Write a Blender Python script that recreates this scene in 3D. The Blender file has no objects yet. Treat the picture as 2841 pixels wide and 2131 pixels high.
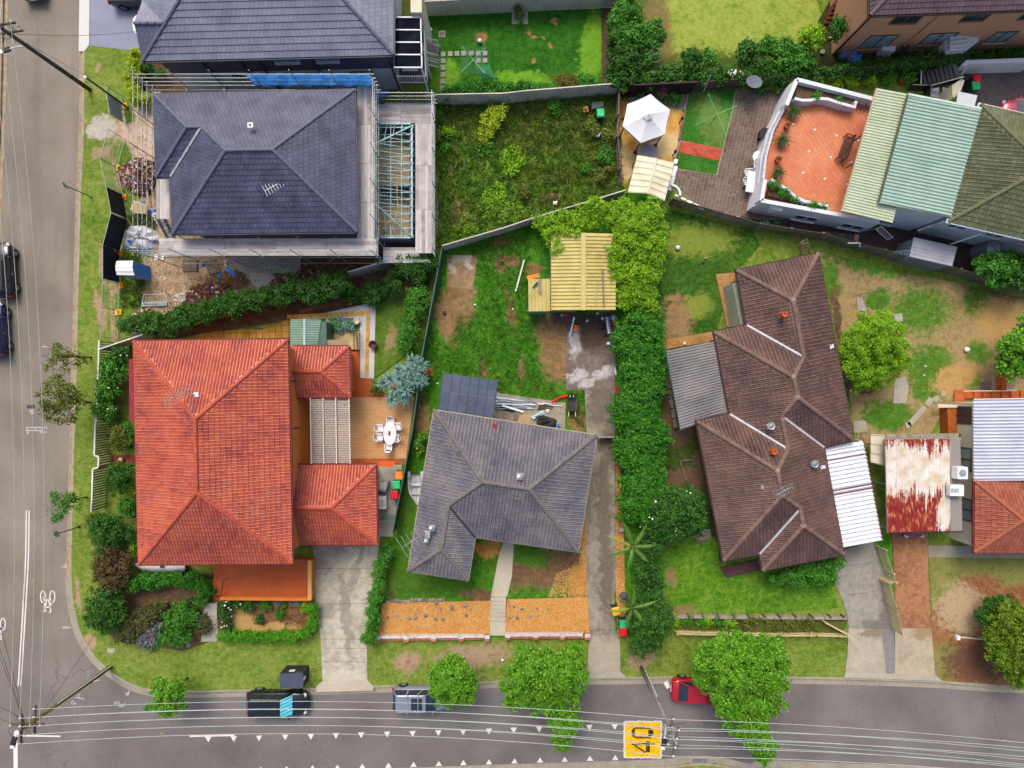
import bpy,math,random,numpy as np
from mathutils import Vector,Matrix
H=46.0
F,CU,CV=1640.0,1420.5,1065.5
sc=bpy.context.scene
COL=sc.collection
cam_data=bpy.data.cameras.new('drone_camera')
cam_data.sensor_width=36.0
cam_data.lens=36.0*F/2841.0
cam_data.clip_start=.1
cam_data.clip_end=2000.0
cam=bpy.data.objects.new('drone_camera',cam_data)
cam.location=(0,0,H)
cam.rotation_euler=(0,0,0)
COL.objects.link(cam)
sc.camera=cam
SUN_EL,SUN_AZ=math.radians(52),math.radians(345)
world=bpy.data.worlds.new('World')
sc.world=world
world.use_nodes=True
wn=world.node_tree
bg=wn.nodes['Background']
sky=wn.nodes.new('ShaderNodeTexSky')
sky.sky_type='NISHITA'
sky.sun_disc=False
sky.sun_elevation=SUN_EL
sky.sun_rotation=SUN_AZ
sky.air_density=1.0
sky.dust_density=6.0
sky.ozone_density=.6
wn.links.new(sky.outputs[0],bg.inputs['Color'])
bg.inputs['Strength'].default_value=.15
sun_data=bpy.data.lights.new('sun','SUN')
sun_data.energy=1.1
sun_data.angle=math.radians(24)
sun_data.color=(1.0,.96,.9)
sun=bpy.data.objects.new('sun',sun_data)
sdir=Vector((math.sin(SUN_AZ)*math.cos(SUN_EL),math.cos(SUN_AZ)*math.cos(SUN_EL),math.sin(SUN_EL)))
sun.rotation_euler=sdir.to_track_quat('Z','Y').to_euler()
sun.location=sdir*80
COL.objects.link(sun)
sc.view_settings.view_transform='Standard'
sc.view_settings.look='None'
sc.view_settings.gamma=1.0
sc.view_settings.use_curve_mapping=False
sc.view_settings.exposure=.58
sc.cycles.max_bounces=6
sc.cycles.diffuse_bounces=3
sc.cycles.glossy_bounces=2
sc.cycles.transmission_bounces=4
sc.cycles.transparent_max_bounces=6
R=random.Random(11)
NR=np.random.default_rng(11)
pi=math.pi
GAIN=1.45
def P(u,v,z=.0):
 k=(H-z)/F
 return Vector(((u-CU)*k,(CV-v)*k,z))
OC=(0,700,1400,2100)
OR_=(0,500,1000,1531)
def T(c,r,x,y,z=.0):
 return P(OC[c]+x/2.766,OR_[r]+y/2.766,z)
def D(x,y,z=.0):
 return P(x*1.28436,y*1.28436,z)
def TL(c,r,pts,z=.0):
 return[T(c,r,x,y,z)for x,y in pts]
def DL(pts,z=.0):
 return[D(x,y,z)for x,y in pts]
def Uh(o):
 v=Vector((0,0,0))
 while o is not None:
  v=v+o.location
  o=o.parent
 return v
def tag(o,label=None,cat=None,group=None,kind=None):
 if label:o['label']=label
 if cat:o['category']=cat
 if group:o['group']=group
 if kind:o['kind']=kind
 return o
def Fb(name,label,cat,loc,group=None):
 o=bpy.data.objects.new(name,None)
 o.empty_display_size=.3
 o.location=loc
 COL.objects.link(o)
 return tag(o,label,cat,group)
def Jo(name,me,parent,loc,rot=None,scale=None):
 o=bpy.data.objects.new(name,me)
 if parent is not None:o.parent=parent
 base=Uh(parent)if parent is not None else Vector((0,0,0))
 o.location=Vector(loc)-base
 if rot is not None:
  if isinstance(rot,(int,float)):o.rotation_euler=(0,0,rot)
  else:o.rotation_euler=rot.to_euler()
 if scale is not None:o.scale=scale if hasattr(scale,'__len__')else(scale,)*3
 COL.objects.link(o)
 return o
def Qp(name,V,F_,mat=None,smooth=False):
 V=np.asarray(V,dtype=np.float32).reshape(-1,3)
 F_=np.asarray(F_,dtype=np.int32)
 me=bpy.data.meshes.new(name)
 nf,k=F_.shape
 me.vertices.add(len(V));me.vertices.foreach_set('co',V.ravel())
 me.loops.add(nf*k);me.loops.foreach_set('vertex_index',F_.ravel())
 me.polygons.add(nf);me.polygons.foreach_set('loop_start',np.arange(0,nf*k,k,dtype=np.int32))
 if smooth:me.polygons.foreach_set('use_smooth',np.ones(nf,dtype=bool))
 me.update(calc_edges=True)
 if mat:me.materials.append(mat)
 return me
def Kh(name,V,F_,mat,parent=None,smooth=False):
 V=np.asarray(V,dtype=np.float32).reshape(-1,3)
 if parent is None:
  base=Vector((float(V[:,0].mean()),float(V[:,1].mean()),float(V[:,2].min())))
 else:base=Uh(parent)
 me=Qp(name,V-np.array(base,dtype=np.float32),F_,mat,smooth)
 o=bpy.data.objects.new(name,me)
 if parent is None:o.location=base
 else:o.parent=parent
 COL.objects.link(o)
 return o
class MB:
 def __init__(self):self.v=[];self.f=[]
 def add(self,vs,fs):
  n=len(self.v)
  self.v+=[tuple(p)for p in vs]
  self.f+=[tuple(i+n for i in f)for f in fs]
  return self
 def box(self,c,s,rz=.0,m=None):
  c=Vector(c);hx,hy,hz=s[0]/2,s[1]/2,s[2]/2
  M_=m if m is not None else Matrix.Rotation(rz,3,'Z')
  vs=[c+M_@Vector((sx*hx,sy*hy,sz*hz))for sz in(-1,1)for sy in(-1,1)for sx in(-1,1)]
  return self.add(vs,[(0,2,3,1),(4,5,7,6),(0,1,5,4),(2,6,7,3),(0,4,6,2),(1,3,7,5)])
 def bar(self,a,b,w,h=None):
  a=Vector(a);b=Vector(b);d=b-a
  if d.length<1e-5:return self
  q=d.to_track_quat('X','Z').to_matrix()
  return self.box((a+b)/2,(d.length,w,h or w),m=q)
 def quad(self,*pts):return self.add(pts,[tuple(range(len(pts)))])
 def prism(self,poly,z0,z1,bottom=False):
  n=len(poly)
  a=[(p[0],p[1],z0)for p in poly];b=[(p[0],p[1],z1)for p in poly]
  area=sum(poly[i][0]*poly[(i+1)%n][1]-poly[(i+1)%n][0]*poly[i][1]for i in range(n))
  fs=[(i,(i+1)%n,n+(i+1)%n,n+i)for i in range(n)]
  top=tuple(range(n,2*n))
  if area<0:
   fs=[f[::-1]for f in fs];top=top[::-1]
  fs.append(top)
  if bottom:fs.append(tuple(range(n))[::-1]if area>0 else tuple(range(n)))
  return self.add(a+b,fs)
 def ring(self,outer,inner,z0,z1):
  n=len(outer)
  vs=[(p[0],p[1],z)for z in(z0,z1)for L in(outer,inner)for p in L]
  fs=[]
  for i in range(n):
   j=(i+1)%n
   fs+=[(i,j,2*n+j,2*n+i),(n+j,n+i,3*n+i,3*n+j),(2*n+i,2*n+j,3*n+j,3*n+i)]
  return self.add(vs,fs)
 def tube(self,pts,r,n=6,cap=True):
  pts=[Vector(p)for p in pts]
  rr=r if hasattr(r,'__len__')else[r]*len(pts)
  rows=[]
  for i,p in enumerate(pts):
   d=(pts[min(i+1,len(pts)-1)]-pts[max(i-1,0)])
   if d.length<1e-6:d=Vector((0,0,1))
   q=d.to_track_quat('Z','Y').to_matrix()
   rows.append([p+q@Vector((math.cos(2*pi*k/n)*rr[i],math.sin(2*pi*k/n)*rr[i],0))for k in range(n)])
  vs=[p for row in rows for p in row]
  fs=[(i*n+k,i*n+(k+1)%n,(i+1)*n+(k+1)%n,(i+1)*n+k)for i in range(len(pts)-1)for k in range(n)]
  if cap:fs+=[tuple(range(n))[::-1],tuple(range((len(pts)-1)*n,len(pts)*n))]
  return self.add(vs,fs)
 def lathe(self,c,prof,n=12,m=None):
  c=Vector(c);M_=m if m is not None else Matrix.Identity(3)
  vs=[c+M_@Vector((math.cos(2*pi*k/n)*r,math.sin(2*pi*k/n)*r,z))for r,z in prof for k in range(n)]
  fs=[(i*n+k,i*n+(k+1)%n,(i+1)*n+(k+1)%n,(i+1)*n+k)for i in range(len(prof)-1)for k in range(n)]
  fs+=[tuple(range(n))[::-1],tuple(range((len(prof)-1)*n,len(prof)*n))]
  return self.add(vs,fs)
 def mesh(self,name,mat=None,base=(0,0,0),smooth=False):
  b=Vector(base)
  me=bpy.data.meshes.new(name)
  me.from_pydata([tuple(Vector(p)-b)for p in self.v],[],self.f)
  if smooth:me.polygons.foreach_set('use_smooth',[True]*len(me.polygons))
  if mat:me.materials.append(mat)
  me.update()
  return me
 def build(self,name,mat,parent=None,smooth=False,base=None):
  if parent is not None:b=Uh(parent)
  elif base is not None:b=Vector(base)
  else:
   n=len(self.v)
   b=Vector((sum(p[0]for p in self.v)/n,sum(p[1]for p in self.v)/n,min(p[2]for p in self.v)))
  o=bpy.data.objects.new(name,self.mesh(name,mat,b,smooth))
  if parent is not None:o.parent=parent
  else:o.location=b
  COL.objects.link(o)
  return o
def C(h,g=None):
 h=h.lstrip('#');g=g or GAIN
 out=[]
 for i in(0,2,4):
  s=int(h[i:i+2],16)/255
  out.append((s/12.92 if s<=.04045 else((s+.055)/1.055)**2.4)/g)
 return(out[0],out[1],out[2],1.0)
class NT:
 def __init__(self,name):
  self.m=bpy.data.materials.new(name);self.m.use_nodes=True
  self.n=self.m.node_tree.nodes;self.l=self.m.node_tree.links
  self.b=self.n['Principled BSDF']
  self.geo=self.n.new('ShaderNodeNewGeometry')
 def pos(self):return self.geo.outputs['Position']
 def node(self,t,**kw):
  x=self.n.new(t)
  for k,v in kw.items():setattr(x,k,v)
  return x
 def noise(self,vec,scale,detail=4,rough=.55,dist=.0):
  x=self.n.new('ShaderNodeTexNoise')
  x.inputs['Scale'].default_value=scale;x.inputs['Detail'].default_value=detail
  x.inputs['Roughness'].default_value=rough;x.inputs['Distortion'].default_value=dist
  self.l.new(vec,x.inputs['Vector'])
  return x.outputs['Fac']
 def math(self,op,a,b=None,clamp=False):
  x=self.n.new('ShaderNodeMath');x.operation=op;x.use_clamp=clamp
  for i,q in enumerate((a,b)):
   if q is None:continue
   if isinstance(q,(int,float)):x.inputs[i].default_value=q
   else:self.l.new(q,x.inputs[i])
  return x.outputs[0]
 def ramp(self,fac,stops):
  x=self.n.new('ShaderNodeValToRGB');e=x.color_ramp.elements
  while len(e)<len(stops):e.new(.5)
  for i,(p,c)in enumerate(stops):
   e[i].position=p;e[i].color=c
  self.l.new(fac,x.inputs['Fac'])
  return x.outputs['Color']
 def mix(self,fac,a,b):
  x=self.n.new('ShaderNodeMix');x.data_type='RGBA'
  for i,q in((0,fac),(6,a),(7,b)):
   if isinstance(q,(int,float)):x.inputs[i].default_value=q
   elif isinstance(q,tuple):x.inputs[i].default_value=q
   else:self.l.new(q,x.inputs[i])
  return x.outputs[2]
 def smooth(self,v,a,b):
  x=self.n.new('ShaderNodeMapRange');x.interpolation_type='SMOOTHSTEP'
  x.inputs['From Min'].default_value=a;x.inputs['From Max'].default_value=b
  self.l.new(v,x.inputs['Value'])
  return x.outputs[0]
 def bump(self,h,strength,dist=.02):
  x=self.n.new('ShaderNodeBump');x.inputs['Strength'].default_value=strength;x.inputs['Distance'].default_value=dist
  self.l.new(h,x.inputs['Height']);self.l.new(x.outputs[0],self.b.inputs['Normal'])
 def color(self,c):
  if isinstance(c,tuple):self.b.inputs['Base Color'].default_value=c
  else:self.l.new(c,self.b.inputs['Base Color'])
 def set(self,rough=.8,metal=.0,spec=.3):
  self.b.inputs['Roughness'].default_value=rough;self.b.inputs['Metallic'].default_value=metal
  self.b.inputs['Specular IOR Level'].default_value=spec
def Lo(cols,lo=.32,hi=.68):
 n=len(cols)
 return[(lo+(hi-lo)*i/max(1,n-1),C(c)if isinstance(c,str)else c)for i,c in enumerate(cols)]
def mat(name,cols,scale=1.5,rough=.8,bump=.0,bscale=30.0,island=.0,metal=.0,spec=.3,fine=.0,trans=.0,alpha=None,stain=None):
 if isinstance(cols,str):cols=[cols]
 t=NT(name);t.set(rough,metal,spec)
 f=t.noise(t.pos(),scale,5)
 if fine:f=t.math('ADD',t.math('MULTIPLY',f,1-fine),t.math('MULTIPLY',t.noise(t.pos(),scale*14,3),fine))
 if island:
  oi=t.node('ShaderNodeObjectInfo')
  r=t.math('FRACT',t.math('ADD',t.geo.outputs['Random Per Island'],oi.outputs['Random']))
  r=t.math('ADD',t.math('MULTIPLY',r,.44),.28)
  f=t.math('ADD',t.math('MULTIPLY',f,1-island),t.math('MULTIPLY',r,island))
 if len(cols)==1:
  c=C(cols[0]);lo=tuple(x*.86 for x in c[:3])+(1,);hi=tuple(min(1,x*1.1)for x in c[:3])+(1,)
  t.color(t.ramp(f,[(.3,lo),(.7,hi)]))
 else:
  c=t.ramp(f,Lo(cols))
  if stain:c=t.mix(t.math('MULTIPLY',t.smooth(t.math('ADD',t.math('MULTIPLY',t.noise(t.pos(),.7,5,.7),.7),t.math('MULTIPLY',t.noise(t.pos(),5,3,.8),.3)),.48,.62),stain[1]),c,C(stain[0]))
  t.color(c)
 if bump:t.bump(t.noise(t.pos(),bscale,3),bump)
 if trans:
  t.b.inputs['Subsurface Weight'].default_value=.0
  tr=t.node('ShaderNodeBsdfTranslucent');mx=t.node('ShaderNodeMixShader')
  out=t.n['Material Output']
  src=t.b.inputs['Base Color'].links[0].from_socket
  t.l.new(src,tr.inputs['Color'])
  mx.inputs[0].default_value=trans
  t.l.new(t.b.outputs[0],mx.inputs[1]);t.l.new(tr.outputs[0],mx.inputs[2]);t.l.new(mx.outputs[0],out.inputs['Surface'])
 if alpha is not None:t.b.inputs['Alpha'].default_value=alpha
 return t.m
def Hr(t,vec,blobs):
 out=None
 for(c,rx,ry,rot,soft)in blobs:
  mp=t.node('ShaderNodeMapping',vector_type='TEXTURE')
  mp.inputs['Location'].default_value=(c[0],c[1],0);mp.inputs['Rotation'].default_value=(0,0,rot)
  mp.inputs['Scale'].default_value=(rx,ry,1e3)
  t.l.new(vec,mp.inputs['Vector'])
  ln=t.node('ShaderNodeVectorMath',operation='LENGTH');t.l.new(mp.outputs[0],ln.inputs[0])
  s=t.smooth(ln.outputs['Value'],1.15+soft,.75-soft*.6)
  out=s if out is None else t.math('MAXIMUM',out,s)
 return out
def Fc(name,base,layers=(),scale=.5,rough=.95,bump=.9,fine=.46,bscale=16.0,breakup=.55):
 t=NT(name);t.set(rough,0,.15)
 p=t.pos()
 def tone(cols,sc_):
  f=t.math('ADD',t.math('MULTIPLY',t.noise(p,sc_,4,.6),.68-fine),t.math('MULTIPLY',t.noise(p,2.4,4,.65),.32))
  f=t.math('ADD',f,t.math('MULTIPLY',t.noise(p,8.5,4,.85),fine))
  return t.ramp(f,Lo(cols,.41,.59))
 col=tone(base,scale)
 if layers:
  nz=t.node('ShaderNodeTexNoise');nz.inputs['Scale'].default_value=1.3;nz.inputs['Detail'].default_value=5
  t.l.new(p,nz.inputs['Vector'])
  off=t.node('ShaderNodeVectorMath',operation='MULTIPLY_ADD')
  t.l.new(nz.outputs['Color'],off.inputs[0]);off.inputs[1].default_value=(1.3,1.3,0);off.inputs[2].default_value=(-.65,-.65,0)
  wv=t.node('ShaderNodeVectorMath',operation='ADD');t.l.new(p,wv.inputs[0]);t.l.new(off.outputs[0],wv.inputs[1])
  for cols,blobs in layers:
   m=Hr(t,wv.outputs[0],blobs)
   br=t.math('ADD',t.math('MULTIPLY',t.noise(p,2.6,5,.65),.55),t.math('MULTIPLY',t.noise(p,15,3,.7),.45))
   m=t.math('ADD',m,t.math('MULTIPLY',t.math('SUBTRACT',br,.5),breakup*6))
   m2=t.smooth(m,.2,.85)
   m2=t.math('MULTIPLY',m2,t.smooth(Hr(t,wv.outputs[0],[(c,rx*1.7,ry*1.7,ro,.5)for c,rx,ry,ro,s in blobs]),.0,.3))
   col=t.mix(m2,col,tone(cols,scale*1.5))
 t.color(col)
 if bump:t.bump(t.math('ADD',t.noise(p,bscale,3,.7),t.noise(p,bscale/6,2)),bump,.05)
 return t.m
def Jj(poly,x0,y0,x1,y1):
 for ax,lim,keep in((0,x0,1),(0,x1,-1),(1,y0,1),(1,y1,-1)):
  out=[]
  n=len(poly)
  for i in range(n):
   a,b=poly[i],poly[(i+1)%n]
   da,db=(a[ax]-lim)*keep,(b[ax]-lim)*keep
   if da>=0:out.append(a)
   if(da>0 and db<0)or(da<0 and db>0):
    k=da/(da-db)
    out.append((a[0]+(b[0]-a[0])*k,a[1]+(b[1]-a[1])*k))
  poly=out
  if len(poly)<3:return[]
 return poly
def Kn(poly):
 return sum(poly[i][0]*poly[(i+1)%len(poly)][1]-poly[(i+1)%len(poly)][0]*poly[i][1]for i in range(len(poly)))/2
def Gr(poly,d):
 n=len(poly);s=1 if Kn(poly)>0 else-1
 lines=[]
 for i in range(n):
  a,b=Vector(poly[i][:2]),Vector(poly[(i+1)%n][:2])
  e=(b-a).normalized();nn=Vector((-e.y,e.x))*s
  lines.append((a+nn*d,e))
 out=[]
 for i in range(n):
  (p,e),(q,f)=lines[i-1],lines[i]
  den=e.x*f.y-e.y*f.x
  if abs(den)<1e-4:out.append(q)
  else:
   k=((q.x-p.x)*f.y-(q.y-p.y)*f.x)/den
   out.append(p+e*k)
 return out
def Lf(px,py,poly):
 c=np.zeros(len(px),bool);n=len(poly)
 for i in range(n):
  x0,y0=poly[i][0],poly[i][1];x1,y1=poly[(i+1)%n][0],poly[(i+1)%n][1]
  if y0==y1:continue
  k=((y0>py)!=(y1>py))&(px<(x1-x0)*(py-y0)/(y1-y0)+x0)
  c^=k
 return c
def Gn(poly,n,rng=NR):
 xs=[p[0]for p in poly];ys=[p[1]for p in poly]
 out=np.zeros((0,2));
 while len(out)<n:
  q=np.stack([rng.uniform(min(xs),max(xs),2*n),rng.uniform(min(ys),max(ys),2*n)],1)
  out=np.concatenate([out,q[Lf(q[:,0],q[:,1],poly)]])
 return out[:n]
def Jk(name,pts,z,m,parent=None,kind='structure',thick=.0):
 mb=MB()
 if thick:mb.prism(pts,z-thick,z)
 else:
  ps=[(p[0],p[1],z)for p in pts]
  if Kn(ps)<0:ps=ps[::-1]
  mb.quad(*ps)
 o=mb.build(name,m,parent)
 if parent is None and kind:o['kind']=kind
 return o
def Fz(w,h,th,gap):
 g=gap/2
 V=[(g,g,0),(w-g,g,0),(w-g,h-g,0),(g,h-g,0),(g,g,th),(w-g,g,th),(w-g,h-g,th),(g,h-g,th)]
 return V,[(4,5,6,7),(0,1,5,4),(1,2,6,5),(2,3,7,6),(3,0,4,7)]
def Fr(w,h,th,gap):
 g=gap/2
 V=[(g,0,-.01),(w-g,0,-.01),(w-g,h+.02,-.01),(g,h+.02,-.01),(g,0,th),(w-g,0,th),(w-g,h+.02,.006),(g,h+.02,.006)]
 return V,[(4,5,6,7),(0,1,5,4),(1,2,6,5),(3,0,4,7)]
def Fk(w,h,th,gap):
 prof=[(.0,.0),(.2,.045),(.42,.004),(.62,.004),(.82,.05),(1.0,.0)]
 V=[];n=len(prof)
 for x,z in prof:V.append((gap/2+x*(w-gap),0,th+z))
 for x,z in prof:V.append((gap/2+x*(w-gap),h+.02,z+.004))
 for x,z in prof:V.append((gap/2+x*(w-gap),0,-.01))
 fs=[(i,i+1,n+i+1,n+i)for i in range(n-1)]+[(2*n+i,2*n+i+1,i+1,i)for i in range(n-1)]
 return V,fs
def lay(parent,poly3,O,ex,ey,w,h,th,gap,m,name,template,bond=.0,limit=300,counter=None,jitter=.0,zfun=None,lift=.0,cell_off=(0,0)):
 O=Vector(O);ex=Vector(ex).normalized();ey=Vector(ey).normalized();nz=ex.cross(ey)
 O=O+nz*lift
 p2=[((Vector(p)-O).dot(ex),(Vector(p)-O).dot(ey))for p in poly3]
 if Kn(p2)<0:p2=p2[::-1]
 TV,TF=template(w,h,th,gap)
 me=bpy.data.meshes.new(name);me.from_pydata(TV,[],TF);me.materials.append(m)
 x0,x1=min(p[0]for p in p2),max(p[0]for p in p2);y0,y1=min(p[1]for p in p2),max(p[1]for p in p2)
 full=[];part=MB();cellA=w*h
 j0,j1=math.floor((y0-cell_off[1])/h),math.ceil((y1-cell_off[1])/h)
 for j in range(j0,j1):
  sh=(bond*w if j%2 else .0)+cell_off[0]
  i0,i1=math.floor((x0-sh)/w),math.ceil((x1-sh)/w)
  for i in range(i0,i1):
   cx,cy=i*w+sh,j*h+cell_off[1]
   q=Jj(p2,cx,cy,cx+w,cy+h)
   if not q:continue
   A=abs(Kn(q))
   if A<cellA*.02:continue
   if A>cellA*.995:
    full.append((cx,cy));continue
   q=Jj(q,cx+gap/2,cy+gap/2*(template is Fz),cx+w-gap/2,cy+h-gap/2*(template is Fz))
   if len(q)<3:continue
   if Kn(q)<0:q=q[::-1]
   def zz(y):return th if template is Fz else th+.012-th*(y-cy)/h
   top=[O+ex*x+ey*y+nz*zz(y)for x,y in q]
   bot=[O+ex*x+ey*y-nz*.005 for x,y in q]
   k=len(q)
   part.add(top+bot,[tuple(range(k))]+[(a+k,(a+1)%k+k,(a+1)%k,a)for a in range(k)])
 rot=Matrix((ex,ey,nz)).transposed()
 centre=Vector((0,0,0))
 pos=[O+ex*a+ey*b for a,b in full]
 order=sorted(range(len(pos)),key=lambda k:pos[k].x**2*.6+pos[k].y**2)
 room=limit if counter is None else max(0,min(limit,counter[0]))
 take=order[:room];rest=order[room:]
 if counter is not None:counter[0]-=len(take)
 for k in take:
  Jo(name,me,parent,pos[k]+(nz*R.uniform(-jitter,jitter)if jitter else Vector((0,0,0))),rot)
 if rest or part.v:
  V=np.zeros((0,3));n=len(TV)
  if rest:
   TVn=np.array(TV)@np.array([ex,ey,nz])
   off=np.array([pos[k]for k in rest])
   if jitter:off=off+np.outer(NR.uniform(-jitter,jitter,len(off)),np.array(nz))
   V=(off[:,None,:]+TVn[None]).reshape(-1,3)
  vs=[tuple(p)for p in V];fs=[]
  for k in range(len(rest)):fs+=[tuple(i+k*n for i in f)for f in TF]
  mb=MB();mb.v=vs;mb.f=fs
  mb.add(part.v,part.f)
  o=mb.build(name,m,parent)
  o['kind']='stuff'
 return len(full)
def Jr(parent,poly,z,ang,w,h,gap,th,m,name,bond=.0,limit=300,counter=None,jitter=.003,origin=None):
 ex=Vector((math.cos(ang),math.sin(ang),0));ey=Vector((-math.sin(ang),math.cos(ang),0))
 o=origin if origin is not None else poly[0]
 O=Vector((o[0],o[1],z))
 return lay(parent,[Vector((p[0],p[1],z))for p in poly],O,ex,ey,w,h,th,gap,m,name,Fz,bond,limit,counter,jitter)
def Qe(pl):
 A=np.array([[-t*n[0],-t*n[1],1.0]for(p,n,t,z)in pl]);b=np.array([z-t*(n[0]*p[0]+n[1]*p[1])for(p,n,t,z)in pl])
 return Vector(np.linalg.solve(A,b))
class Roof:
 def __init__(self,corners,pitch,ridges,faces,valleys=()):
  self.c=[Vector(p)for p in corners];n=len(self.c)
  self.pl=[]
  for i in range(n):
   a,b=self.c[i],self.c[(i+1)%n]
   d=(b-a);d.z=0;d.normalize()
   pt=pitch[i]if hasattr(pitch,'__len__')else pitch
   self.pl.append((a,(d.y,-d.x),math.tan(math.radians(pt)),a.z))
  self.r={k:Qe([self.pl[i]for i in tri])for k,tri in ridges.items()}
  self.faces=faces;self.valleys=valleys
 def pt(self,k):return self.c[k]if isinstance(k,int)else self.r[k]
 def build(self,root,tile_m,cap_m,under_m,template,w,h,th,gap,bond=.0,limit=300,tile='roof_tile',valley_m=None,gutter_m=None,skip_tiles=(),cap_len=.42,cap_r=.13,gut=.11):
  n=len(self.c)
  Kj=MB()
  for e,ks in self.faces.items():Kj.quad(*[self.pt(k)-Vector((0,0,.03))for k in ks][::-1])
  under=Kj.build('roof',under_m,root)
  counter=[limit]
  for e,ks in sorted(self.faces.items(),key=lambda q:sum(self.pt(k).length for k in q[1])/len(q[1])):
   a,b=self.c[e],self.c[(e+1)%n]
   d=(b-a).normalized();t=self.pl[e][2];nn=self.pl[e][1]
   ey=Vector((nn[0],nn[1],t)).normalized()
   lay(under,[self.pt(k)for k in ks],b,-d,ey,w,h,th,gap,tile_m,tile,template,bond,counter=counter)
  seen={}
  for e,ks in self.faces.items():
   for i in range(len(ks)):
    a,b=ks[i],ks[(i+1)%len(ks)]
    if isinstance(a,int)and isinstance(b,int):continue
    seen[frozenset((a,b))]=(a,b)
  capm=Kd(cap_m,cap_len,cap_r)
  for key,(a,b)in seen.items():
   p,q=self.pt(a),self.pt(b)
   if p.z>q.z:p,q=q,p
   if key in[frozenset(v)for v in self.valleys]:
    mb=MB();mb.bar(p+Vector((0,0,th+.05)),q+Vector((0,0,th+.05)),.15,.03)
    mb.build('valley_flashing',valley_m or under_m,under);continue
   d=q-p;L=d.length;k=max(1,int(round(L/cap_len)))
   rot=d.to_track_quat('X','Z').to_matrix()
   for i in range(k):
    Jo('ridge_cap',capm,under,p+d*(i/k)+Vector((0,0,th*.8)),rot,(L/k/cap_len*1.06,1,1))
  if gutter_m:
   mb=MB();o2=Gr(self.c,-gut);i2=Gr(self.c,.02);z=self.c[0].z
   mb.ring(o2,i2,z-.14,z-.02)
   mb.build('gutter',gutter_m,root)
  return under
_caps={}
def Kd(m,L,r):
 key=(m.name,L,r)
 if key not in _caps:
  V=[];n=6
  for x,rr in((0,r),(L,r*.86)):
   for k in range(n):
    a=pi*k/(n-1)
    V.append((x,math.cos(a)*rr,math.sin(a)*rr*.75))
  fs=[(k,k+1,n+k+1,n+k)[::-1]for k in range(n-1)]+[tuple(range(n)),tuple(range(n,2*n))[::-1]]
  me=bpy.data.meshes.new('ridge_cap');me.from_pydata(V,[],fs);me.materials.append(m)
  _caps[key]=me
 return _caps[key]
def Jq(root,corners,d,z0,z1,m,name='wall',thick=.2):
 mb=MB();o=Gr(corners,d);i=Gr(corners,d+thick)
 mb.ring(o,i,z0,z1)
 w=mb.build(name,m,root)
 return w,o
def Jf(root,c00,c10,c11,c01,pitch,depth,panel,m,name='roof_sheet',square=False,limit=60):
 c00,c10,c11,c01=[Vector(p)for p in(c00,c10,c11,c01)]
 L=(c10-c00).length;n=max(1,int(round(L/panel)))
 nz=(c10-c00).cross(c01-c00).normalized()
 if nz.z<0:nz=-nz
 for k in range(n):
  a,b=k/n,(k+1)/n
  ribs=max(1,int(round((L/n)/pitch)));st=[]
  if square:shape=[(.0,0),(.62,0),(.7,1),(.9,1),(.98,0)]
  else:shape=[(.0,0),(.17,.25),(.33,.8),(.5,1),(.67,.8),(.83,.25)]
  for i in range(ribs):
   for f,z in shape:st.append(((i+f)/ribs,z))
  st.append((1.0,0))
  V=[];
  for end in(0,1):
   p0,p1=(c00,c10)if end==0 else(c01,c11)
   for f,z in st:V.append(p0.lerp(p1,a+(b-a)*f)+nz*(z*depth+(k%2)*.003))
  q=len(st)
  nn=np.array([(i,i+1,q+i+1,q+i)for i in range(q-1)])
  Kh(name,[tuple(p)for p in V],nn,m,root)
def Hd(root,a,b,z0,z1,out,frame_m,glass_m,mull=1,depth=.06,fw=.06,name='window',sill_m=None):
 a=Vector((a[0],a[1],0));b=Vector((b[0],b[1],0));out=Vector(out).normalized()*depth
 d=(b-a)
 mb=MB();up=Vector((0,0,1))
 def at(f,z):return a+d*f+up*z+out*.5
 mb.bar(at(0,z0),at(1,z0),fw,depth);mb.bar(at(0,z1),at(1,z1),fw,depth)
 for k in range(mull+2):mb.bar(at(k/(mull+1),z0),at(k/(mull+1),z1),fw,depth)
 w=mb.build(name,frame_m,root)
 if sill_m:MB().bar(at(-.03,z0-.08)+out*.6,at(1.03,z0-.08)+out*.6,.18,.07).build('sill',sill_m,root)
 for k in range(mull+1):
  f0,f1=k/(mull+1),(k+1)/(mull+1)
  g=MB();o2=out*.25
  q=[a+d*f0+up*z0+o2,a+d*f1+up*z0+o2,a+d*f1+up*z1+o2,a+d*f0+up*z1+o2]
  g.add(q+[p-out*.15 for p in q],[(0,1,2,3),(7,6,5,4),(0,4,5,1),(1,5,6,2),(2,6,7,3),(3,7,4,0)])
  g.build('pane',glass_m,w)
 return w
def Gk(cen,nrm,size,rng,aspect=.55,tilt=.7):
 n=len(cen)
 nr=nrm+rng.normal(0,tilt,(n,3));nr/=np.linalg.norm(nr,axis=1,keepdims=True)+1e-9
 t=np.cross(nr,rng.normal(0,1,(n,3)));t/=np.linalg.norm(t,axis=1,keepdims=True)+1e-9
 b=np.cross(nr,t)
 s=(size*rng.uniform(.6,1.35,n))[:,None]
 V=np.empty((n,4,3),np.float32)
 V[:,0]=cen-t*s*.5;V[:,1]=cen+b*s*aspect*.5+nr*s*.08
 V[:,2]=cen+t*s*.5;V[:,3]=cen-b*s*aspect*.5+nr*s*.08
 return V
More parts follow.
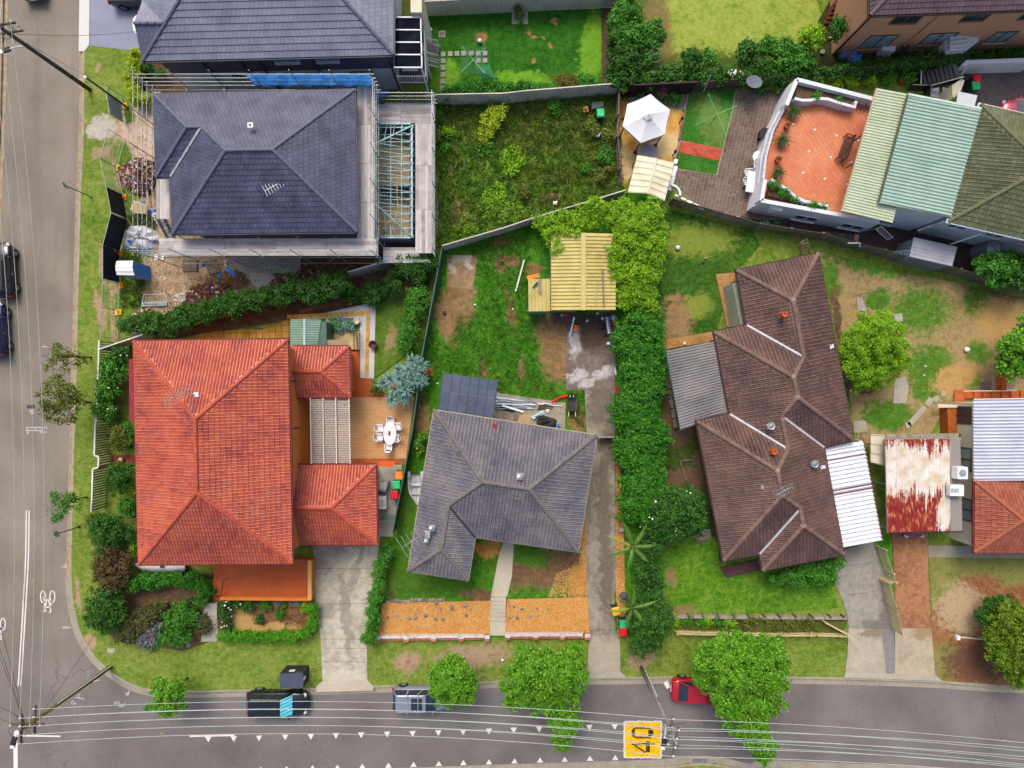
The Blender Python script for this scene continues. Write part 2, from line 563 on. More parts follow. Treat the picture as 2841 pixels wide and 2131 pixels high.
def Jp(lobes,dens,size,clump=.3,aspect=.6,gap=.08,seed=1,tilt=.7,zmin=.03,fill=.5):
 rng=np.random.default_rng(seed);out=[]
 for c,r in lobes:
  r=np.array(r);c=np.array(c)
  A=pi*r[0]*r[1]+pi*(r[0]+r[1])*r[2]*.5
  nc=max(4,int(A/(clump*clump*3.2)))
  d=rng.normal(0,1,(nc,3));d[:,2]=np.where(d[:,2]<-.35,-d[:,2],d[:,2]);d/=np.linalg.norm(d,axis=1,keepdims=True)
  shell=rng.uniform(.62,1.1,nc)
  if gap:
   keep=rng.uniform(0,1,nc)>gap;keep[:2]=True;d=d[keep];shell=shell[keep];nc=len(d)
  cc=c+d*r*shell[:,None]
  n=int(A*dens)
  k=rng.integers(0,nc,n)
  p=cc[k]+rng.normal(0,clump*.45,(n,3))*np.array([1,1,.75])
  nrm=d[k]*.6+np.array([0,0,.75])
  out.append(Gk(p,nrm,size,rng,aspect,tilt))
  m=int(n*fill)
  dd=rng.normal(0,1,(m,3));dd/=np.linalg.norm(dd,axis=1,keepdims=True)
  p2=c+dd*r*(rng.uniform(.1,.8,m)**.5)[:,None]
  out.append(Gk(p2,dd*.3+np.array([0,0,.8]),size*1.25,rng,aspect,tilt))
 V=np.concatenate(out)
 cz=V[:,:,2].min(axis=1);V=V[cz>zmin]
 return V.reshape(-1,3),np.arange(len(V)*4,dtype=np.int32).reshape(-1,4)
_seed=[100]
def Js(name,lobes,dens,size,m,parent=None,**kw):
 _seed[0]+=1
 V,F_=Jp(lobes,dens,size,seed=_seed[0],**kw)
 return Kh(name,V,F_,m,parent)
def lob(x,y,z,rx,ry=None,rz=None):
 k=(H-z)/1277.0;ry=ry or rx
 p=D(x,y,z)
 return(tuple(p),(rx*k,ry*k,rz if rz else min(rx,ry)*k*.8))
def Ki(name,label,lobes,dens,size,m,base,bark,trunk_r=.12,cat='tree',group=None,limbs=6,**kw):
 base=Vector(base);root=Fb(name,label,cat,base,group)
 top=Vector((sum(l[0][0]for l in lobes)/len(lobes),sum(l[0][1]for l in lobes)/len(lobes),max(l[0][2]for l in lobes)))
 mid=base.lerp(top,.45)+Vector((R.uniform(-.1,.1),R.uniform(-.1,.1),0))
 t=MB();t.tube([base+Vector((0,0,-.05)),base.lerp(mid,.5),mid,mid.lerp(top,.7)],[trunk_r*1.25,trunk_r,trunk_r*.8,trunk_r*.35],7)
 t.build('trunk',bark,root,True)
 for k in range(limbs):
  l=lobes[k%len(lobes)]
  e=Vector(l[0])+Vector((R.uniform(-.5,.5)*l[1][0],R.uniform(-.5,.5)*l[1][1],R.uniform(0,.4)*l[1][2]))
  s=base.lerp(mid,R.uniform(.6,1.0))
  MB().tube([s,s.lerp(e,.5)+Vector((0,0,.15)),e],[trunk_r*.5,trunk_r*.35,trunk_r*.12],5).build('limb',bark,root,True)
 Js('crown',lobes,dens,size,m,root,**kw)
 return root
def Fm(name,label,lobes,dens,size,m,bark,cat='shrub',group=None,**kw):
 c=Vector((sum(l[0][0]for l in lobes)/len(lobes),sum(l[0][1]for l in lobes)/len(lobes),0))
 root=Fb(name,label,cat,c,group)
 top=max(l[0][2]for l in lobes)
 mb=MB()
 for l in lobes[:6]:
  for k in range(3):
   e=Vector(l[0])+Vector((R.uniform(-.4,.4)*l[1][0],R.uniform(-.4,.4)*l[1][1],0))
   mb.tube([(l[0][0],l[0][1],-.02),e],[.03,.01],5)
 mb.build('stem',bark,root)
 Js('foliage',lobes,dens,size,m,root,**kw)
 return root
def Fi(pts,z,rx,rz,step=.6,jit=.12):
 out=[]
 for a,b in zip(pts[:-1],pts[1:]):
  a=Vector(a);b=Vector(b);n=max(1,int((b-a).length/step))
  for i in range(n):
   p=a.lerp(b,(i+.5)/n)
   out.append(((p.x+R.uniform(-jit,jit),p.y+R.uniform(-jit,jit),z),(rx*R.uniform(.85,1.12),rx*R.uniform(.85,1.12),rz*R.uniform(.9,1.1))))
 return out
def Gp(name,poly,n,h,w,m,parent=None,z=.0,holes=(),lean=.6,mask=None):
 q=Gn(poly,max(1,n//14))
 for hx in holes:q=q[~Lf(q[:,0],q[:,1],hx)]
 if mask is not None:q=q[mask(q)]
 p=np.repeat(q,14,axis=0)+NR.normal(0,.07,(len(q)*14,2))
 n=len(p);a=NR.uniform(0,2*pi,n);hh=h*NR.uniform(.5,1.3,n);ww=w*NR.uniform(.6,1.3,n)
 V=np.zeros((n,3,3),np.float32)
 dx,dy=np.cos(a),np.sin(a);l=NR.uniform(.1,lean*1.6,n)*hh;b=NR.uniform(0,2*pi,n)
 V[:,0,0]=p[:,0]-dx*ww;V[:,0,1]=p[:,1]-dy*ww
 V[:,1,0]=p[:,0]+dx*ww;V[:,1,1]=p[:,1]+dy*ww
 V[:,2,0]=p[:,0]+np.cos(b)*l;V[:,2,1]=p[:,1]+np.sin(b)*l;V[:,2,2]=hh
 V[:,:,2]+=z
 o=Kh(name,V.reshape(-1,3),np.arange(n*3).reshape(-1,3),m,parent)
 return tag(o,kind='stuff')
def Hs(name,poly,n,s,m,z=.02,parent=None,up=.04):
 q=Gn(poly,n);c=np.concatenate([q,NR.uniform(z,z+up,(n,1))],1)
 V=Gk(c,np.tile([0,0,1.0],(n,1)),s,NR,.45,.35)
 o=Kh(name,V.reshape(-1,3),np.arange(n*4).reshape(-1,4),m,parent)
 return tag(o,kind='stuff')
t=NT('asphalt');t.set(.9,0,.25);p=t.pos()
f=t.math('ADD',t.math('MULTIPLY',t.noise(p,.25,4),.4),t.math('MULTIPLY',t.noise(p,20,3,.85),.6))
sx=t.node('ShaderNodeSeparateXYZ');t.l.new(p,sx.inputs[0])
side=t.smooth(t.math('ADD',t.math('MULTIPLY',sx.outputs[0],.35),t.math('MULTIPLY',sx.outputs[1],-1)),2,18)
col=t.mix(side,t.ramp(f,[(.34,C('#72695f')),(.5,C('#8d8479')),(.68,C('#aaa094'))]),t.ramp(f,[(.34,C('#5f5857')),(.5,C('#7a7371')),(.68,C('#979090'))]))
st=t.node('ShaderNodeMapping');st.inputs['Scale'].default_value=(.9,.05,1);t.l.new(p,st.inputs['Vector'])
col=t.mix(t.math('MULTIPLY',t.math('MULTIPLY',t.smooth(t.noise(st.outputs[0],1.0,3),.45,.7),.3),t.math('SUBTRACT',1,side)),col,C('#6d645b'))
col=t.mix(t.math('MULTIPLY',t.smooth(t.noise(p,.5,6,.7),.52,.7),.22),col,C('#5a5350'))
v=t.node('ShaderNodeTexVoronoi',feature='DISTANCE_TO_EDGE');v.inputs['Scale'].default_value=.1
nz=t.node('ShaderNodeTexNoise');nz.inputs['Scale'].default_value=.9;nz.inputs['Detail'].default_value=6;t.l.new(p,nz.inputs['Vector'])
w=t.node('ShaderNodeVectorMath',operation='MULTIPLY_ADD');t.l.new(nz.outputs['Color'],w.inputs[0]);w.inputs[1].default_value=(2.6,2.6,0);t.l.new(p,w.inputs[2])
t.l.new(w.outputs[0],v.inputs['Vector'])
cr=t.math('MULTIPLY',t.smooth(v.outputs['Distance'],.003,.0008),t.smooth(t.noise(p,.15,2),.5,.6))
t.color(t.mix(t.math('MULTIPLY',cr,.4),col,C('#4a4340')));t.bump(t.noise(p,60,2,.8),.5,.012)
Qv=t.m
Jy=mat('kerb_concrete',['#8d8672','#aba38d','#b9b2a0'],1.2,.9,.3,40,fine=.5)
Gs=mat('kerb_sandstone',['#8a7358','#ab9678','#c6b79a'],2.5,.9,.4,30,fine=.5)
Hj=mat('gutter_concrete',['#8b8578','#a39c8c','#b1aa9a'],.8,.9,.2,40,fine=.5)
Fv=mat('concrete',['#96907f','#b3ad9d','#c3bdad'],.7,.9,.25,40,fine=.45)
Gx=mat('pale_concrete',['#b5ab98','#c6bca9','#d2c9b6'],.7,.9,.25,40,fine=.45)
Kg=mat('new_concrete',['#d8d8d6','#e6e6e2'],.7,.9,.15,40,fine=.4)
Fa=mat('white_paint',['#e9ebee','#f6f6f6'],2,.5)
Lt=mat('road_paint',['#cfcdc8','#ebe9e4','#f4f3ef'],3.0,.8,fine=.5)
Fw=mat('white_render',['#dfe4f0','#eef0f6'],.8,.8,.1,30)
Fe=mat('galvanised_steel',['#9aa3a5','#b9c2c4','#cfd6d6'],3,.45,metal=.5)
Ff=mat('dark_metal',['#23252a','#34363c'],2,.5)
Fy=mat('black_plastic',['#131417','#202226'],2,.5)
Fg=mat('weathered_timber',['#6a6055','#857a6c','#9b9082'],2.5,.9,.3,25,island=.5)
Gc=mat('dark_timber',['#4a4038','#5e544a','#72675b'],2.5,.9,.3,25,island=.5)
Kr=mat('scaffold_board',['#9c8f86','#bdb4b0','#d3cecd','#c9c2bd'],1.3,.9,.2,25,island=.6)
Hf=mat('plywood',['#b39a72','#c7b08a'],1.3,.9,.2)
Fd=mat('bark',['#3e3228','#5c4c3e','#7a6a58'],6,.95,.5,20)
Qo=mat('pole_timber',['#3d3733','#55504b','#6e6a63'],3,.9,.4,15)
La=mat('mossy_pole_timber',['#6f6428','#85783a','#5f5a3a'],3,.9,.4,15)
Kx=mat('grey_pole_timber',['#77736f','#8f8b88','#a5a2a0'],3,.9,.4,15)
Hc=Fc('soil',['#4d3a2c','#65503e','#7c6550'])
Gt=mat('window_glass',['#262c33','#394350'],1.0,.08,spec=.6)
Hk=mat('bright_window_glass',['#6e8b93','#9fb4b8'],2.0,.1,spec=.6)
Fo=mat('cream_paint',['#d8cfb6','#e6dec8'],.7,.7,.05,20)
Gh=mat('blue_tarp',['#1a70dc','#2f8af4','#50a4fa'],1.8,.55,.5,6)
Go=mat('yellow_plastic',['#f0b90a','#ffd21a'],2,.5)
Fx=mat('orange_plastic',['#f08010','#ff9a1c'],2,.5)
Ja=mat('red_plastic',['#d3121c','#ea2430'],2,.45)
Gi=mat('green_plastic',['#18b468','#28d080'],2,.45)
Ge=mat('terracotta',['#b6572c','#cf6d3c'],3,.8,.2)
far=420.0
ground=Jk('ground',[(-far,-far),(far,-far),(far,far),(-far,far)],-.17,Fc('far_ground',['#5d6a3a','#76804e','#8c9060'],scale=.08))
ground['kind']='structure'
KERB=TL(0,0,[(652,-400),(652,0),(650,400),(648,900),(640,1150),(628,1400)])+TL(0,1,[(622,100),(613,500),(603,900),(594,1240)])+TL(0,2,[(585,300),(575,560),(567,850),(556,1250),(550,1500)])+TL(0,3,[(551,200),(558,330),(574,450),(610,595),(660,705),(720,795),(790,865),(870,930),(960,990),(1050,1030),(1150,1057),(1300,1066),(1600,1064),(1930,1055)])+TL(1,3,[(490,1043),(935,1026),(1350,1018),(1700,998)])+TL(2,3,[(300,968),(900,962),(1300,955),(1700,945)])+TL(3,3,[(250,957),(660,965),(1000,975),(1400,990),(1800,1020),(2049,1030),(2700,1085)])
KERB=[Vector((p.x,p.y,0))for p in KERB]
def Gf(L,d):
 out=[]
 for i,p in enumerate(L):
  a,b=L[max(i-1,0)],L[min(i+1,len(L)-1)]
  e=(b-a).normalized()
  out.append(Vector((p.x+e.y*d,p.y-e.x*d,0)))
 return out
def Ji(name,L,d0,d1,z0,z1,m,parent,seg,mat2=None):
 A,B=Gf(L,d0),Gf(L,d1)
 acc=.0;cur=[0];cum=[.0]
 for i in range(1,len(L)):cum.append(cum[-1]+(L[i]-L[i-1]).length)
 def at(X,s):
  for i in range(1,len(L)):
   if s<=cum[i]or i==len(L)-1:
    return X[i-1].lerp(X[i],max(.0,min(1.0,(s-cum[i-1])/(cum[i]-cum[i-1]))))
 n=int(cum[-1]/seg)
 for k in range(n):
  s0,s1=k*cum[-1]/n+.012,(k+1)*cum[-1]/n-.012
  ss=[s0+(s1-s0)*q/3 for q in range(4)]
  a=[at(A,s)for s in ss];b=[at(B,s)for s in ss]
  if max(abs(a[0].x)-45,abs(a[0].y)-36)>0:continue
  mb=MB();mb.prism(a+b[::-1],z0,z1+R.uniform(-.002,.002))
  mb.build(name,m,parent)
block=Jk('nature_strip',Gf(KERB,.02)+[Vector((60,60,0)),Vector((-33,60,0))],.0,Fc('strip_grass',['#4f6c1c','#6c8a2c','#879a42','#a0a258'],[(['#b8ac98','#cdc4b4','#ddd6ca'],[(T(0,0,790,990),1.35,1.0,.1,.2)]),(['#a98d6c','#bda486','#8f7654'],[(T(0,0,820,1170),1.0,.5,.2,.4),(T(0,1,800,640),.35,1.4,.1,.5),(T(0,1,770,1000),.35,1.5,.2,.6),(T(0,0,750,510),.25,.4,0,.5),(T(0,3,690,690),.5,.5,0,.5),(T(0,3,600,330),.25,1.2,.1,.6),(T(1,3,1200,850),1.0,.8,.5,.6),(T(1,3,1700,800),2.5,.8,.1,.9),(T(2,3,1050,830),1.0,.6,.3,.6),(T(3,3,1700,800),3.6,2.2,.1,.7)])],scale=.45))
kerb=Fb('kerb','concrete and stone kerb edging the two roads','kerb',(KERB[0].x,KERB[0].y,0));
for k_ in('label','category'):del kerb[k_]
kerb['kind']='structure'
iw=next(i for i,p in enumerate(KERB)if p.y<T(0,3,0,100).y)
Ji('kerb_stone',KERB[:iw+1],.0,.2,-.16,.012,Jy,kerb,1.2)
Ji('gutter_stone',KERB[:iw+1],.2,.52,-.16,-.125,Gs,kerb,.6)
Ji('kerb_stone',KERB[iw:],.0,.16,-.16,.012,Jy,kerb,2.5)
Ji('gutter_stone',KERB[iw:],.16,.62,-.16,-.125,Hj,kerb,2.5)
KS=TL(1,3,[(-2600,1740),(300,1690),(1300,1662),(1936,1640)])+TL(2,3,[(500,1625),(900,1612),(1270,1596),(1420,1578),(1560,1574),(1700,1592),(1900,1640)])+TL(3,3,[(0,1604),(900,1640),(1500,1668),(2600,1740)])
KS=[Vector((p.x,p.y,0))for p in KS if True]
KS=[p for i,p in enumerate(KS)if i==0 or p.x>KS[i-1].x+.3]
Ji('gutter_stone',KS,.0,.5,-.16,-.125,Hj,kerb,2.2)
Ji('kerb_stone',KS,.5,.66,-.16,.012,Jy,kerb,2.2)
Jk('nature_strip',Gf(KS,.64)+[Vector((60,-70,0)),Vector((-60,-70,0))],.0,Fc('south_strip_grass',['#6b7f2e','#8d9c46','#a0a55a'],scale=.5))
KWf=TL(0,0,[(28,-300),(22,100),(12,500),(2,900),(-30,1600)])+TL(0,2,[(-60,0),(-90,1600)])
KWf=[Vector((p.x,p.y,0))for p in KWf][::-1]
Ji('kerb_stone',KWf,-.02,-.2,-.16,.012,Gs,kerb,1.2)
Ji('gutter_stone',KWf,.0,.3,-.16,-.125,Gs,kerb,1.2)
Jk('footpath',KWf+[Vector((KWf[-1].x-3,KWf[-1].y,0)),Vector((KWf[0].x-3,KWf[0].y,0))],-.004,Fv)
sroad=Jk('road',[(-90,-80),(110,-80),(110,70),(-90,70)],-.136,Qv)
ZP=-.128
def Gz(pts,name='painted_line',m=None,z=ZP):
 return Jk(name,pts,z,m or Lt,sroad)
def Ke(a,b,w,name='painted_line',m=None,z=ZP):
 a=Vector((a[0],a[1],0));b=Vector((b[0],b[1],0));e=(b-a).normalized();n=Vector((-e.y,e.x,0))*w/2
 return Gz([a+n,b+n,b-n,a-n],name,m,z)
zr=-.13
for dx in(0,21):
 for(a,b)in((T(0,2,203+dx,1150,zr),T(0,2,198+dx,1500,zr)),(T(0,2,198+dx,1500,zr),T(0,3,181+dx,350,zr)),(T(0,3,181+dx,350,zr),T(0,3,140+dx,1030,zr))):
  Ke(a,b,.1)
Ke(T(0,3,118,1412,zr),T(0,3,122,1800,zr),.33)
Ke(T(0,3,100,1410,zr),T(0,3,465,1416,zr),.12)
Ke(T(0,3,1455,1416,zr),T(0,3,1800,1408,zr),.13)
for(c_,r_,x,y)in[(0,3,1598,1440),(0,3,1794,1437),(1,3,51,1432),(1,3,252,1425),(1,3,449,1420),(1,3,641,1413),(1,3,835,1408),(1,3,1034,1402),(1,3,1230,1397),(1,3,1427,1391),(1,3,1617,1385),(1,3,1815,1379),(2,3,70,1371),(2,3,265,1364),(2,3,457,1358),(2,3,651,1350),(2,3,845,1344)]:
 Gz(TL(c_,r_,[(x-25,y-21),(x+25,y-23),(x+1,y+22)],zr),'painted_triangle')
for(c_,r_,x,y)in[(0,3,1618,1680),(0,3,1800,1676),(1,3,65,1668),(1,3,262,1664),(1,3,462,1658),(1,3,653,1653),(1,3,844,1646),(1,3,1044,1638),(1,3,1237,1632),(1,3,1431,1625),(1,3,1620,1618),(1,3,1816,1612),(2,3,76,1605),(2,3,272,1598),(2,3,461,1592),(2,3,655,1585),(2,3,848,1579)]:
 Gz(TL(c_,r_,[(x-25,y+20),(x+25,y+18),(x,y-20)],zr),'painted_triangle')
t40=NT('speed_patch_yellow');t40.set(.85,0,.2)
v_=t40.node('ShaderNodeTexVoronoi',feature='DISTANCE_TO_EDGE');v_.inputs['Scale'].default_value=1.7;t40.l.new(t40.pos(),v_.inputs['Vector'])
c_=t40.ramp(t40.noise(t40.pos(),1.2,5),[(.35,C('#eab30a')),(.65,C('#f8ca16'))])
t40.color(t40.mix(t40.math('MULTIPLY',t40.smooth(v_.outputs['Distance'],.022,.006),.75),c_,C('#6a4d10')))
Gz(TL(2,3,[(916,1306),(1202,1303),(1205,1576),(918,1582)],zr),'speed_patch',t40.m)
Ub=mat('worn_black_paint',['#241b08','#33270c','#4a3a10'],6,.9,fine=.5)
for i in range(22):
 for s in(0,1):
  x=922+i*12.9;y=(1303 if s==0 else 1579)+R.uniform(-3,3)
  Gz(TL(2,3,[(x,y-6),(x+10,y-6),(x+10,y+6),(x,y+6)],zr),'border_dash',None,ZP+.004)
  y=1306+i*12.4;x=(918 if s==0 else 1202)+R.uniform(-3,3)
  Gz(TL(2,3,[(x-6,y),(x+6,y),(x+6,y+10),(x-6,y+10)],zr),'border_dash',None,ZP+.004)
def Jt(x0,y0,x1,y1):Gz(TL(2,3,[(x0-2,y0-2),(x1+2,y0-2),(x1+2,y1+2),(x0-2,y1+2)],zr),'painted_numeral',Ub,ZP+.004)
for x in(972,1086,1102,1118):pass
Jt(976,1368,984,1408);Jt(988,1362,997,1412);Jt(1104,1368,1112,1412);Jt(1116,1364,1126,1414);Jt(1130,1372,1140,1406)
for x in range(1002,1105,17):Jt(x,1348,x+10,1358);Jt(x,1420,x+10,1431)
for x in(985,995):Jt(x,1356,x+7,1364);Jt(x,1412,x+7,1420)
for x in range(976,1085,17):Jt(x,1471,x+11,1482)
Jt(1086,1456,1095,1534);Jt(1100,1456,1112,1536);Jt(1121,1466,1129,1477);Jt(1138,1465,1147,1476)
for k in range(6):Jt(1000+k*14,1487+k*8.5,1011+k*14,1497+k*8.5)
def Uu(cx,cy,s=1.0):
 w=.085
 def q(x,y):return T(0,3,cx+x*s,cy+y*s,zr)
 for wx in(-36,36):
  for k in range(14):
   a,b=2*pi*k/14,2*pi*(k+1)/14
   Ke(q(wx+19*math.cos(a),-35+46*math.sin(a)),q(wx+19*math.cos(b),-35+46*math.sin(b)),w,'bicycle_marking')
 for a,b in(((-36,-35),(-20,45)),((36,-35),(20,45)),((-20,45),(22,45)),((-36,-35),(0,-20)),((0,-30),(20,40)),((0,-30),(-18,40)),((-20,45),(-22,75)),((-32,76),(-8,76)),((20,45),(25,85)),((8,82),(26,84)),((36,-35),(25,0))):
  Ke(q(*a),q(*b),w,'bicycle_marking')
Uu(366,380);Uu(-14,590,1.0)
Hb=mat('survey_paint',['#cfd2d4','#e8eaec'],9,.9)
def Jg(c,r,x0,y0,x1,y1,w=.05):
 for a,b in(((x0,y0),(x1,y0)),((x1,y0),(x1,y1)),((x1,y1),(x0,y1)),((x0,y1),(x0,y0))):
  Ke(T(c,r,*a,zr),T(c,r,*b,zr),w,'survey_mark',Hb)
Jg(0,2,205,515,325,538)
Ke(T(0,2,270,515,zr),T(0,2,270,538,zr),.04,'survey_mark',Hb)
Gz(TL(0,2,[(206,342),(266,342),(266,369),(206,369)],zr),'asphalt_patch',mat('patch_asphalt',['#3d3b44','#4b4952'],3,.9))
def Fn(s,c,r,x,y,size,rot):
 cu=bpy.data.curves.new('survey_lettering','FONT');cu.body=s;cu.size=size;cu.align_x='CENTER';cu.align_y='CENTER';cu.extrude=.001
 cu.materials.append(Hb)
 tmp=bpy.data.objects.new('survey_lettering',cu)
 me=bpy.data.meshes.new_from_object(tmp);bpy.data.objects.remove(tmp)
 o=Jo('survey_lettering',me,sroad,T(c,r,x,y,zr)+Vector((0,0,.003)),rot)
 return o
Fn('1.9',0,2,245,381,.3,pi);Fn('40',0,2,248,400,.3,pi);Fn('B',0,2,212,553,.32,pi);Fn('1.9 A',0,2,335,549,.28,pi);Fn('2V',0,2,352,517,.26,pi)
Fn('0.840',0,3,510,580,.28,pi);Fn('0.87',0,3,895,1158,.3,pi);Fn('4.2',0,3,563,1158,.32,2.6);Fn('4',0,3,933,1172,.26,pi);Fn('T',0,3,972,1085,.45,-1.9);Fn('T',0,3,605,1108,.4,.1)
for a,b in(((995,1062),(968,1110)),((965,1092),(985,1098)),((960,1155),(945,1190)),((908,1182),(946,1188)),((580,1116),(646,1130)),((695,998),(762,983))):
 Ke(T(0,3,*a,zr),T(0,3,*b,zr),.045,'survey_mark',Hb)
for a,b in(((503,1555),(503,1590)),((475,1582),(515,1588))):Ke(T(0,2,*a,zr),T(0,2,*b,zr),.05,'survey_mark',Hb)
for a,b in(((68,1222),(95,1226)),((83,1195),(84,1228)),((322,1277),(372,1280)),((342,1264),(345,1280))):Ke(T(0,1,*a,zr),T(0,1,*b,zr),.05,'survey_mark',Hb)
Qb=mat('teal_survey_paint',['#6fa09a','#8ab8b0'],5,.9);Qs=mat('ochre_survey_paint',['#b89660','#c6a878'],5,.9)
for a,b in(((670,918),(670,985)),((682,918),(682,985)))+tuple((((670,y),(682,y)))for y in(918,934,952,968,985)):Ke(T(0,3,*a,zr),T(0,3,*b,zr),.03,'survey_mark',Qb)
for a,b in(((225,212),(268,212)),((225,240),(265,240)),((250,212),(250,240)),((1230,1380),(1232,1412)),((1255,1378),(1257,1410)),((1230,1395),(1257,1394))):Ke(T(0,3,*a,zr),T(0,3,*b,zr),.035,'survey_mark',Qs)
drain=Fb('storm_drain','steel storm drain grate in the far kerb of the side street','drain',T(2,3,1500,1610,-.12))
mb=MB();mb.box(T(2,3,1497,1608,-.118),(1.02,.38,.02));mb.build('grate_frame',mat('grate_backing',['#4a4f55'],3),drain)
for k in range(12):
 mb=MB();mb.box(T(2,3,1452+k*8.2,1608,-.1),(.035,.36,.02));mb.build('grate_bar',Fe,drain)
mb=MB();mb.box(T(2,3,1510,1631,.02),(2.6,.1,.03));mb.build('drain_lintel',Jy,drain)
mb=MB();mb.box(T(2,3,1510,1627,-.07),(2.5,.05,.1));mb.build('drain_opening',Fy,drain)
zl=[.004]
def Ft(name,pts,m,thick=0):
 zl[0]+=.0016
 return Jk(name,pts,zl[0]+thick,m,thick=thick*1.2)
Ft('driveway',TL(0,0,[(688,-60),(688,350),(1000,385),(1110,385),(1130,-60)]),mat('sealed_driveway',['#7f849c','#8b90a8','#969bb2'],.6,.6,.1,60,fine=.4))
Ft('driveway_crossing',thick=.03,pts=TL(0,0,[(612,-60),(690,-60),(686,350),(648,395),(606,395)]),m=Kg)
Ft('garden_soil',TL(0,0,[(1075,365),(1100,470),(1936,455),(1936,700),(1080,760),(985,770)]),Hc)
site=Ft('building_site',DL([(237,330),(262,240),(330,225),(930,225),(935,540),(750,610),(640,660),(500,690),(360,720),(240,735),(236,600),(265,480)]),Fc('site_dirt',['#8b7355','#a98f6d','#c0a684','#cdb79a'],[(['#caa98a','#dcc2a6','#e6d3bd'],[(T(0,0,1060,980),1.6,3.0,.1,.3)]),(['#4f6f1c','#6c8f2c','#86a43e'],[(T(0,0,985,880),.5,.7,0,.4),(T(0,0,960,1240),.9,1.6,.4,.4),(T(0,0,990,1490),.9,.9,0,.4),(T(0,1,990,330),1.6,1.4,0,.3),(T(0,1,1000,590),1.5,.6,0,.3),(T(0,1,1000,780),1.2,.7,0,.4),(T(0,1,990,950),1.3,1.3,0,.3),(T(0,1,960,1080),.8,1.2,0,.5),(T(0,1,1760,830),1.2,.5,.2,.5),(T(1,1,650,630),1.8,.6,0,.5),(T(1,1,230,720),1.2,.4,0,.4)]),(['#5a4030','#6f5038','#84644a'],[(T(0,1,1720,780),2.2,.8,.1,.5),(T(1,1,600,640),5.0,.9,.1,.4)]),(['#c8c0b2','#ddd6c8','#b8ae9c'],[(T(1,1,60,720),.9,1.3,.5,.4),(T(0,1,1850,980),.2,.2,0,.4)])],scale=.7))
Ft('concrete_pad',TL(1,1,[(-170,600),(372,600),(368,712),(-60,715),(-190,640)]),Fv)
Ft('back_lawn',DL([(925,30),(1300,18),(1300,192),(925,203)]),Fc('mown_lawn',['#1f5210','#2b6616','#3a781e','#4b8628'],[(['#a4764a','#b98e5e'],[(T(1,0,1760,290),.5,.4,.6,.6),(T(2,0,390,165),.25,.15,0,.5),(T(2,0,180,245),.2,.15,0,.5),(T(2,0,225,285),.25,.2,0,.5),(T(2,0,300,292),.2,.12,0,.5),(T(2,0,352,345),.2,.15,0,.5),(T(2,0,210,465),.15,.18,0,.5)]),(['#5f9a1c','#77ad2c','#86b53a'],[(T(2,0,670,400),.9,3.0,-.1,.5),(T(1,0,1450,560),1.3,1.3,0,.5),(T(2,0,100,600),2.4,.5,0,.6)])],scale=.5))
Ft('garden_bed',TL(2,0,[(742,60),(845,60),(858,660),(742,675)]),Hc)
OVER=DL([(932,225),(1335,200),(1346,412),(945,545)])
Ft('overgrown_yard',OVER,Fc('rough_grass',['#3a6414','#52821c','#6c962c','#93a84a'],[(['#565c24','#6c702e','#86844a'],[(T(2,0,300,950),4.5,2.2,.1,.8),(T(2,0,760,1100),1.6,4.0,.0,.7),(T(1,0,1560,880),1.6,1.0,.2,.6),(T(2,0,420,1330),2.6,.8,.1,.7)]),(['#8a6a48','#a5835c','#b59670'],[(T(1,1,1600,260),.9,1.0,.3,.4),(T(1,0,1530,1310),.35,.35,0,.4),(T(2,0,340,1520),.8,.4,.3,.5)])],scale=.6))
Ft('ne_lawn',DL([(1330,-10),(1760,-10),(1800,100),(1850,150),(1420,165),(1335,190)]),Fc('yellow_green_lawn',['#6f8f2a','#8fa540','#a6b350','#b0b35e'],[(['#3f5a1c','#557024'],[(T(2,0,1000,300),2.2,7.0,.15,.5),(T(2,0,1500,560),9.0,1.6,.0,.4)]),(['#7a6a40','#8f7f50'],[(T(2,0,1180,190),.9,2.6,.2,.7)])],scale=.5))  # yellow-green grass with darker green and tan patches
Ft('ne_garden_soil',TL(3,0,[(0,560),(420,250),(560,0),(640,0),(560,300),(600,400),(2100,250),(2100,460),(1560,500),(800,560),(300,610)]),Fc('ne_soil',['#2f3a1a','#40481f','#4d4a2c'],scale=.7))
pad=Ft('patio',TL(2,0,[(868,768),(1375,850),(1300,1260),(1030,1240),(920,1440),(880,1400)]),Fc('stencilled_concrete',['#b98438','#d39c4a','#e2b264','#dcae62'],[(['#d8b87c','#e8d0a0'],[(T(2,0,1200,1130),1.6,.9,.3,.6),(T(2,0,930,1250),.7,1.4,.2,.6)])],scale=.9,bump=.2,fine=.25))
Ft('gravel_bed',TL(2,0,[(960,750),(1180,700),(1395,715),(1375,848),(960,780)]),mat('grey_gravel',['#77716c','#98918b','#b0aaa5'],9,.95,.6,30,fine=.5))
hoist_lawn=Fc('hoist_grass',['#2c641a','#3d7a22','#4f8a2e'],[(['#6a8a3a','#7d9648'],[(T(2,0,1600,930),1.0,2.4,.3,.8)])],scale=.8)
Ft('court_lawn',TL(2,0,[(1418,695),(1765,690),(1740,850),(1665,1142),(1345,1076)]),hoist_lawn)
Ft('court_lawn',TL(2,0,[(1325,1168),(1645,1236),(1622,1342),(1312,1285)]),hoist_lawn)
CW=.235
court=Ft('courtyard',TL(2,0,[(1766,715),(2260,640),(2260,1700),(1936,1700),(1480,1590),(1320,1440),(1300,1290),(1622,1342),(1745,850)]),mat('paver_joint',['#a39683','#b5a993'],3,.95))
Lw=mat('grey_paver',['#57483f','#6d5c52','#7f6e63','#8b7c6e'],.45,.85,.2,30,island=.35,fine=.2)
Jr(court,TL(2,0,[(1772,722),(2240,645),(2240,1690),(1936,1690),(1484,1585),(1330,1440),(1310,1296),(1628,1346),(1752,850)]),zl[0],-.22,.29,.29,.032,.02,Lw,'paver',jitter=.004)
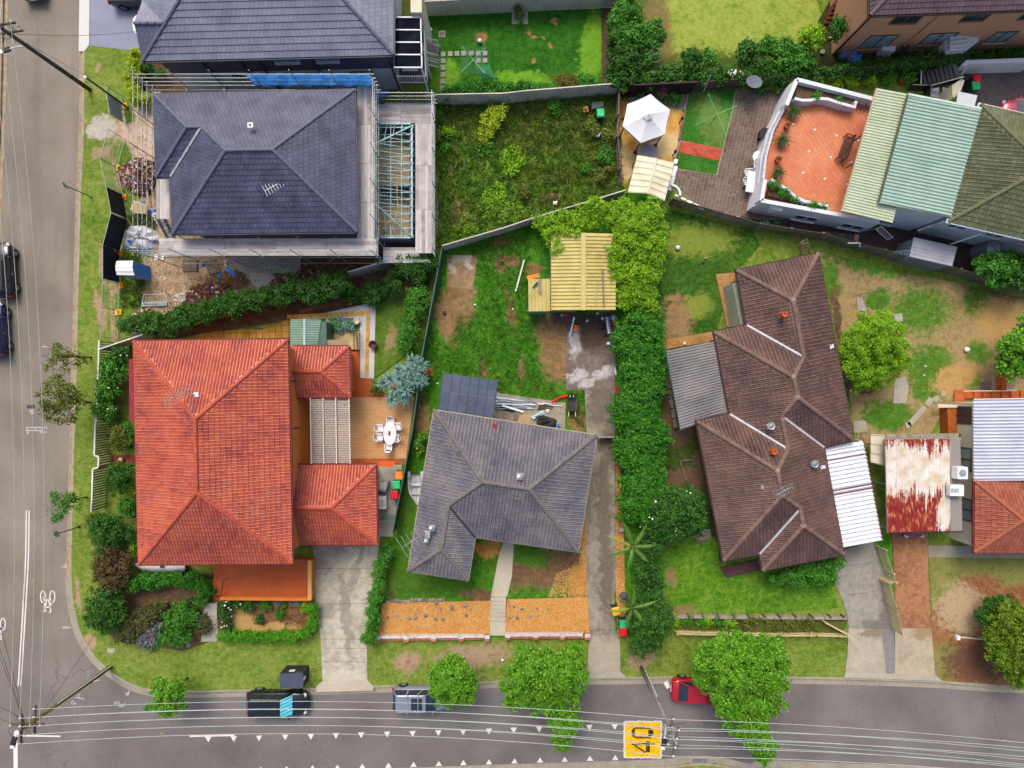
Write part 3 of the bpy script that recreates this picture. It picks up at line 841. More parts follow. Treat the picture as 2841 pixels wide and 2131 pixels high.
bp=Ft('brick_path',TL(2,0,[(1345,1076),(1665,1142),(1645,1236),(1325,1168)]),mat('brick_joint',['#9c4a35'],3))
Jr(bp,TL(2,0,[(1345,1076),(1665,1142),(1645,1236),(1325,1168)]),zl[0],-.205,.23,.115,.014,.02,mat('red_paver',['#c04a38','#d2604a','#dc7058'],1.5,.9,.1,island=.6),'brick',.5)
Ft('side_path',TL(3,1,[(-60,230),(800,400),(1100,350),(2100,480),(2100,860),(1700,780),(1000,560),(420,430),(-200,330)]),Fc('dark_path',['#3e3633','#4d4441','#5c524d'],scale=.5,bump=.2))
LOT=DL([(952,540),(1346,418),(1420,420),(1440,900),(1430,1376),(805,1380),(830,1200),(880,900)])
lot=Ft('main_lawn',LOT,Fc('yard_grass',['#2a620e','#3b7a15','#50901f','#699a34'],[(['#7d6040','#93744f','#a98c66'],[(T(1,1,1600,880),1.1,1.1,.2,.3),(T(1,1,1560,980),1.3,1.6,.2,.5),(T(1,1,1480,1080),.7,1.8,.3,.5),(T(1,1,1780,1440),.35,.8,0,.3),(T(2,1,400,1350),1.4,2.2,.1,.3),(T(2,1,430,1150),1.9,1.6,0,.3),(T(2,1,230,690),.6,.5,0,.4),(T(2,1,40,620),.8,.45,0,.4),(T(2,1,130,1440),.22,1.3,0,.4),(T(2,1,50,1000),.3,1.6,.2,.6),(T(1,2,1300,450),.6,1.8,0,.5),(T(2,2,560,470),.5,1.2,0,.6),(T(1,1,1900,470),.6,.5,0,.4),(T(1,1,1910,640),.5,.6,0,.4)]),(['#6a4f36','#7d6046','#94775a'],[(T(2,3,250,130),2.9,1.6,.1,.5),(T(2,2,430,1560),2.0,1.2,.1,.5),(T(1,3,1720,330),1.3,.6,-.2,.4),(T(1,3,1065,260),.4,1.4,0,.4)]),(['#3f6a18','#4f7c22','#61882c'],[(T(1,3,1350,200),3.5,1.6,.1,.4),(T(1,2,1180,1200),1.6,4.0,.2,.4),(T(1,2,1850,1500),1.4,1.0,0,.4),(T(2,3,180,30),1.8,.7,-.2,.3)]),(['#c08436','#d39c50','#b07a34'],[(T(2,3,560,230),.8,1.2,0,.5),(T(2,2,610,1400),.25,3.0,0,.5),(T(1,2,1800,1440),1.2,.6,.2,.5)])],scale=.55))
Ft('h5_back_lawn',TL(2,1,[(1140,200),(1900,380),(1960,500),(1780,700),(1600,1220),(1250,1330),(1150,900)]),Fc('lawn_b',['#244c12','#346018','#487422','#5f8630'],[(['#7f9434','#94a046'],[(T(2,1,1480,460),2.8,1.2,.1,.8),(T(2,1,1470,970),1.2,.9,.3,.6)]),(['#9a7a54','#ae9068'],[(T(2,1,1320,1080),1.0,1.6,0,.9),(T(2,1,1290,910),.7,.3,0,.5)])],scale=.55))
Ft('h5_side_yard',TL(2,2,[(1220,0),(1400,-100),(1640,400),(1660,1540),(1200,1420),(1180,700)]),Fc('dark_green_yard',['#2c4a14','#3c5a1c','#4f5e2c','#5c5838'],[(['#6a5340','#7b634c'],[(T(2,2,1330,540),1.4,1.2,0,.4),(T(2,2,1290,250),.6,3.5,-.2,.3),(T(2,2,1330,900),1.6,.6,.2,.6),(T(2,2,1480,860),.5,1.6,-.1,.4)])],scale=.6))  # dark green to olive grass with brown patches
Ft('dry_yard',DL([(1770,545),(2260,655),(2260,850),(2060,850),(2010,935),(1855,960)]),Fc('dry_grass',['#8c7a4c','#a58f60','#b99f72','#a89562'],[(['#3f6f1c','#548426','#6a9232'],[(T(3,1,900,620),4.2,1.0,-.2,.5),(T(3,1,560,800),.7,2.2,.1,.6),(T(3,1,1250,1000),2.2,1.6,0,1.0),(T(3,1,920,920),1.0,.9,0,.5),(T(3,1,1680,920),.9,1.3,0,.5),(T(3,1,1700,1330),1.0,.8,0,.4),(T(3,1,1330,1420),1.8,1.6,0,.6),(T(3,2,1000,420),2.0,1.2,0,.4),(T(3,2,1300,200),1.3,1.3,.3,.5),(T(3,2,1640,150),.9,.6,.3,.5),(T(3,1,1900,750),2.2,.5,-.25,.6)]),(['#5a4634','#6c5540','#7f6648'],[(T(3,1,1880,860),1.6,.6,-.2,.5),(T(3,1,610,1050),.4,2.2,.1,.6),(T(3,1,800,1580),1.4,.6,0,.5)]),(['#c09a5c','#caa66a','#b58a4c'],[(T(3,1,1520,1520),1.8,.9,.4,.6),(T(3,1,1850,1080),1.5,1.6,.2,.9)])],scale=.7))
Ft('front_lawn',TL(2,3,[(1200,-100),(1640,-120),(1640,100),(2100,60),(2340,60),(2480,200),(2560,430),(1900,470),(1260,470)]),Fc('lawn_c',['#3a6c12','#52871c','#6b9a28','#88a83c'],[(['#8a7a4a','#9c8a58'],[(T(2,3,1300,440),1.6,.4,0,.6),(T(2,3,1270,190),.5,.7,0,.5)])],scale=.55))
Ft('planting_bed',TL(2,3,[(1270,480),(1936,500),(2640,500),(2600,620),(1936,620),(1310,590)]),Fc('bed_soil',['#4a5a1e','#5f6a2c','#75683c'],scale=.8))
redyard=Ft('bare_yard',TL(3,3,[(1320,40),(2300,40),(2300,1050),(1800,1015),(1420,985),(1365,945),(1340,700),(1335,500)]),Fc('red_dirt',['#7d5436','#93633f','#a8754e','#8d6a48'],[(['#6f7f36','#8a8f4c','#9c9458'],[(T(3,3,1420,200),1.4,2.6,0,.7),(T(3,3,1600,90),4.5,.9,0,.5),(T(3,3,1440,850),1.2,1.4,0,.8),(T(3,3,1950,120),1.5,1.4,0,.5)]),(['#b59c7a','#c6ad8a','#a48b6a'],[(T(3,3,1560,440),1.7,1.9,.3,.6)]),(['#6b4a38','#7a5844'],[(T(3,3,1700,850),2.6,1.6,0,.6)])],scale=.6))
Ft('side_grass',TL(3,2,[(900,1380),(1010,1330),(1050,1659),(1055,1760),(980,1700)]),Fc('side_grass_mat',['#2f7a14','#46931e','#5ca62c'],scale=.8))
def Gu(name,cols,blobs,dark,light_blobs=None,light=None):
 L=[(dark,blobs)]if blobs else[]
 if light_blobs:L.append((light,light_blobs))
 return Fc(name,cols,L,scale=.5,bump=.25,fine=.35,bscale=50,breakup=.4)
dw=Ft('driveway',TL(1,3,[(466,-130),(985,-130),(880,680),(885,985),(540,992),(526,660),(482,372)]),Gu('driveway_a',['#a69f8c','#b9b2a0','#c9c2b1','#d3ccbb'],[(T(1,2,560,1480),1.7,1.6,0,.6),(T(1,3,720,480),.35,3.6,.1,.6),(T(1,3,800,120),.3,2.2,-.25,.6),(T(1,3,560,450),.9,.6,.4,.8)],['#948d7f','#a29b8d','#aea798']))
def Ky(a,b,par):
 MB().bar(a,b,.022,.012).build('expansion_joint',Hc,par)
for y0,x0,y1,x1 in((128,470,132,950),(400,560,396,888),(668,520,670,880),(738,530,742,880),(842,540,846,880)):
 Ky(T(1,3,x0,y0,zl[0]),T(1,3,x1,y1,zl[0]),dw)
cross=Ft('driveway_crossing',thick=.03,pts=TL(1,3,[(540,990),(885,985),(935,1026),(930,1062),(492,1074),(492,1030)]),m=Gx)
rd=Ft('driveway',TL(2,2,[(610,180),(850,130),(845,600),(850,1000),(855,1640)])+TL(2,3,[(840,350),(850,600),(885,700),(888,918),(632,925),(650,640),(628,360)])+TL(2,2,[(625,1300),(640,700)]),Gu('driveway_b',['#7f776c','#928a7e','#a29a8c','#ada595'],[(T(2,2,780,640),.5,1.2,0,.6),(T(2,2,760,1100),.5,5.0,0,.8),(T(2,3,780,180),.5,3.0,0,.8),(T(2,2,740,300),1.2,2.0,0,.7)],['#71685d','#81776b'],[(T(2,3,760,800),1.6,1.6,0,.5)],['#aaa28f','#bcb4a1']))
for x0,y0,x1,y1,r_ in((660,838,840,832,2),(628,1440,850,1440,2)):Ky(T(2,r_,x0,y0,zl[0]),T(2,r_,x1,y1,zl[0]),rd)
Ky(T(2,3,650,602,zl[0]),T(2,3,850,600,zl[0]),rd)
Ft('driveway_crossing',thick=.03,pts=TL(2,3,[(632,922),(888,918),(940,962),(630,968)]),m=Fv)
slab=Ft('concrete_slab',TL(2,1,[(470,1040),(850,1030),(850,1590),(620,1612),(470,1612)]),Gu('shed_slab',['#6c5f54','#80736a','#93887e'],[(T(2,1,700,1150),1.8,1.6,0,.7)],['#54463c','#665648'],[(T(2,1,560,1500),.7,.5,.3,.7),(T(2,1,640,1560),.8,.35,.4,.6),(T(2,1,760,1480),1.0,.35,.3,.7),(T(2,1,540,1250),.4,1.0,0,.8)],['#a8a2a0','#bdb8b8','#d4d0d0']))
Ft('old_slab',TL(1,1,[(1495,575),(1735,575),(1690,842),(1495,820)]),Gu('old_slab_mat',['#8a6f50','#9c8260','#ae9674'],None,None,[(T(1,1,1600,610),.9,.35,.1,.4),(T(1,1,1650,650),.5,.3,-.5,.4),(T(1,1,1530,690),.3,.4,0,.5)],['#b5a994','#c6bcaa']))
Ft('patio_slab',TL(2,2,[(-420,210),(-100,240),(470,325),(462,525),(-420,525)]),Fc('patio_slab_mat',['#8f8776','#a39b89','#b0a896'],[(['#b99a60','#c9ae74'],[(T(2,2,140,450),.6,.4,0,.4)])],scale=.7,bump=.2))
Ft('front_path',TL(2,2,[(-10,1400),(72,1400),(55,1659)])+TL(2,3,[(20,340),(-105,340)])+TL(1,2,[(1895,1480)]),Gx)
d5=Ft('driveway',TL(3,2,[(580,1480),(860,1390),(890,1400),(985,1659)])+TL(3,3,[(1030,600),(948,582),(700,580),(690,480),(660,380),(600,250),(610,150)]),Gu('driveway_c',['#8b8780','#9d9890','#aea89e'],[(T(3,3,1000,450),.5,2.0,.1,.6),(T(3,3,900,560),1.0,.4,0,.6)],['#7a756e','#88837b']))
for a,b in(((690,332),(930,300)),((640,112),(870,90))):Ky(T(3,3,*a,zl[0]),T(3,3,*b,zl[0]),d5)
Ft('driveway',TL(3,3,[(700,582),(948,586),(990,932),(674,920),(690,800)]),Gu('driveway_d',['#a39a88','#b5ac99','#c0b7a4'],[(T(3,3,880,620),.8,.4,0,.6)],['#8a8172','#968d7c']))
Ft('concrete_strip',TL(3,3,[(948,586),(1052,600),(1056,934),(990,932)]),mat('exposed_aggregate',['#6c6a6a','#8a8888','#9d9b9a'],8,.95,.5,30,fine=.5))
Ft('driveway',TL(3,3,[(1056,584),(1335,584),(1365,945),(1056,934)]),Gu('driveway_e',['#a89c86','#b9ad96','#c4b8a0'],[(T(3,3,1280,620),.8,.6,0,.7)],['#a08a6a','#a8946f']))
Ft('driveway_crossing',thick=.03,pts=TL(3,3,[(674,920),(1365,945),(1420,988),(1000,972),(660,962)]),m=Fv)
bd=Ft('brick_driveway',TL(3,2,[(1030,1310),(1310,1310),(1312,1659)])+TL(3,3,[(1335,584),(1070,584),(1050,250)]),Fc('brick_sand',['#7a5a44','#8b6a52'],scale=1.5))
Jr(bd,TL(3,2,[(1032,1310),(1308,1310),(1310,1659)])+TL(3,3,[(1333,582),(1072,582),(1052,250)]),zl[0],.0,.24,.24,.014,.014,mat('clay_paver',['#8c5e44','#a3714f','#b98560','#a86f50'],.35,.9,.2,island=.35,fine=.15),'brick',.5,jitter=.004)
def Gj(name,c1,c2,mortar,bw=.24,bh=.086):
 t=NT(name);t.set(.9,0,.2)
 sx=t.node('ShaderNodeSeparateXYZ');t.l.new(t.pos(),sx.inputs[0])
 cx=t.node('ShaderNodeCombineXYZ');t.l.new(t.math('ADD',sx.outputs[0],sx.outputs[1]),cx.inputs[0]);t.l.new(sx.outputs[2],cx.inputs[1])
 b=t.node('ShaderNodeTexBrick');t.l.new(cx.outputs[0],b.inputs['Vector'])
 b.inputs['Color1'].default_value=C(c1);b.inputs['Color2'].default_value=C(c2);b.inputs['Mortar'].default_value=C(mortar)
 b.inputs['Scale'].default_value=1.0;b.inputs['Brick Width'].default_value=bw;b.inputs['Row Height'].default_value=bh;b.inputs['Mortar Size'].default_value=.011
 n=t.noise(t.pos(),.7,4)
 t.color(t.mix(t.math('MULTIPLY',t.smooth(n,.4,.7),.25),b.outputs['Color'],C(c2)))
 t.bump(b.outputs['Fac'],.4,-.01)
 return t.m
Gg=Gj('red_brick','#c47e60','#d8966f','#dcc4aa')
Ga=Gj('orange_brick','#e0761f','#ee8a34','#e8b070')
Gy=Gj('dark_brick','#5a5362','#6a6372','#7d7786')
Gm=Gj('brown_brick','#5c4338','#6e5244','#8a7868')
Je=mat('grey_render',['#d4dae6','#dfe4ee'],.5,.85,.1,30)
Ht=mat('soffit_cream',['#cfc8b4','#dcd6c4'],1,.8)
Jc=mat('charcoal_gutter',['#3c3f4c','#4b4e5c'],2,.5)
Hm=mat('brown_gutter',['#3a2c28','#4a3a35'],2,.5)
Kb=mat('cream_gutter',['#b3a888','#c6bb9b'],2,.6)
Jd=mat('maroon_gutter',['#6e2a2c','#80383a'],2,.5)
Z3=Vector((0,0,1))
def He(root,corners,d,z,m,name='eave_lining'):
 mb=MB();mb.ring(corners,Gr(corners,d+.05),z-.06,z-.03);mb.build(name,m,root)
def Km(name,label,c,r=.2):
 root=Fb(name,label,'roof vent',c)
 mb=MB();mb.box(Vector(c)+Vector((0,0,.03)),(r*2.3,r*2.3,.04));mb.build('base_plate',Fe,root)
 mb=MB();mb.lathe(c,[(r*.7,.03),(r*.7,.12)],12);mb.build('collar',Fe,root)
 mb=MB();c2=Vector(c)+Vector((0,0,.12));n=16
 for k in range(n):
  a=2*pi*k/n
  pts=[c2+Vector((math.cos(a+t*.5)*r*math.sin(.35+t*2.5),math.sin(a+t*.5)*r*math.sin(.35+t*2.5),r*1.1*(t-.02)))for t in(.05,.3,.55,.8,1.0)]
  pts2=[p+(Vector((-math.sin(a),math.cos(a),0))*r*.36)for p in pts]
  for i in range(4):mb.quad(pts[i],pts2[i],pts2[i+1],pts[i+1])
 mb.lathe(c2,[(r*.35,r*1.06),(r*.1,r*1.14)],10)
 mb.lathe(c2,[(r*.5,0),(r*.82,r*.5),(r*.4,r)],12)
 mb.build('turbine',mat('bright_aluminium',['#c9c6cc','#e6e2e8'],3,.35,metal=.6),root,True)
 return root
def Hu(name,label,c,ang,L=1.6,n=8,ew=.75,h=.9,m=None,plate=False):
 root=Fb(name,label,'antenna',c);m=m or Fe;c=Vector(c)
 MB().tube([c,c+Z3*h],.025).build('mast',m,root)
 d=Vector((math.cos(ang),math.sin(ang),0));s=Vector((-d.y,d.x,0));top=c+Z3*h
 MB().tube([top-d*L*.5,top+d*L*.5],.024).build('boom',m,root)
 for k in range(n):
  p=top+d*L*(k/(n-1)-.5);w=ew*(1-.25*k/n)/2
  MB().tube([p-s*w,p+s*w],.016,5).build('element',m,root)
 if plate:
  MB().box(c+Z3*.05,(.3,.35,.04),ang).build('bracket',m,root)
 return root
ze=5.6
hb=Fb('house_under_construction','two storey house being built with charcoal tiled roof inside scaffolding','house',D(560,350))
E=[T(0,0,1182,725,ze),T(1,0,783,690,ze),T(1,1,803,395,ze),T(0,1,1325,412,ze),T(0,0,1312,1358,ze),T(0,0,1200,1358,ze)]
Ko=mat('charcoal_tile',['#3c3f58','#474b64','#535770','#5f637c'],.8,.5,.05,40,island=.2,spec=.3)
Jb=mat('charcoal_cap',['#5c5f74','#6a6d82'],2,.6)
rf=Roof(E,24,{'R1':(0,1,2),'R2':(0,3,2),'R3':(0,5,4),'R4':(0,4,3)},{0:[0,1,'R1','R2','R4','R3'],1:[1,2,'R1'],2:[2,3,'R2','R1'],3:[3,4,'R4','R2'],4:[4,5,'R3','R4'],5:[5,0,'R3']},valleys=[(4,'R4')])
rf.build(hb,Ko,Jb,mat('roof_batten',['#2d2f3a','#363945'],2),Fr,.3,.34,.04,.016,.5,300,gutter_m=Jc,valley_m=Fe,cap_r=.12)
Jq(hb,E,.5,.0,5.5,Gy);He(hb,E,.5,ze-.1,Je)
ant=Hu('roof_antenna','pale multi rod antenna on the charcoal roof of the unfinished house',T(1,0,215,1445,6.2),.5,1.7,9,.8,.7,Fa,True)
sk=T(0,0,1925,965,7.4)
vent=Fb('roof_vent','small square white vent near the ridge of the charcoal roof','roof vent',sk)
MB().box(sk+Z3*.06,(.36,.34,.1),.05).build('vent_cover',Fa,vent);MB().lathe(sk+Z3*.1,[(.06,0),(.05,.1)],8).build('spigot',Ff,vent)
ext=Fb('rear_extension','roofless single storey extension with pale teal steel roof framing','extension',D(860,370))
ex0,ex1,ey0,ey1=E[1].x+.5,-7.45,10.75,19.0
Jk('floor_slab',[(ex0,ey0,0),(ex1,ey0,0),(ex1,ey1,0),(ex0,ey1,0)],1.0,mat('dusty_slab',['#c4a878','#d8be90','#e6d0a8'],.6,.9,fine=.3),ext)
mb=MB()
for a,b in(((ex1,ey0),(ex1,ey1)),((ex0,ey0),(ex1,ey0)),((ex0,ey1),(ex1,ey1)),((ex0,14.6),(ex1,14.6))):
 mb.bar((a[0],a[1],1.25),(b[0],b[1],1.25),.22,2.5)
mb.build('wall',Gy,ext)
Qk=mat('teal_steel',['#7fa5ae','#9cc2c8','#b8d6da'],4,.5,metal=.3)
def Ho(a,b,w=.05):MB().bar(a,b,w,w).build('rafter',Qk,ext)
zp,zr2=2.6,3.7;xm=ex0+.5
yN,yS=17.2,12.9
for k in range(16):
 y=ey0+.15+k*(ey1-ey0-.3)/15
 top=zr2 if yS<=y<=yN else zp+(zr2-zp)*((ey1-y)/(ey1-yN)if y>yN else(y-ey0)/(yS-ey0))
 xs=ex1+(xm-ex1)*((top-zp)/(zr2-zp))
 Ho((ex1+.25,y,zp),(xs,y,top));Ho((ex1,y,zp-.05),(ex0,y,zp-.05),.05)
Ho((xm,yS,zr2),(xm,yN,zr2));Ho((xm,yN,zr2),(ex1+.2,ey1,zp),.09);Ho((xm,yS,zr2),(ex1+.2,ey0,zp),.09)
Ho((ex1+.1,ey0,zp),(ex1+.1,ey1,zp),.12);Ho((ex0,ey1+.1,zp),(ex1,ey1+.1,zp),.1);Ho((ex0,ey0,zp),(ex1,ey0,zp),.1)
for k in range(1,4):
 f=k/4;x=xm+(ex1-xm)*f;z=zr2+(zp-zr2)*f
 Ho((x,yN+(ey1-yN)*f,z),(x,ey1,zp));Ho((x,yS+(ey0-yS)*f,z),(x,ey0,zp))
for x in(-8.1,-8.9,-9.7):Ho((x,ey0,zp),(x,ey1,zp),.05)
hose=MB();hose.tube([(-9.9,11.9,2.75),(-9.0,11.8,2.72),(-8.55,12.0,2.72),(-8.35,12.7,2.75),(-8.4,14.0,2.8),(-8.4,15.2,2.85)],.035)
tag(hose.build('yellow_hose',mat('hose_yellow','#e8b822')),'yellow hose lying over the teal roof frame of the extension','hose')
scf=Fb('scaffold','steel tube scaffolding with grey plank decks wrapped around the unfinished house','scaffold',D(560,355))
Ka=mat('scaffold_tube',['#8f979a','#aab3b6','#c4ccce'],3,.4,metal=.4)
def std(x,y,z0=.0,z1=6.6):MB().tube([(x,y,z0),(x,y,z1)],.028,6).build('standard',Ka,scf)
def led(a,b,r=.026):MB().tube([a,b],r,6).build('ledger',Ka,scf)
bx0,bx1,by0,by1=E[0].x,E[1].x,E[3].y,E[0].y
W0,W1,S0,N1=bx0-1.15,bx1+1.25,by0-1.25,by1+1.15
xs=[W0+k*(W1-W0)/6 for k in range(7)];ys=[S0+k*(N1-S0)/5 for k in range(6)]
for x in xs:std(x,S0);std(x,N1)
for y in ys[1:-1]:std(W0,y)
for y in ys[1:-1]:std(W1,y)
for x in xs:std(x,by0-.1,0,5.2)
for z in(1.9,3.9,4.55,5.05,5.55,6.05):
 led((W0-.2,S0,z),(W1+.2,S0,z));led((W0,S0-.3,z),(W0,N1+.3,z))
 led((W0-.2,N1,z),(W1+.2,N1,z))
 if z<5.6:led((W1,S0,z),(W1,N1,z))
for x in xs:led((x,by0-.2,4.4),(x,S0-.15,4.4));led((x,by1+.1,4.4),(x,N1+.15,4.4))
for k in(0,2,4):led((xs[k],S0,.3),(xs[k+1],S0,4.4));led((xs[k],N1,1.0),(xs[k+1],N1,4.4))
_pl={}
def Qr(a,b,w=.225,z=4.5):
 a=Vector((a[0],a[1],z));b=Vector((b[0],b[1],z));L=(b-a).length;key=round(L,2)
 if key not in _pl:
  mb=MB();mb.box((0,0,0),(L,w,.04));_pl[key]=mb.mesh('plank',Kr)
 Jo('plank',_pl[key],scf,(a+b)/2+Vector((0,0,R.uniform(-.008,.012))),math.atan2((b-a).y,(b-a).x)+R.uniform(-.006,.006))
def Kj(x0,x1,y0,y1,z,along,L=3.0,w=.235):
 if along=='x':
  n=int((y1-y0)/w);m_=max(1,int(round((x1-x0)/L)))
  for i in range(n):
   for k in range(m_):Qr((x0+k*(x1-x0)/m_+.01,y0+(i+.5)*w),(x0+(k+1)*(x1-x0)/m_-.01,y0+(i+.5)*w),z=z)
 else:
  n=int((x1-x0)/w);m_=max(1,int(round((y1-y0)/L)))
  for i in range(n):
   for k in range(m_):Qr((x0+(i+.5)*w,y0+k*(y1-y0)/m_+.01),(x0+(i+.5)*w,y0+(k+1)*(y1-y0)/m_-.01),z=z)
Kj(bx1-.1,W1,by0-.2,N1,4.45,'y',2.8)
Kj(bx0+.7,W1+.1,S0+.05,by0+.1,4.45,'x',3.2)
Kj(-25.0,-24.0,11.6,16.2,4.45,'y',4.6);Kj(-24.9,-23.7,9.1,10.3,4.3,'x',1.2)
Kj(bx0-.5,bx0+.05,by0+5.8,by1+.6,4.75,'y',3.2)
Kj(bx0-.4,bx0+5.2,by1-.1,by1+.45,4.75,'x',2.8)
Kj(-7.1,-5.75,9.6,19.3,2.55,'y',3.2)
Kj(-10.6,-5.75,19.15,20.6,2.55,'x',2.4)
Kj(-9.6,-6.3,9.0,10.2,2.0,'x',3.2)
for y in(9.8,12.1,14.5,16.9,19.3,20.6):std(-5.7,y,0,4.1);
for y in(12.1,14.5,16.9):std(-7.15,y,0,3.4)
for x in(-10.4,-8.0):std(x,20.7,0,4.1)
for z in(2.4,3.0,3.5,4.0):led((-5.7,9.4,z),(-5.7,20.9,z));led((-10.6,20.7,z),(-5.5,20.7,z))
for z in(2.4,3.0):led((-9.8,9.0,z),(-6.0,9.0,z))
for p in((-9.9,8.9),(-6.4,8.9)):std(p[0],p[1],0,3.2)
mb=MB();pp=[(W1-8.5,N1+.02),(W1-4,N1+.06),(W1-.1,N1+.02)]
for i in range(2):
 n=6
 for k in range(n):
  a0,a1=k/n,(k+1)/n
  def tp(i_,a,z):
   q=Vector((*pp[i_],0)).lerp(Vector((*pp[i_+1],0)),a);return Vector((q.x,q.y+.08*math.sin(a*19+z*3),z))
  mb.quad(tp(i,a0,4.4),tp(i,a1,4.4),tp(i,a1,6.0),tp(i,a0,6.0))
tag(mb.build('scaffold_tarp',mat('blue_tarp_sheet',['#2b86f0','#4a9cfa','#66b2ff'],1.8,.55,.5,6,trans=.65)),'blue tarpaulin tied along the north side of the scaffold','tarpaulin')
mb=MB();mb.quad((-10.5,20.8,3.9),(-8.7,20.9,3.9),(-9.4,20.8,2.9),(-10.5,20.75,2.7));mb.quad((-10.5,20.75,2.7),(-9.4,20.8,2.9),(-9.3,21.2,2.2),(-10.4,21.1,2.0))
tag(mb.build('tarp',Gh),'small torn blue tarpaulin hanging behind the extension deck','tarpaulin')
mb=MB();
for k in range(7):mb.quad((-5.55,11+k*.6,2.0+.1*math.sin(k*3)),(-5.5+.1*math.sin(k),11.6+k*.6,2.05),(-5.45+.08*math.cos(k*2),11.6+k*.6,3.5),(-5.5,11+k*.6,3.5))
tag(mb.build('debris_netting',mat('pale_netting',['#b8bcb8','#d0d4d0'],3,.8,alpha=.35)),'pale see-through debris netting on the east side of the scaffold','netting')
stair=Fb('scaffold_stair','stepped scaffold stair with pale treads beside the charcoal roof','stair',T(0,1,1260,380))
for k in range(8):MB().box(T(0,1,1215+k*14,265+k*27,4.1-k*.48),(.85,.3,.05)).build('tread',Kr,stair)
MB().bar(T(0,1,1190,260,4.2),T(0,1,1300,475,.3),.06,.2).build('stringer',Ka,stair);MB().bar(T(0,1,1240,255,4.2),T(0,1,1350,470,.3),.06,.2).build('stringer',Ka,stair)
Hp=mat('red_tile',['#984846','#b85648','#c6624c','#d06c50','#d67048'],.55,.45,.05,40,island=.42,spec=.5,stain=('#c87a68',.35))
Hg=mat('red_cap',['#a8452f','#bc5238','#c66446'],2,.7,.1,20,island=.4)
Hi=mat('red_underlay',['#6b2a22','#7a3428'],2)
rh=Fb('red_tiled_house','large house with red terracotta hip roof and orange brick walls','house',D(460,980))
E=[T(0,1,1027,1237,ze),T(1,1,272,1222,ze),T(1,2,308,1556,ze),T(0,2,1066,1566,ze)]
E[1].y=(E[0].y+E[1].y)/2+.05;
rf=Roof(E,22.5,{'R1':(0,1,3),'R2':(2,1,3)},{0:[0,1,'R1'],1:[1,2,'R2','R1'],2:[2,3,'R2'],3:[3,0,'R1','R2']})
rf.build(rh,Hp,Hg,Hi,Fk,.22,.33,.04,.012,.0,300,gutter_m=Jd)
_,rw=Jq(rh,E,.5,.0,5.5,Ga);He(rh,E,.5,ze-.1,Ht)
xw=rw[1].x if hasattr(rw[1],'x')else rw[1][0]
Jf(rh,T(0,1,988,1375,5.35),T(0,1,1032,1375,5.5),T(0,2,1036,470,5.5),T(0,2,993,470,5.35),.08,.02,.6,mat('maroon_sheet',['#8c2234','#a03042'],2,.5),square=False)
zw=2.8
MX=T(1,2,300,500,0).x
def Uy(pts,zc,rid,apexpix):
 w=[p.copy()for p in pts]
 return w
xw0=-16.05
S_=[Vector((xw0,T(1,2,365,803,zw).y,zw)),T(1,2,947,795,zw),T(1,2,957,1408,zw),Vector((xw0,T(1,2,385,1412,zw).y,zw))]
S_[1].y=S_[0].y;S_[2].y=S_[3].y
rf=Roof(S_,23,{'R1':(0,1,2)},{},())
ry=(S_[0].y+S_[2].y)/2;rf.r['R0']=Vector((xw0,ry,rf.r['R1'].z))
rf.faces={0:[0,1,'R1','R0'],1:[1,2,'R1'],2:[2,3,'R0','R1']}
rf.build(rh,Hp,Hg,Hi,Fk,.22,.33,.04,.012,.0,150,gutter_m=None)
N_=[Vector((xw0,T(1,1,330,1277,zw).y,zw)),T(1,1,743,1275,zw),T(1,2,752,275,zw),Vector((xw0,T(1,2,345,283,zw).y,zw))]
N_[1].y=N_[0].y;N_[2].y=N_[3].y
rf=Roof(N_,23,{'R1':(0,1,2)},{},())
rf.r['R0']=Vector((xw0,(N_[0].y+N_[2].y)/2,rf.r['R1'].z))
rf.faces={0:[0,1,'R1','R0'],1:[1,2,'R1'],2:[2,3,'R0','R1']}
rf.build(rh,Hp,Hg,Hi,Fk,.22,.33,.04,.012,.0,150,gutter_m=None)
for W_ in(S_,N_):
 mb=MB();c=Gr(W_,.45);mb.ring(c,Gr(W_,.65),0,2.7);mb.build('wing_wall',Ga,rh);He(rh,W_,.45,zw-.05,Ht)
 mb=MB();mb.bar((W_[1].x+.06,W_[1].y,zw-.07),(W_[2].x+.06,W_[2].y,zw-.07),.12,.1);mb.bar((W_[0].x,W_[0].y+.06,zw-.07),(W_[1].x,W_[1].y+.06,zw-.07),.12,.1);mb.bar((W_[3].x,W_[3].y-.06,zw-.07),(W_[2].x,W_[2].y-.06,zw-.07),.12,.1);mb.build('gutter',Jd,rh)
 MB().bar((xw0+.05,W_[0].y-.3,zw+.2),(xw0+.05,(W_[0].y+W_[2].y)/2,zw+1.35),.22,.05).build('apron_flashing',mat('apron_clay','#c77d56'),rh)
 MB().bar((xw0+.05,W_[2].y+.3,zw+.2),(xw0+.05,(W_[0].y+W_[2].y)/2,zw+1.35),.22,.05).build('apron_flashing',mat('apron_clay','#c77d56'),rh)
for y in(1.3,-.7,-2.7,-5.2):
 Hd(rh,(xw0,y-.5),(xw0,y+.5),.9,2.1,(1,0,0),Fa,Hk,1)
for cx_,cy_,zz in((320,160,4.0),(330,1070,4.0),(348,522,3.4)):
 MB().bar(T(1,2,cx_-34,cy_,4.6),T(1,2,cx_+20,cy_-3,4.3),.1,.1).build('downpipe',Ff,rh)
pg=Fb('pergola','translucent sheeted pergola with cream rafters between the red wings','pergola',T(1,2,600,540))
t=NT('tinted_polycarbonate');t.set(.25,0,.5);t.color(t.ramp(t.noise(t.pos(),.5,3),[(.35,C('#9a8f92')),(.65,C('#b5a596'))]));t.b.inputs['Alpha'].default_value=.62
Jf(pg,T(1,2,748,282,2.6),T(1,2,758,792,2.6),T(1,2,452,792,2.75),T(1,2,446,282,2.75),.14,.02,.86,t.m,square=False)
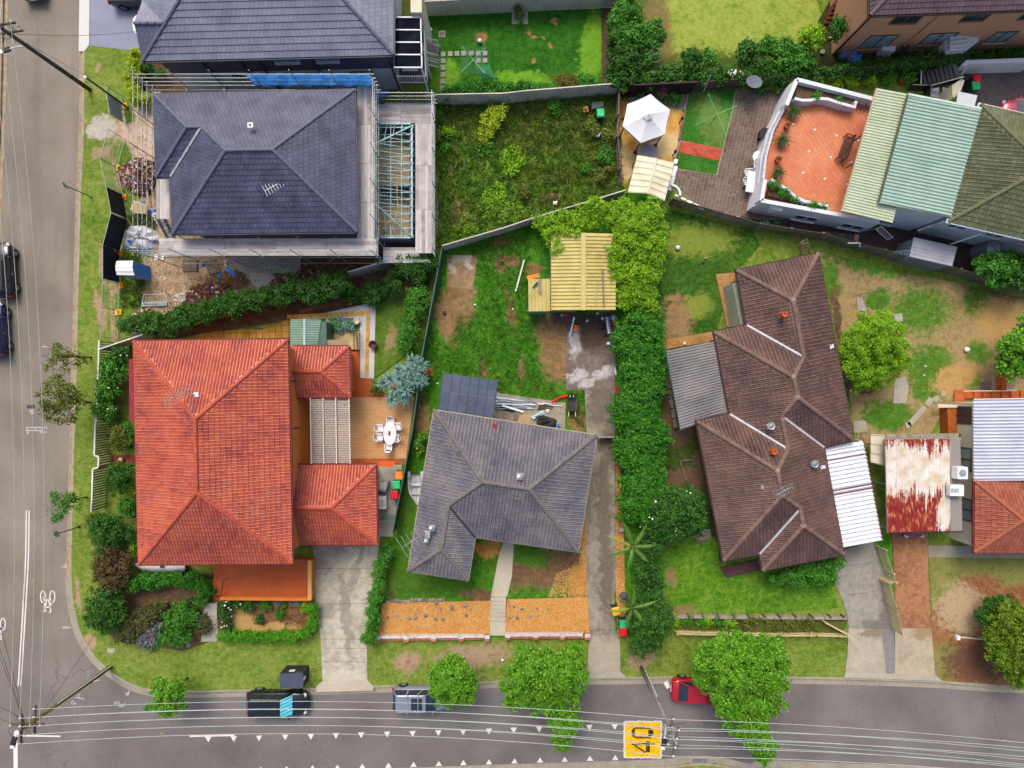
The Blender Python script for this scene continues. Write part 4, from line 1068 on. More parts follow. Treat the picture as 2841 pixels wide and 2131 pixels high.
for x0,x1 in((445,453),(543,550),(640,648),(742,752)):MB().bar(T(1,2,x0,282,2.8),T(1,2,x1,793,2.8),.07,.06).build('rafter',Fo,pg)
for x,y in((748,290),(756,785)):MB().tube([T(1,2,x,y,0),T(1,2,x,y,2.6)],.05).build('post',Fo,pg)
Uv=mat('orange_terrace_tile',['#b4501e','#c55c26','#d06a30'],.8,.6,.05,30,island=.25)
terr=Fb('front_terrace','orange tiled front terrace with low brick edge beside the driveway','terrace',T(0,3,1700,300))
TP=[T(0,3,1640,60,.7),T(1,3,462,60,.7),T(1,3,458,362,.7),T(0,3,1700,352,.7),T(0,3,1640,195,.7)]
MB().prism(TP,0,.7).build('base',Ga,terr)
Jr(terr,TP,.7,.0,.2,.2,.012,.012,Uv,'tile',.0,250,jitter=.0)
MB().bar(T(1,3,448,60,.95),T(1,3,448,362,.95),.3,.5).build('edge_wall',Ga,terr);MB().bar(T(0,3,1700,352,.9),T(1,3,458,358,.9),.25,.4).build('edge_wall',Ga,terr)
fs=Fb('front_steps','terracotta steps with black handrail rising to the orange terrace','steps',T(0,3,1690,280))
for k in range(4):MB().box(T(0,3,1695,350-k*42,.09+k*.09),(1.0,.42,.18+k*.18)).build('step',Ge,fs)
MB().tube([T(0,3,1690,375,.1),T(0,3,1690,380,.9),T(0,3,1715,225,1.5),T(0,3,1750,200,1.6)],.03).build('handrail',Fy,fs)
gs=Fb('garden_steps','grey concrete garden steps descending from the terrace to the nature strip','steps',T(0,3,1620,530))
for k,(y0,y1)in enumerate(((378,475),(475,510),(510,545),(545,578),(578,688))):
 MB().prism(TL(0,3,[(1592-k*9,y0),(1690-k*3,y0),(1688-k*4,y1-3),(1584-k*9,y1-3)]),0,.5-k*.1).build('step',Fv,gs)
MB().tube([T(0,3,1520,700,0),T(0,3,1523,600,.9),T(0,3,1530,550,.95),T(0,3,1557,480,1.1),T(0,3,1580,400,1.2)],.03).build('handrail',mat('green_rail','#3f6a58'),gs)
yard=Ft('brick_courtyard',TL(1,2,[(440,250),(1010,250),(1250,300),(1180,800),(440,800)]),Fc('sand_joint',['#8f6636','#a07644'],scale=1))
Jr(yard,TL(1,2,[(640,282),(1245,282),(1180,752),(640,752)]),zl[0],.0,.23,.115,.018,.014,mat('sand_brick',['#d09c66','#deac78','#e6b888'],.6,.85,.1,island=.4),'brick',.5)
Jr(yard,TL(1,2,[(640,755),(1130,755),(1120,785),(640,785)]),zl[0],.0,.115,.115,.012,.014,Ge,'edging_brick',.0,100)
Jr(yard,TL(1,2,[(760,254),(1010,254),(1010,280),(760,280)]),zl[0],.0,.115,.115,.012,.014,Ge,'edging_brick',.0,100)
ledge=Ft('brick_landing',TL(1,1,[(745,1295),(832,1305),(832,1640),(760,1640)]),Ga)
Jr(ledge,TL(1,1,[(748,1300),(830,1308),(830,1525),(915,1530),(908,1640),(752,1640)]),zl[0],.0,.2,.2,.01,.014,Uv,'tile',.0,150)
gr=Ft('white_gravel',TL(1,1,[(370,1020),(700,945),(950,902),(935,1523),(832,1518),(826,1060),(590,1060),(290,1068),(270,1050)]),mat('white_gravel_mat',['#b9b9b9','#d4d4d4','#e6e6e6'],12,.95,.6,40,fine=.5))
Hs('gravel_stones',TL(1,1,[(380,1018),(700,947),(948,905),(934,1520),(834,1515),(828,1058),(590,1058),(370,1060)]),5200,.06,mat('white_stone',['#aeb0b2','#d2d4d6','#eceeee'],5,.9,island=.8),.03)
Ku=mat('sandstone_paver',['#c08a2e','#d2a042','#dcb058'],1.2,.85,.1,30,island=.5)
pth=Ft('paver_path',TL(1,1,[(268,1035),(905,1003),(893,1510),(862,1510),(873,1042),(268,1068)]),Fa)
Jr(pth,TL(1,1,[(268,1034),(905,1004),(905,1040),(268,1066)]),zl[0],.05,.405,.39,.03,.025,Ku,'paver')
Jr(pth,TL(1,1,[(874,1042),(907,1042),(893,1508),(862,1508)]),zl[0],-.02,.39,.42,.03,.025,Ku,'paver')
pth2=Ft('paver_path',TL(0,1,[(1330,1232),(1600,1170),(1936,1140)])+TL(1,1,[(290,1130),(290,1215),(0,1222),(-500,1235)]),Hc)
Jr(pth2,TL(0,1,[(1330,1228),(1600,1168),(1936,1142)])+TL(1,1,[(60,1150),(190,1118),(250,1075),(290,1075),(290,1215),(0,1222),(-500,1235)]),zl[0],.02,.5,.48,.035,.025,mat('ochre_paver',['#9c7628','#b08a34','#c09a48'],1.2,.85,.1,island=.5),'paver')
Lh=mat('green_steel_sheet',['#7da08f','#8eb09e'],1.5,.5)
shd=Fb('green_garden_shed','pale green corrugated garden shed behind the red tiled roof','shed',T(1,1,420,1170))
zs=2.2
mb=MB();mb.prism([T(1,1,300,1085,zs),T(1,1,565,1085,zs),T(1,1,565,1285,zs),T(1,1,300,1290,zs)],0,2.1);mb.build('wall',mat('green_shed_wall',['#4c6a5e','#587868'],2,.6),shd)
Jf(shd,T(1,1,292,1285,2.15),T(1,1,292,1068,2.15),T(1,1,402,1068,2.35),T(1,1,402,1285,2.35),.19,.025,.8,Lh,square=True)
Jf(shd,T(1,1,402,1285,2.35),T(1,1,402,1068,2.35),T(1,1,527,1070,2.15),T(1,1,500,1285,2.15),.19,.025,.8,Lh,square=True)
MB().bar(T(1,1,400,1066,2.38),T(1,1,400,1287,2.38),.16,.04).build('ridge_cap',mat('pale_ridge','#b9cfd6'),shd)
dk=Fb('garden_deck','pale yellow tiled deck with dark railing beside the green shed','deck',T(1,1,700,1220))
DP=TL(1,1,[(580,1162),(775,1155),(820,1160),(820,1300),(580,1285)],.3)
MB().prism(DP,0,.3).build('base',Fo,dk);Jr(dk,DP,.3,0,.3,.3,.02,.012,mat('pale_yellow_tile',['#d3b878','#e0c88c'],1,.7,island=.4),'tile')
for a,b in(((580,1160),(778,1155)),((778,1155),(782,1300)),((805,1155),(806,1300))):
 A_,B_=T(1,1,*a,1.1),T(1,1,*b,1.1);MB().bar(A_,B_,.05).build('rail',Ff,dk)
 for k in range(9):
  q=A_.lerp(B_,k/8);MB().bar((q.x,q.y,.3),(q.x,q.y,1.1),.03).build('baluster',Ff,dk)
tag(MB().quad(T(1,1,498,1228,2.0),T(1,1,745,1222,2.1),T(1,1,735,1275,1.9),T(1,1,490,1280,1.8)).build('shade_cloth',mat('beige_cloth',['#c0a680','#cdb490'],1.5,.9)),'beige shade cloth stretched between the green shed and red roof','shade cloth')
Hu('roof_antenna','tangled rusty antenna with many rods on the red roof',T(0,2,1450,270,7.2),.5,1.9,12,.9,1.4,mat('rusty_steel',['#9c8a84','#b5a49c'],4,.6))
for(c_,r_,x,y,z,lb)in((0,2,1515,262,7.1,'small white roof vent beside the tangled antenna'),(0,2,1228,240,6.2,'small clay vent on the west slope of the red roof'),(0,2,1720,742,7.0,'grey flashed vent pipe on the east slope of the red roof')):
 q=T(c_,r_,x,y,z);v_=Fb('roof_vent',lb,'roof vent',q);MB().box(q+Z3*.12,(.3,.3,.12),.1).build('flashing',Fa if 'white' in lb else Fe if 'grey' in lb else Hg,v_);MB().tube([q,q+Vector((-.15,0,.35))],.04).build('pipe',Fe,v_)
zm=3.0
gh=Fb('grey_tiled_house','single storey house with weathered grey brown tiled roof on the middle lot','house',D(1090,1050))
E=[T(1,2,1395,382,zm),T(2,2,705,575,zm),T(2,2,565,1470,zm),T(1,2,1710,1357,zm),T(1,3,1655,220,zm),T(1,2,1195,1617,zm)]
Kk=mat('weathered_tile',['#5d5c6a','#6e6c78','#7d7a82','#8b868a'],.5,.8,.15,40,island=.22,fine=.15,stain=('#a39a90',.4))
rf=Roof(E,21,{'R1':(0,5,2),'R2':(0,1,2),'R3':(5,2,3),'R4':(5,3,4)},{0:[0,1,'R2','R1'],1:[1,2,'R2'],2:[2,3,'R3','R1','R2'],3:[3,4,'R4','R3'],4:[4,5,'R4'],5:[5,0,'R1','R3','R4']},valleys=[(3,'R3')])
rf.build(gh,Kk,mat('grey_cap',['#6b6663','#807a76'],2,.9,.1,island=.4),mat('grey_underlay',['#34323a','#3e3c44'],2),Fk,.26,.33,.042,.014,.0,300,gutter_m=Kb,cap_r=.15,gut=.07)
Jq(gh,E,.5,0,2.9,Gm);He(gh,E,.5,zm-.1,Ht)
Km('roof_ventilator','round silver roof ventilator near the ridge of the grey roof',T(2,2,118,890,4.55),.22)
Km('roof_ventilator','round silver ventilator highest on the grey roof west wing',T(1,2,1380,1285,4.0),.19)
Km('roof_ventilator','small silver ventilator below a flashing tray on the west wing',T(1,2,1338,1382,3.75),.14)
tray=Fb('flashing_tray','rectangular grey flashing tray on the grey roof west wing','flashing',T(1,2,1345,1330,3.85));MB().box(T(1,2,1345,1335,3.95),(.4,.55,.05),-.15,m=Matrix.Rotation(-.35,3,'Y')).build('tray',Fe,tray)
Hu('roof_antenna','long thin antenna leaning over the west gutter of the grey roof',T(1,2,1230,1370,3.4),.55,1.5,5,1.5,.8)
q=T(1,2,1862,503,3.35);tag(MB().box(q+Z3*.03,(.22,.3,.03),m=Matrix.Rotation(.36,3,'X')).build('red_tile_patch',Ja),'bright red square patch on the north slope of the grey roof','patch')
q=T(1,2,1905,510,3.35);tag(MB().lathe(q,[(.05,0),(.05,.14)],8).build('vent_pipe',Fy),'black stub vent pipe beside the red patch','vent pipe')
aw=Fb('dark_awning','dark blue panelled awning roof behind the grey house','awning',D(1010,855))
A0,A1,A2,A3=T(1,2,1468,97,2.5),T(1,2,1885,152,2.5),T(1,2,1848,438,2.6),T(1,2,1425,385,2.6)
Uw=mat('dark_panel',['#3f4a5f','#4b566c','#566178'],1.0,.45,island=.4)
for i in range(6):
 for j in range(4):
  def ap(u,v):return A0.lerp(A1,u).lerp(A3.lerp(A2,u),v)
  g=.006;u0,u1,v0,v1=i/6+g,(i+1)/6-g,j/4+g,(j+1)/4-g
  mb=MB();q=[ap(u0,v1),ap(u1,v1),ap(u1,v0),ap(u0,v0)];mb.add(q+[p+Z3*.03 for p in q],[(4,5,6,7),(0,1,5,4),(1,2,6,5),(2,3,7,6),(3,0,4,7)])
  mb.build('panel',Uw,aw)
for i in range(7):
 MB().bar(A0.lerp(A1,i/6)-Z3*.02,A3.lerp(A2,i/6)-Z3*.02,.06,.08).build('batten',mat('batten_dk','#38425a'),aw)
for p in(A0,A1):MB().tube([(p.x,p.y,0),p],.04).build('post',Fe,aw)
bh=Fb('brown_tiled_house','long single storey house with stepped brown tiled hip roofs','house',D(1680,900))
E=[T(2,1,1780,692,zm),T(3,1,470,562,zm),T(3,2,741,610,zm),T(3,2,512,667,zm),T(3,2,664,1487,zm),T(3,2,45,1612,zm),T(3,2,18,1483,zm),T(2,2,1680,1537,zm),T(2,2,1475,467,zm),T(2,2,1727,412,zm),T(2,1,1608,1165,zm),T(2,1,1857,1113,zm)]
Kp=mat('brown_tile',['#523f3e','#624b48','#715651','#7c6158'],.6,.6,.1,40,island=.3,fine=.1,stain=('#8a6c58',.35))
Kz=mat('brown_cap',['#6c544c','#7e645a','#8c7066'],2,.85,.1,island=.4)
rf=Roof(E,22,{'J1':(0,1,11),'J2':(11,1,10),'J3':(10,9,1),'J4':(1,9,2),'J5':(2,9,3),'J6':(9,3,8),'J7':(8,7,3),'J8':(7,3,6),'J9':(6,3,5),'J10':(5,3,4)},{0:[0,1,'J1'],1:[1,2,'J4','J3','J2','J1'],2:[2,3,'J5','J4'],3:[3,4,'J10','J9','J8','J7','J6','J5'],4:[4,5,'J10'],5:[5,6,'J9','J10'],6:[6,7,'J8','J9'],7:[7,8,'J7','J8'],8:[8,9,'J6','J7'],9:[9,10,'J3','J4','J5','J6'],10:[10,11,'J2','J3'],11:[11,0,'J1','J2']},valleys=[(11,'J2'),(9,'J6'),(3,'J5'),(6,'J9')])
rf.build(bh,Kp,Kz,mat('brown_underlay',['#33262a','#3c2e30'],2),Fk,.27,.33,.042,.014,.0,300,gutter_m=Hm,valley_m=mat('valley_metal',['#b4b4ba','#cfcfd4'],2,.5),cap_r=.17)
_,bw=Jq(bh,E,.55,0,2.9,Gm);He(bh,E,.55,zm-.1,mat('green_grey_soffit',['#8d9080','#9b9e8e'],1))
for k in('J1','J3','J7','J8','J4','J10'):
 q=rf.pt(k);mb=MB();mb.lathe(q+Z3*.03,[(.24,-.06),(.18,.08),(.03,.14)],8);mb.build('ridge_junction',mat('mortar_grey',['#8a8078','#9c928a'],3,.9),bh)
for f0 in(.15,.5,.8):
 a=Vector((bw[7][0],bw[7][1],0));b=Vector((bw[8][0],bw[8][1],0));o=(b-a).normalized();out=Vector((-o.y,o.x,0))
 Hd(bh,a.lerp(b,f0),a.lerp(b,f0+.12),.9,2.2,(-1,-.1,0),Fa,Gt,1)
MB().prism(TL(2,3,[(1650,120),(1705,200),(1960,145),(1960,60)],.15),0,.15).build('porch_floor',mat('maroon_tile',['#5a3a36','#6a4640'],1.5,.6),bh)
def Jx(c,lb):
 v_=Fb('roof_chimney_pot',lb,'chimney pot',c);mb=MB();mb.box(Vector(c)+Z3*.05,(.42,.42,.1));mb.build('base',Ge,v_);mb=MB();mb.lathe(c,[(.2,.1),(.17,.3),(.2,.34),(.2,.4),(.13,.4),(.12,.3)],14);mb.build('pot',Ge,v_,True)
Jx(T(3,1,195,1035,4.3),'terracotta vent pot on the north block of the brown roof');Jx(T(3,2,118,700,4.4),'terracotta vent pot on the middle block of the brown roof')
def Jm(c,lb):
 v_=Fb('roof_skylight',lb,'skylight',c);MB().box(Vector(c)+Z3*.02,(.55,.4,.05),.2).build('flashing',Fe,v_)
 mb=MB();mb.lathe(c,[(.25,.05),(.27,.16),(.24,.17),(.2,.12)],16);mb.build('rim',Fe,v_,True);MB().lathe(c,[(.21,.1),(.15,.17),(.04,.2)],16).build('dome',mat('grey_dome',['#7c8084','#989ca0'],2,.2,spec=.6),v_,True)
Jm(T(3,2,105,503,4.4),'round skylight on the west slope of the brown roof');Jm(T(3,2,440,793,3.8),'round skylight on the east slope above the white patio cover')
Hu('roof_antenna','fishbone antenna near the ridge of the brown roof',T(3,2,160,985,4.6),.5,1.3,8,.8,.9,Fe)
q=T(3,2,48,972,4.3);tag(MB().box(q+Z3*.06,(.34,.3,.06)).build('antenna_plate',mat('blue_grey_plate','#8ea6bc')),'blue grey metal plate on tiles beside the fishbone antenna','plate')
q=T(3,1,563,1278,3.2);tag(MB().box(q,(.18,.3,.1),.4).box(q+Vector((.16,.05,.02)),(.1,.26,.1),.2).build('white_bracket',Fa),'small white bracket on the east eave of the brown roof','bracket')
q=T(3,2,505,820,3.3);tag(MB().box(q,(.34,.2,.12),.3).box(q+Vector((-.1,.1,.1)),(.1,.1,.2)).build('white_fitting',Fa),'white roof fitting between round skylight and white patio cover','fitting')
pc=Fb('patio_cover','dark ribbed patio cover on the west side of the brown house','patio cover',D(1505,830))
Ug=mat('smoked_sheet',['#6a676c','#7e7a7c','#928e8c'],.5,.6,alpha=.92)
Jf(pc,T(2,2,1350,533,2.5),T(2,1,1240,1310,2.5),T(2,1,1605,1238,2.85),T(2,2,1722,412,2.85),.2,.05,.9,Ug)
MB().bar(T(2,2,1350,540,2.45),T(2,1,1236,1308,2.45),.1,.12).build('gutter',mat('green_gutter','#2f5a4c'),pc)
for y in(1330,1650,1960,2230):
 q=T(2,1,1245+(y-1330)*.07,y,2.4);MB().tube([(q.x+.1,q.y,0),(q.x+.1,q.y,2.45)],.04).build('post',Ff,pc)
wc=Fb('white_patio_cover','bright white ribbed patio cover between brown house and rusty carport','patio cover',T(3,2,730,1030))
a0,a1,b1,b0=T(3,2,515,670,2.7),T(3,2,660,1435,2.7),T(3,2,957,1380,2.5),T(3,2,812,618,2.5)
Qg=mat('white_sheet',['#e2e9f0','#f2f6fa'],1.0,.4);Lj=mat('maroon_rib',['#7c4a50','#8c585c'],2,.6)
Jf(wc,a0,a1,b1,b0,.27,.09,.94,Qg,square=True)
for f in(.075,.125,.43,.47):MB().bar(a0.lerp(a1,f)+Z3*.07,b0.lerp(b1,f)+Z3*.07,.09,.04).build('roof_strip',Lj,wc)
MB().bar(b0+Vector((.04,0,-.05)),b1+Vector((.04,0,-.05)),.09,.12).build('gutter',Lj,wc)
for p in(b0,b0.lerp(b1,.5),b1):MB().tube([(p.x-.1,p.y,0),(p.x-.1,p.y,2.45)],.045).build('post',Fa,wc)
gs_=Fb('yellow_shed','yellow corrugated garage with lean-to and open front','shed',D(1240,590))
Lz=mat('yellow_sheet',['#b3a45c','#c6b76c','#d0c27a'],.9,.55,fine=.25)
Jh=mat('grey_green_sheet',['#8ea48e','#a0b49e'],1.5,.5)
zg,zgr=2.5,2.9
g_tl,g_tr,g_br,g_bl=T(2,1,357,410,zg),T(2,1,742,410,zg),T(2,1,852,997,zg),T(2,1,357,1000,zg)
g_tl=Vector((g_bl.x,T(2,1,357,410,zg).y,zg));rt,rb=T(2,1,605,405,zgr),T(2,1,605,998,zgr)
g_tr=Vector((g_br.x,g_tl.y,zg))
Jf(gs_,g_tl,g_bl,rb,rt,.25,.065,.8,Lz,square=True);Jf(gs_,rt,rb,g_br,g_tr,.25,.065,.8,Lz,square=True)
MB().bar(rt+Z3*.05,rb+Z3*.05,.34,.03).build('ridge_cap',mat('ridge_yellow',['#c4b870','#d2c680'],1.2),gs_)
wp=[Vector((g_tl.x+.1,g_tl.y-.1,0)),Vector((g_tr.x-.1,g_tr.y-.1,0)),Vector((g_br.x-.1,g_br.y+.15,0)),Vector((g_bl.x+.1,g_bl.y+.15,0))]
for a,b in((0,1),(1,2),(3,0)):MB().bar((wp[a].x,wp[a].y,1.22),(wp[b].x,wp[b].y,1.22),.06,2.44).build('wall',Jh,gs_)
MB().bar((wp[3].x,wp[3].y,1.22),(wp[3].x+1.9,wp[3].y,1.22),.06,2.44).build('wall',Jh,gs_);MB().bar((wp[2].x-.9,wp[2].y,1.22),(wp[2].x,wp[2].y,1.22),.06,2.44).build('wall',Jh,gs_)
l_tl,l_tr,l_br,l_bl=T(2,1,182,757,2.3),T(2,1,350,757,2.4),T(2,1,352,1005,2.4),T(2,1,184,1007,2.3)
Jf(gs_,l_tl,l_tr,l_br,l_bl,.25,.065,.8,Lz,square=True,name='lean_to_sheet')
MB().bar((l_bl.x+.05,l_bl.y+.08,1.1),(l_bl.x+1.4,l_bl.y+.08,1.1),.05,2.2).build('lean_to_wall',Jh,gs_);MB().bar((l_bl.x+.05,l_bl.y+.08,1.1),(l_tl.x+.05,l_tl.y,1.1),.05,2.2).build('lean_to_wall',Jh,gs_)
def Fu(name,label,a,b,w,m,cat='plank',h=.05):return tag(MB().bar(a,b,w,h).build(name,m),label,cat)
Fu('loose_board','long grey board lying on the yellow shed roof',T(2,1,753,680,2.8),T(2,1,762,970,2.72),.13,Fg)
Fu('loose_board','shorter pale board lying on the yellow shed roof',T(2,1,712,775,2.8),T(2,1,697,970,2.78),.09,Hf)
tag(MB().tube([T(2,1,268,725,2.5),T(2,1,265,800,2.5),T(2,1,270,850,2.5),T(2,1,280,872,2.5)],.06).build('bent_pipe',mat('grey_blue_pipe','#8a94a0')),'bent grey pipe lying on the lean-to roof','pipe')
tag(MB().bar(T(2,1,218,825,2.45),T(2,1,254,782,2.5),.12,.06).build('broom_head',Ff),'dark bar with white edge lying on the lean-to roof','bar')
tag(MB().box(T(2,1,215,750,.6),(.9,.3,1.2),.2).build('orange_sheet',Fx),'orange plastic sheet standing behind the lean-to','sheet')
zt=1.6
wh=Fb('white_terrace_house','white rendered house with terracotta roof terrace and green metal roofs','house',D(1820,330))
def Tw(x,y,z):return T(3,0,x,y,z)
outer=[Tw(300,592,2.45),Tw(1010,772,2.45),Tw(950,1715,2.45),Tw(945,1718,2.45),Tw(18,1550,2.45),Tw(50,1375,2.45),Tw(70,1180,2.45),Tw(125,980,2.45),Tw(215,800,2.45)]
MB().prism(outer,0,1.52).build('lower_storey',Fw,wh)
Ue=mat('terracotta_tile',['#d07450','#dd865e','#e8986e'],.4,.5,.05,30,island=.25)
tfl=[Vector((p[0],p[1],zt))for p in Gr(outer,.12)]
MB().prism(tfl,1.52,1.59).build('terrace_bed',mat('terrace_grout',['#b88a6c','#c69a7c'],2),wh)
Jr(wh,tfl,1.59,.56,.31,.31,.014,.012,Ue,'terrace_tile',jitter=.0)
def par(pts,w,z0,z1,name='parapet',m=None):
 mb=MB();A_=[Vector((p[0],p[1],0))for p in pts];n=len(A_);L_,R_=[],[]
 for i,p in enumerate(A_):
  e=(A_[min(i+1,n-1)]-A_[max(i-1,0)]).normalized();s=Vector((-e.y,e.x,0))*w/2
  L_.append(p+s);R_.append(p-s)
 mb.prism(L_+R_[::-1],z0,z1);return mb.build(name,m or Fw,wh)
ins=[Vector((p[0],p[1],0))for p in Gr(outer,.14)]
par([ins[0],ins[1]],.28,1.52,2.45);par([ins[3],ins[4]],.28,1.52,2.45);par([ins[0],ins[8]],.28,1.52,2.45);par([ins[4],ins[5]],.28,1.52,2.45)
par([ins[5],ins[6],ins[7],ins[8]],.16,1.52,2.1)
par([Tw(290,755,2.35),Tw(350,768,2.35),Tw(410,768,2.35),Tw(470,755,2.35),Tw(540,758,2.35),Tw(640,790,2.35),Tw(755,822,2.35),Tw(762,775,2.35)],.2,1.52,2.35,'planter_wall')
par([Tw(110,1375,2.35),Tw(170,1420,2.35),Tw(240,1450,2.35),Tw(290,1505,2.35),Tw(370,1545,2.35),Tw(550,1580,2.35),Tw(548,1610,2.35)],.2,1.52,2.35,'planter_wall')
MB().prism([Tw(310,650,2.0),Tw(755,760,2.0),Tw(745,810,2.0),Tw(540,750,2.0),Tw(410,760,2.0),Tw(290,745,2.0)],1.6,2.05).build('planter_soil',Hc,wh)
MB().prism([Tw(110,1390,2.0),Tw(240,1460,2.0),Tw(300,1520,2.0),Tw(540,1590,2.0),Tw(530,1610,2.0),Tw(80,1500,2.0)],1.6,2.05).build('planter_soil',Hc,wh)
for x,y in((278,952),(444,996),(611,1040),(400,1162),(566,1206),(355,1328),(521,1372),(690,1415),(780,1080),(728,1248)):MB().box(Tw(x,y,1.61),(.14,.14,.03),.56).build('inset_tile',Fa,wh)
for a,b in(((110,985),(55,1190)),((55,1190),(40,1380)),((215,805),(110,985))):
 for z in(2.25,2.45):MB().bar(Tw(*a,z),Tw(*b,z),.04).build('balcony_rail',Fe,wh)
 for k in range(4):
  q=Tw(*a,2.1).lerp(Tw(*b,2.1),k/3);MB().bar((q.x,q.y,2.1),(q.x,q.y,2.45),.03).build('rail_post',Fe,wh)
up=[Tw(1165,740,4.2),Tw(1700,850,4.2),T(3,1,1475,270,4.2),T(3,1,945,160,4.2)]
MB().prism(up,0,4.05).build('upper_wall',Fw,wh)
Qx=mat('pale_green_sheet',['#b9c7a6','#cbd8b8'],.8,.4);Qh=mat('aqua_sheet',['#9dbcac','#aecbbb'],.8,.4)
Jf(wh,Tw(925,678,3.9),T(3,1,652,238,3.9),T(3,1,1040,330,4.05),Tw(1290,745,4.05),.19,.06,.85,Qx,name='awning_sheet',square=True)
Jf(wh,Tw(1165,728,4.35),T(3,1,942,163,4.35),T(3,1,1490,278,4.45),Tw(1722,838,4.45),.235,.075,.94,Qh,square=True)
MB().bar(Tw(1160,722,4.3),T(3,1,936,165,4.3),.1,.14).build('gutter',mat('olive_gutter','#5a6450'),wh);MB().bar(T(3,1,936,165,4.3),T(3,1,1490,282,4.3),.14,.14).build('gutter',mat('pale_green_gutter','#cfe0d4'),wh)
MB().bar(Tw(1160,724,4.36),Tw(1722,834,4.42),.14,.1).build('gutter',mat('pale_green_gutter','#cfe0d4'),wh)
MB().bar(Tw(918,678,3.85),T(3,1,648,240,3.85),.1,.12).build('gutter',Kb,wh)
for x,y in((800,1042),(740,1250),(850,800)):MB().bar(Tw(x,y,3.8),Tw(x-60,y+42,3.3),.09).build('awning_post',Ff,wh)
E=[Tw(1715,800,4.3),Tw(1715,800,4.3)+Vector((15,-3.4,0)),T(3,1,1470,318,4.3)+Vector((15,-3.4,0)),T(3,1,1470,318,4.3)]
rf=Roof(E,22,{'R1':(3,0,2),'R2':(0,1,2)},{3:[3,0,'R1'],0:[0,1,'R2','R1'],2:[2,3,'R1','R2'],1:[1,2,'R2']})
rf.build(wh,mat('mossy_tile',['#555c40','#646a4c','#71765a','#7c8068'],.5,.9,.2,30,island=.4,fine=.2),mat('mossy_cap',['#66694c','#757858'],2,.9,island=.4),mat('moss_underlay',['#2c3024','#363a2c'],2),Fk,.27,.33,.042,.014,.0,300,gutter_m=Fw,cap_r=.14)
Jq(wh,E,.5,0,4.2,Fw);He(wh,E,.5,4.2,Fw)
sw0,sw1=Vector((outer[4].x,outer[4].y,0)),Vector((outer[3].x,outer[3].y,0));so=Vector((sw1.y-sw0.y,-(sw1.x-sw0.x),0))
e_=(sw1-sw0).normalized()
for k in(3.4,7.0):
 Hd(wh,sw0+e_*k,sw0+e_*(k+1.7),.45,1.35,so,Fa,Gt,1,sill_m=Fa)
uw0,uw1=Vector((up[3].x,up[3].y,0)),Vector((up[2].x,up[2].y,0));uo=Vector((uw1.y-uw0.y,-(uw1.x-uw0.x),0));ue=(uw1-uw0).normalized()
Hd(wh,uw0+ue*1.6,uw0+ue*3.2,.5,1.3,uo,Fa,Gt,1,sill_m=Fa)
r0,r1=Vector((Gr(E,.5)[3][0],Gr(E,.5)[3][1],0)),Vector((Gr(E,.5)[2][0],Gr(E,.5)[2][1],0));re_=(r1-r0).normalized();ro=Vector((re_.y,-re_.x,0))
for k in(.6,3.4,6.2):Hd(wh,r0+re_*k,r0+re_*(k+1.3),2.4,3.7,ro,Fa,Gt,1,sill_m=Fa)
MB().bar(T(3,1,1440,315,4.05),T(3,1,1240,385,2.6),.1).build('downpipe',Fe,wh);MB().bar(T(3,1,1710,415,3.9),T(3,1,1490,490,1.5),.1).build('downpipe',Fw,wh)
ac0=Fb('air_conditioner','white air conditioner on the south wall below the planter','air conditioner',T(3,1,130,230,1.4));MB().box(T(3,1,140,215,1.7),(.95,.42,.6),-.25).build('casing',Fa,ac0);MB().box(T(3,1,115,238,1.5),(.5,.3,.06),-.25).build('bracket',Fe,ac0)
zb=5.8
b7=Fb('red_brick_house','two storey red brick house with purple brown tiled roof','house',D(2050,40))
q0,q1=T(3,0,868,118,zb),T(3,0,2049,76,zb);dd=(q1-q0);dd.z=0;dd.normalize();nn=Vector((-dd.y,dd.x,0))
E=[q0+nn*9,q0+nn*9+dd*18,q0+dd*18,q0]
rf=Roof(E,23,{'R1':(3,0,2),'R2':(0,1,2)},{3:[3,0,'R1'],0:[0,1,'R2','R1'],2:[2,3,'R1','R2'],1:[1,2,'R2']})
rf.build(b7,mat('purple_tile',['#574450','#66525c','#745e66'],.6,.7,.1,40,island=.45),mat('purple_cap',['#66505a','#765e66'],2,.8,island=.4),mat('purple_under',['#2e2630','#382e38'],2),Fk,.3,.33,.042,.014,.0,300,gutter_m=Hm,cap_r=.14)
_,w7=Jq(b7,E,.55,0,5.7,Gg);He(b7,E,.55,5.7,Ht)
a=Vector((w7[3][0],w7[3][1],0));b=Vector((w7[2][0],w7[2][1],0));e7=(b-a).normalized();o7=-nn
Um=mat('green_window_frame',['#4c5850','#5a665e'],2,.5)
for k,w_,z0,z1,m_ in((2.0,1.9,3.9,5.0,1),(7.0,1.7,3.9,5.0,1),(11.2,1.6,3.9,5.0,1),(1.6,2.1,.8,2.4,1),(6.0,2.1,1.1,2.4,1),(11.0,1.6,1.0,2.3,1)):
 Hd(b7,a+e7*k,a+e7*(k+w_),z0,z1,o7,Um,Hk if z0<3 else Gt,m_,sill_m=Gg)
MB().bar(a+e7*5.0+o7*.08+Z3*.1,a+e7*5.0+o7*.08+Z3*5.6,.08).build('downpipe',Gg,b7);MB().bar(a+e7*.1+o7*.08+Z3*.1,a+e7*.1+o7*.08+Z3*5.6,.09).build('downpipe',Hm,b7)
st7=Fb('brick_steps','dark red brick steps against the west wall of the brick house','steps',T(3,0,600,100))
for k in range(6):MB().prism(TL(3,0,[(512+k*9,190-k*24),(600,190-k*24),(600,166-k*24),(518+k*9,166-k*24)]),0,.2+k*.17).build('step',mat('dark_red_brick',['#6e3328','#80402f'],2,.9),st7)
nw=Fb('grey_slate_house','large two storey house with grey tiled roof beside the scaffolding','house',D(560,60))
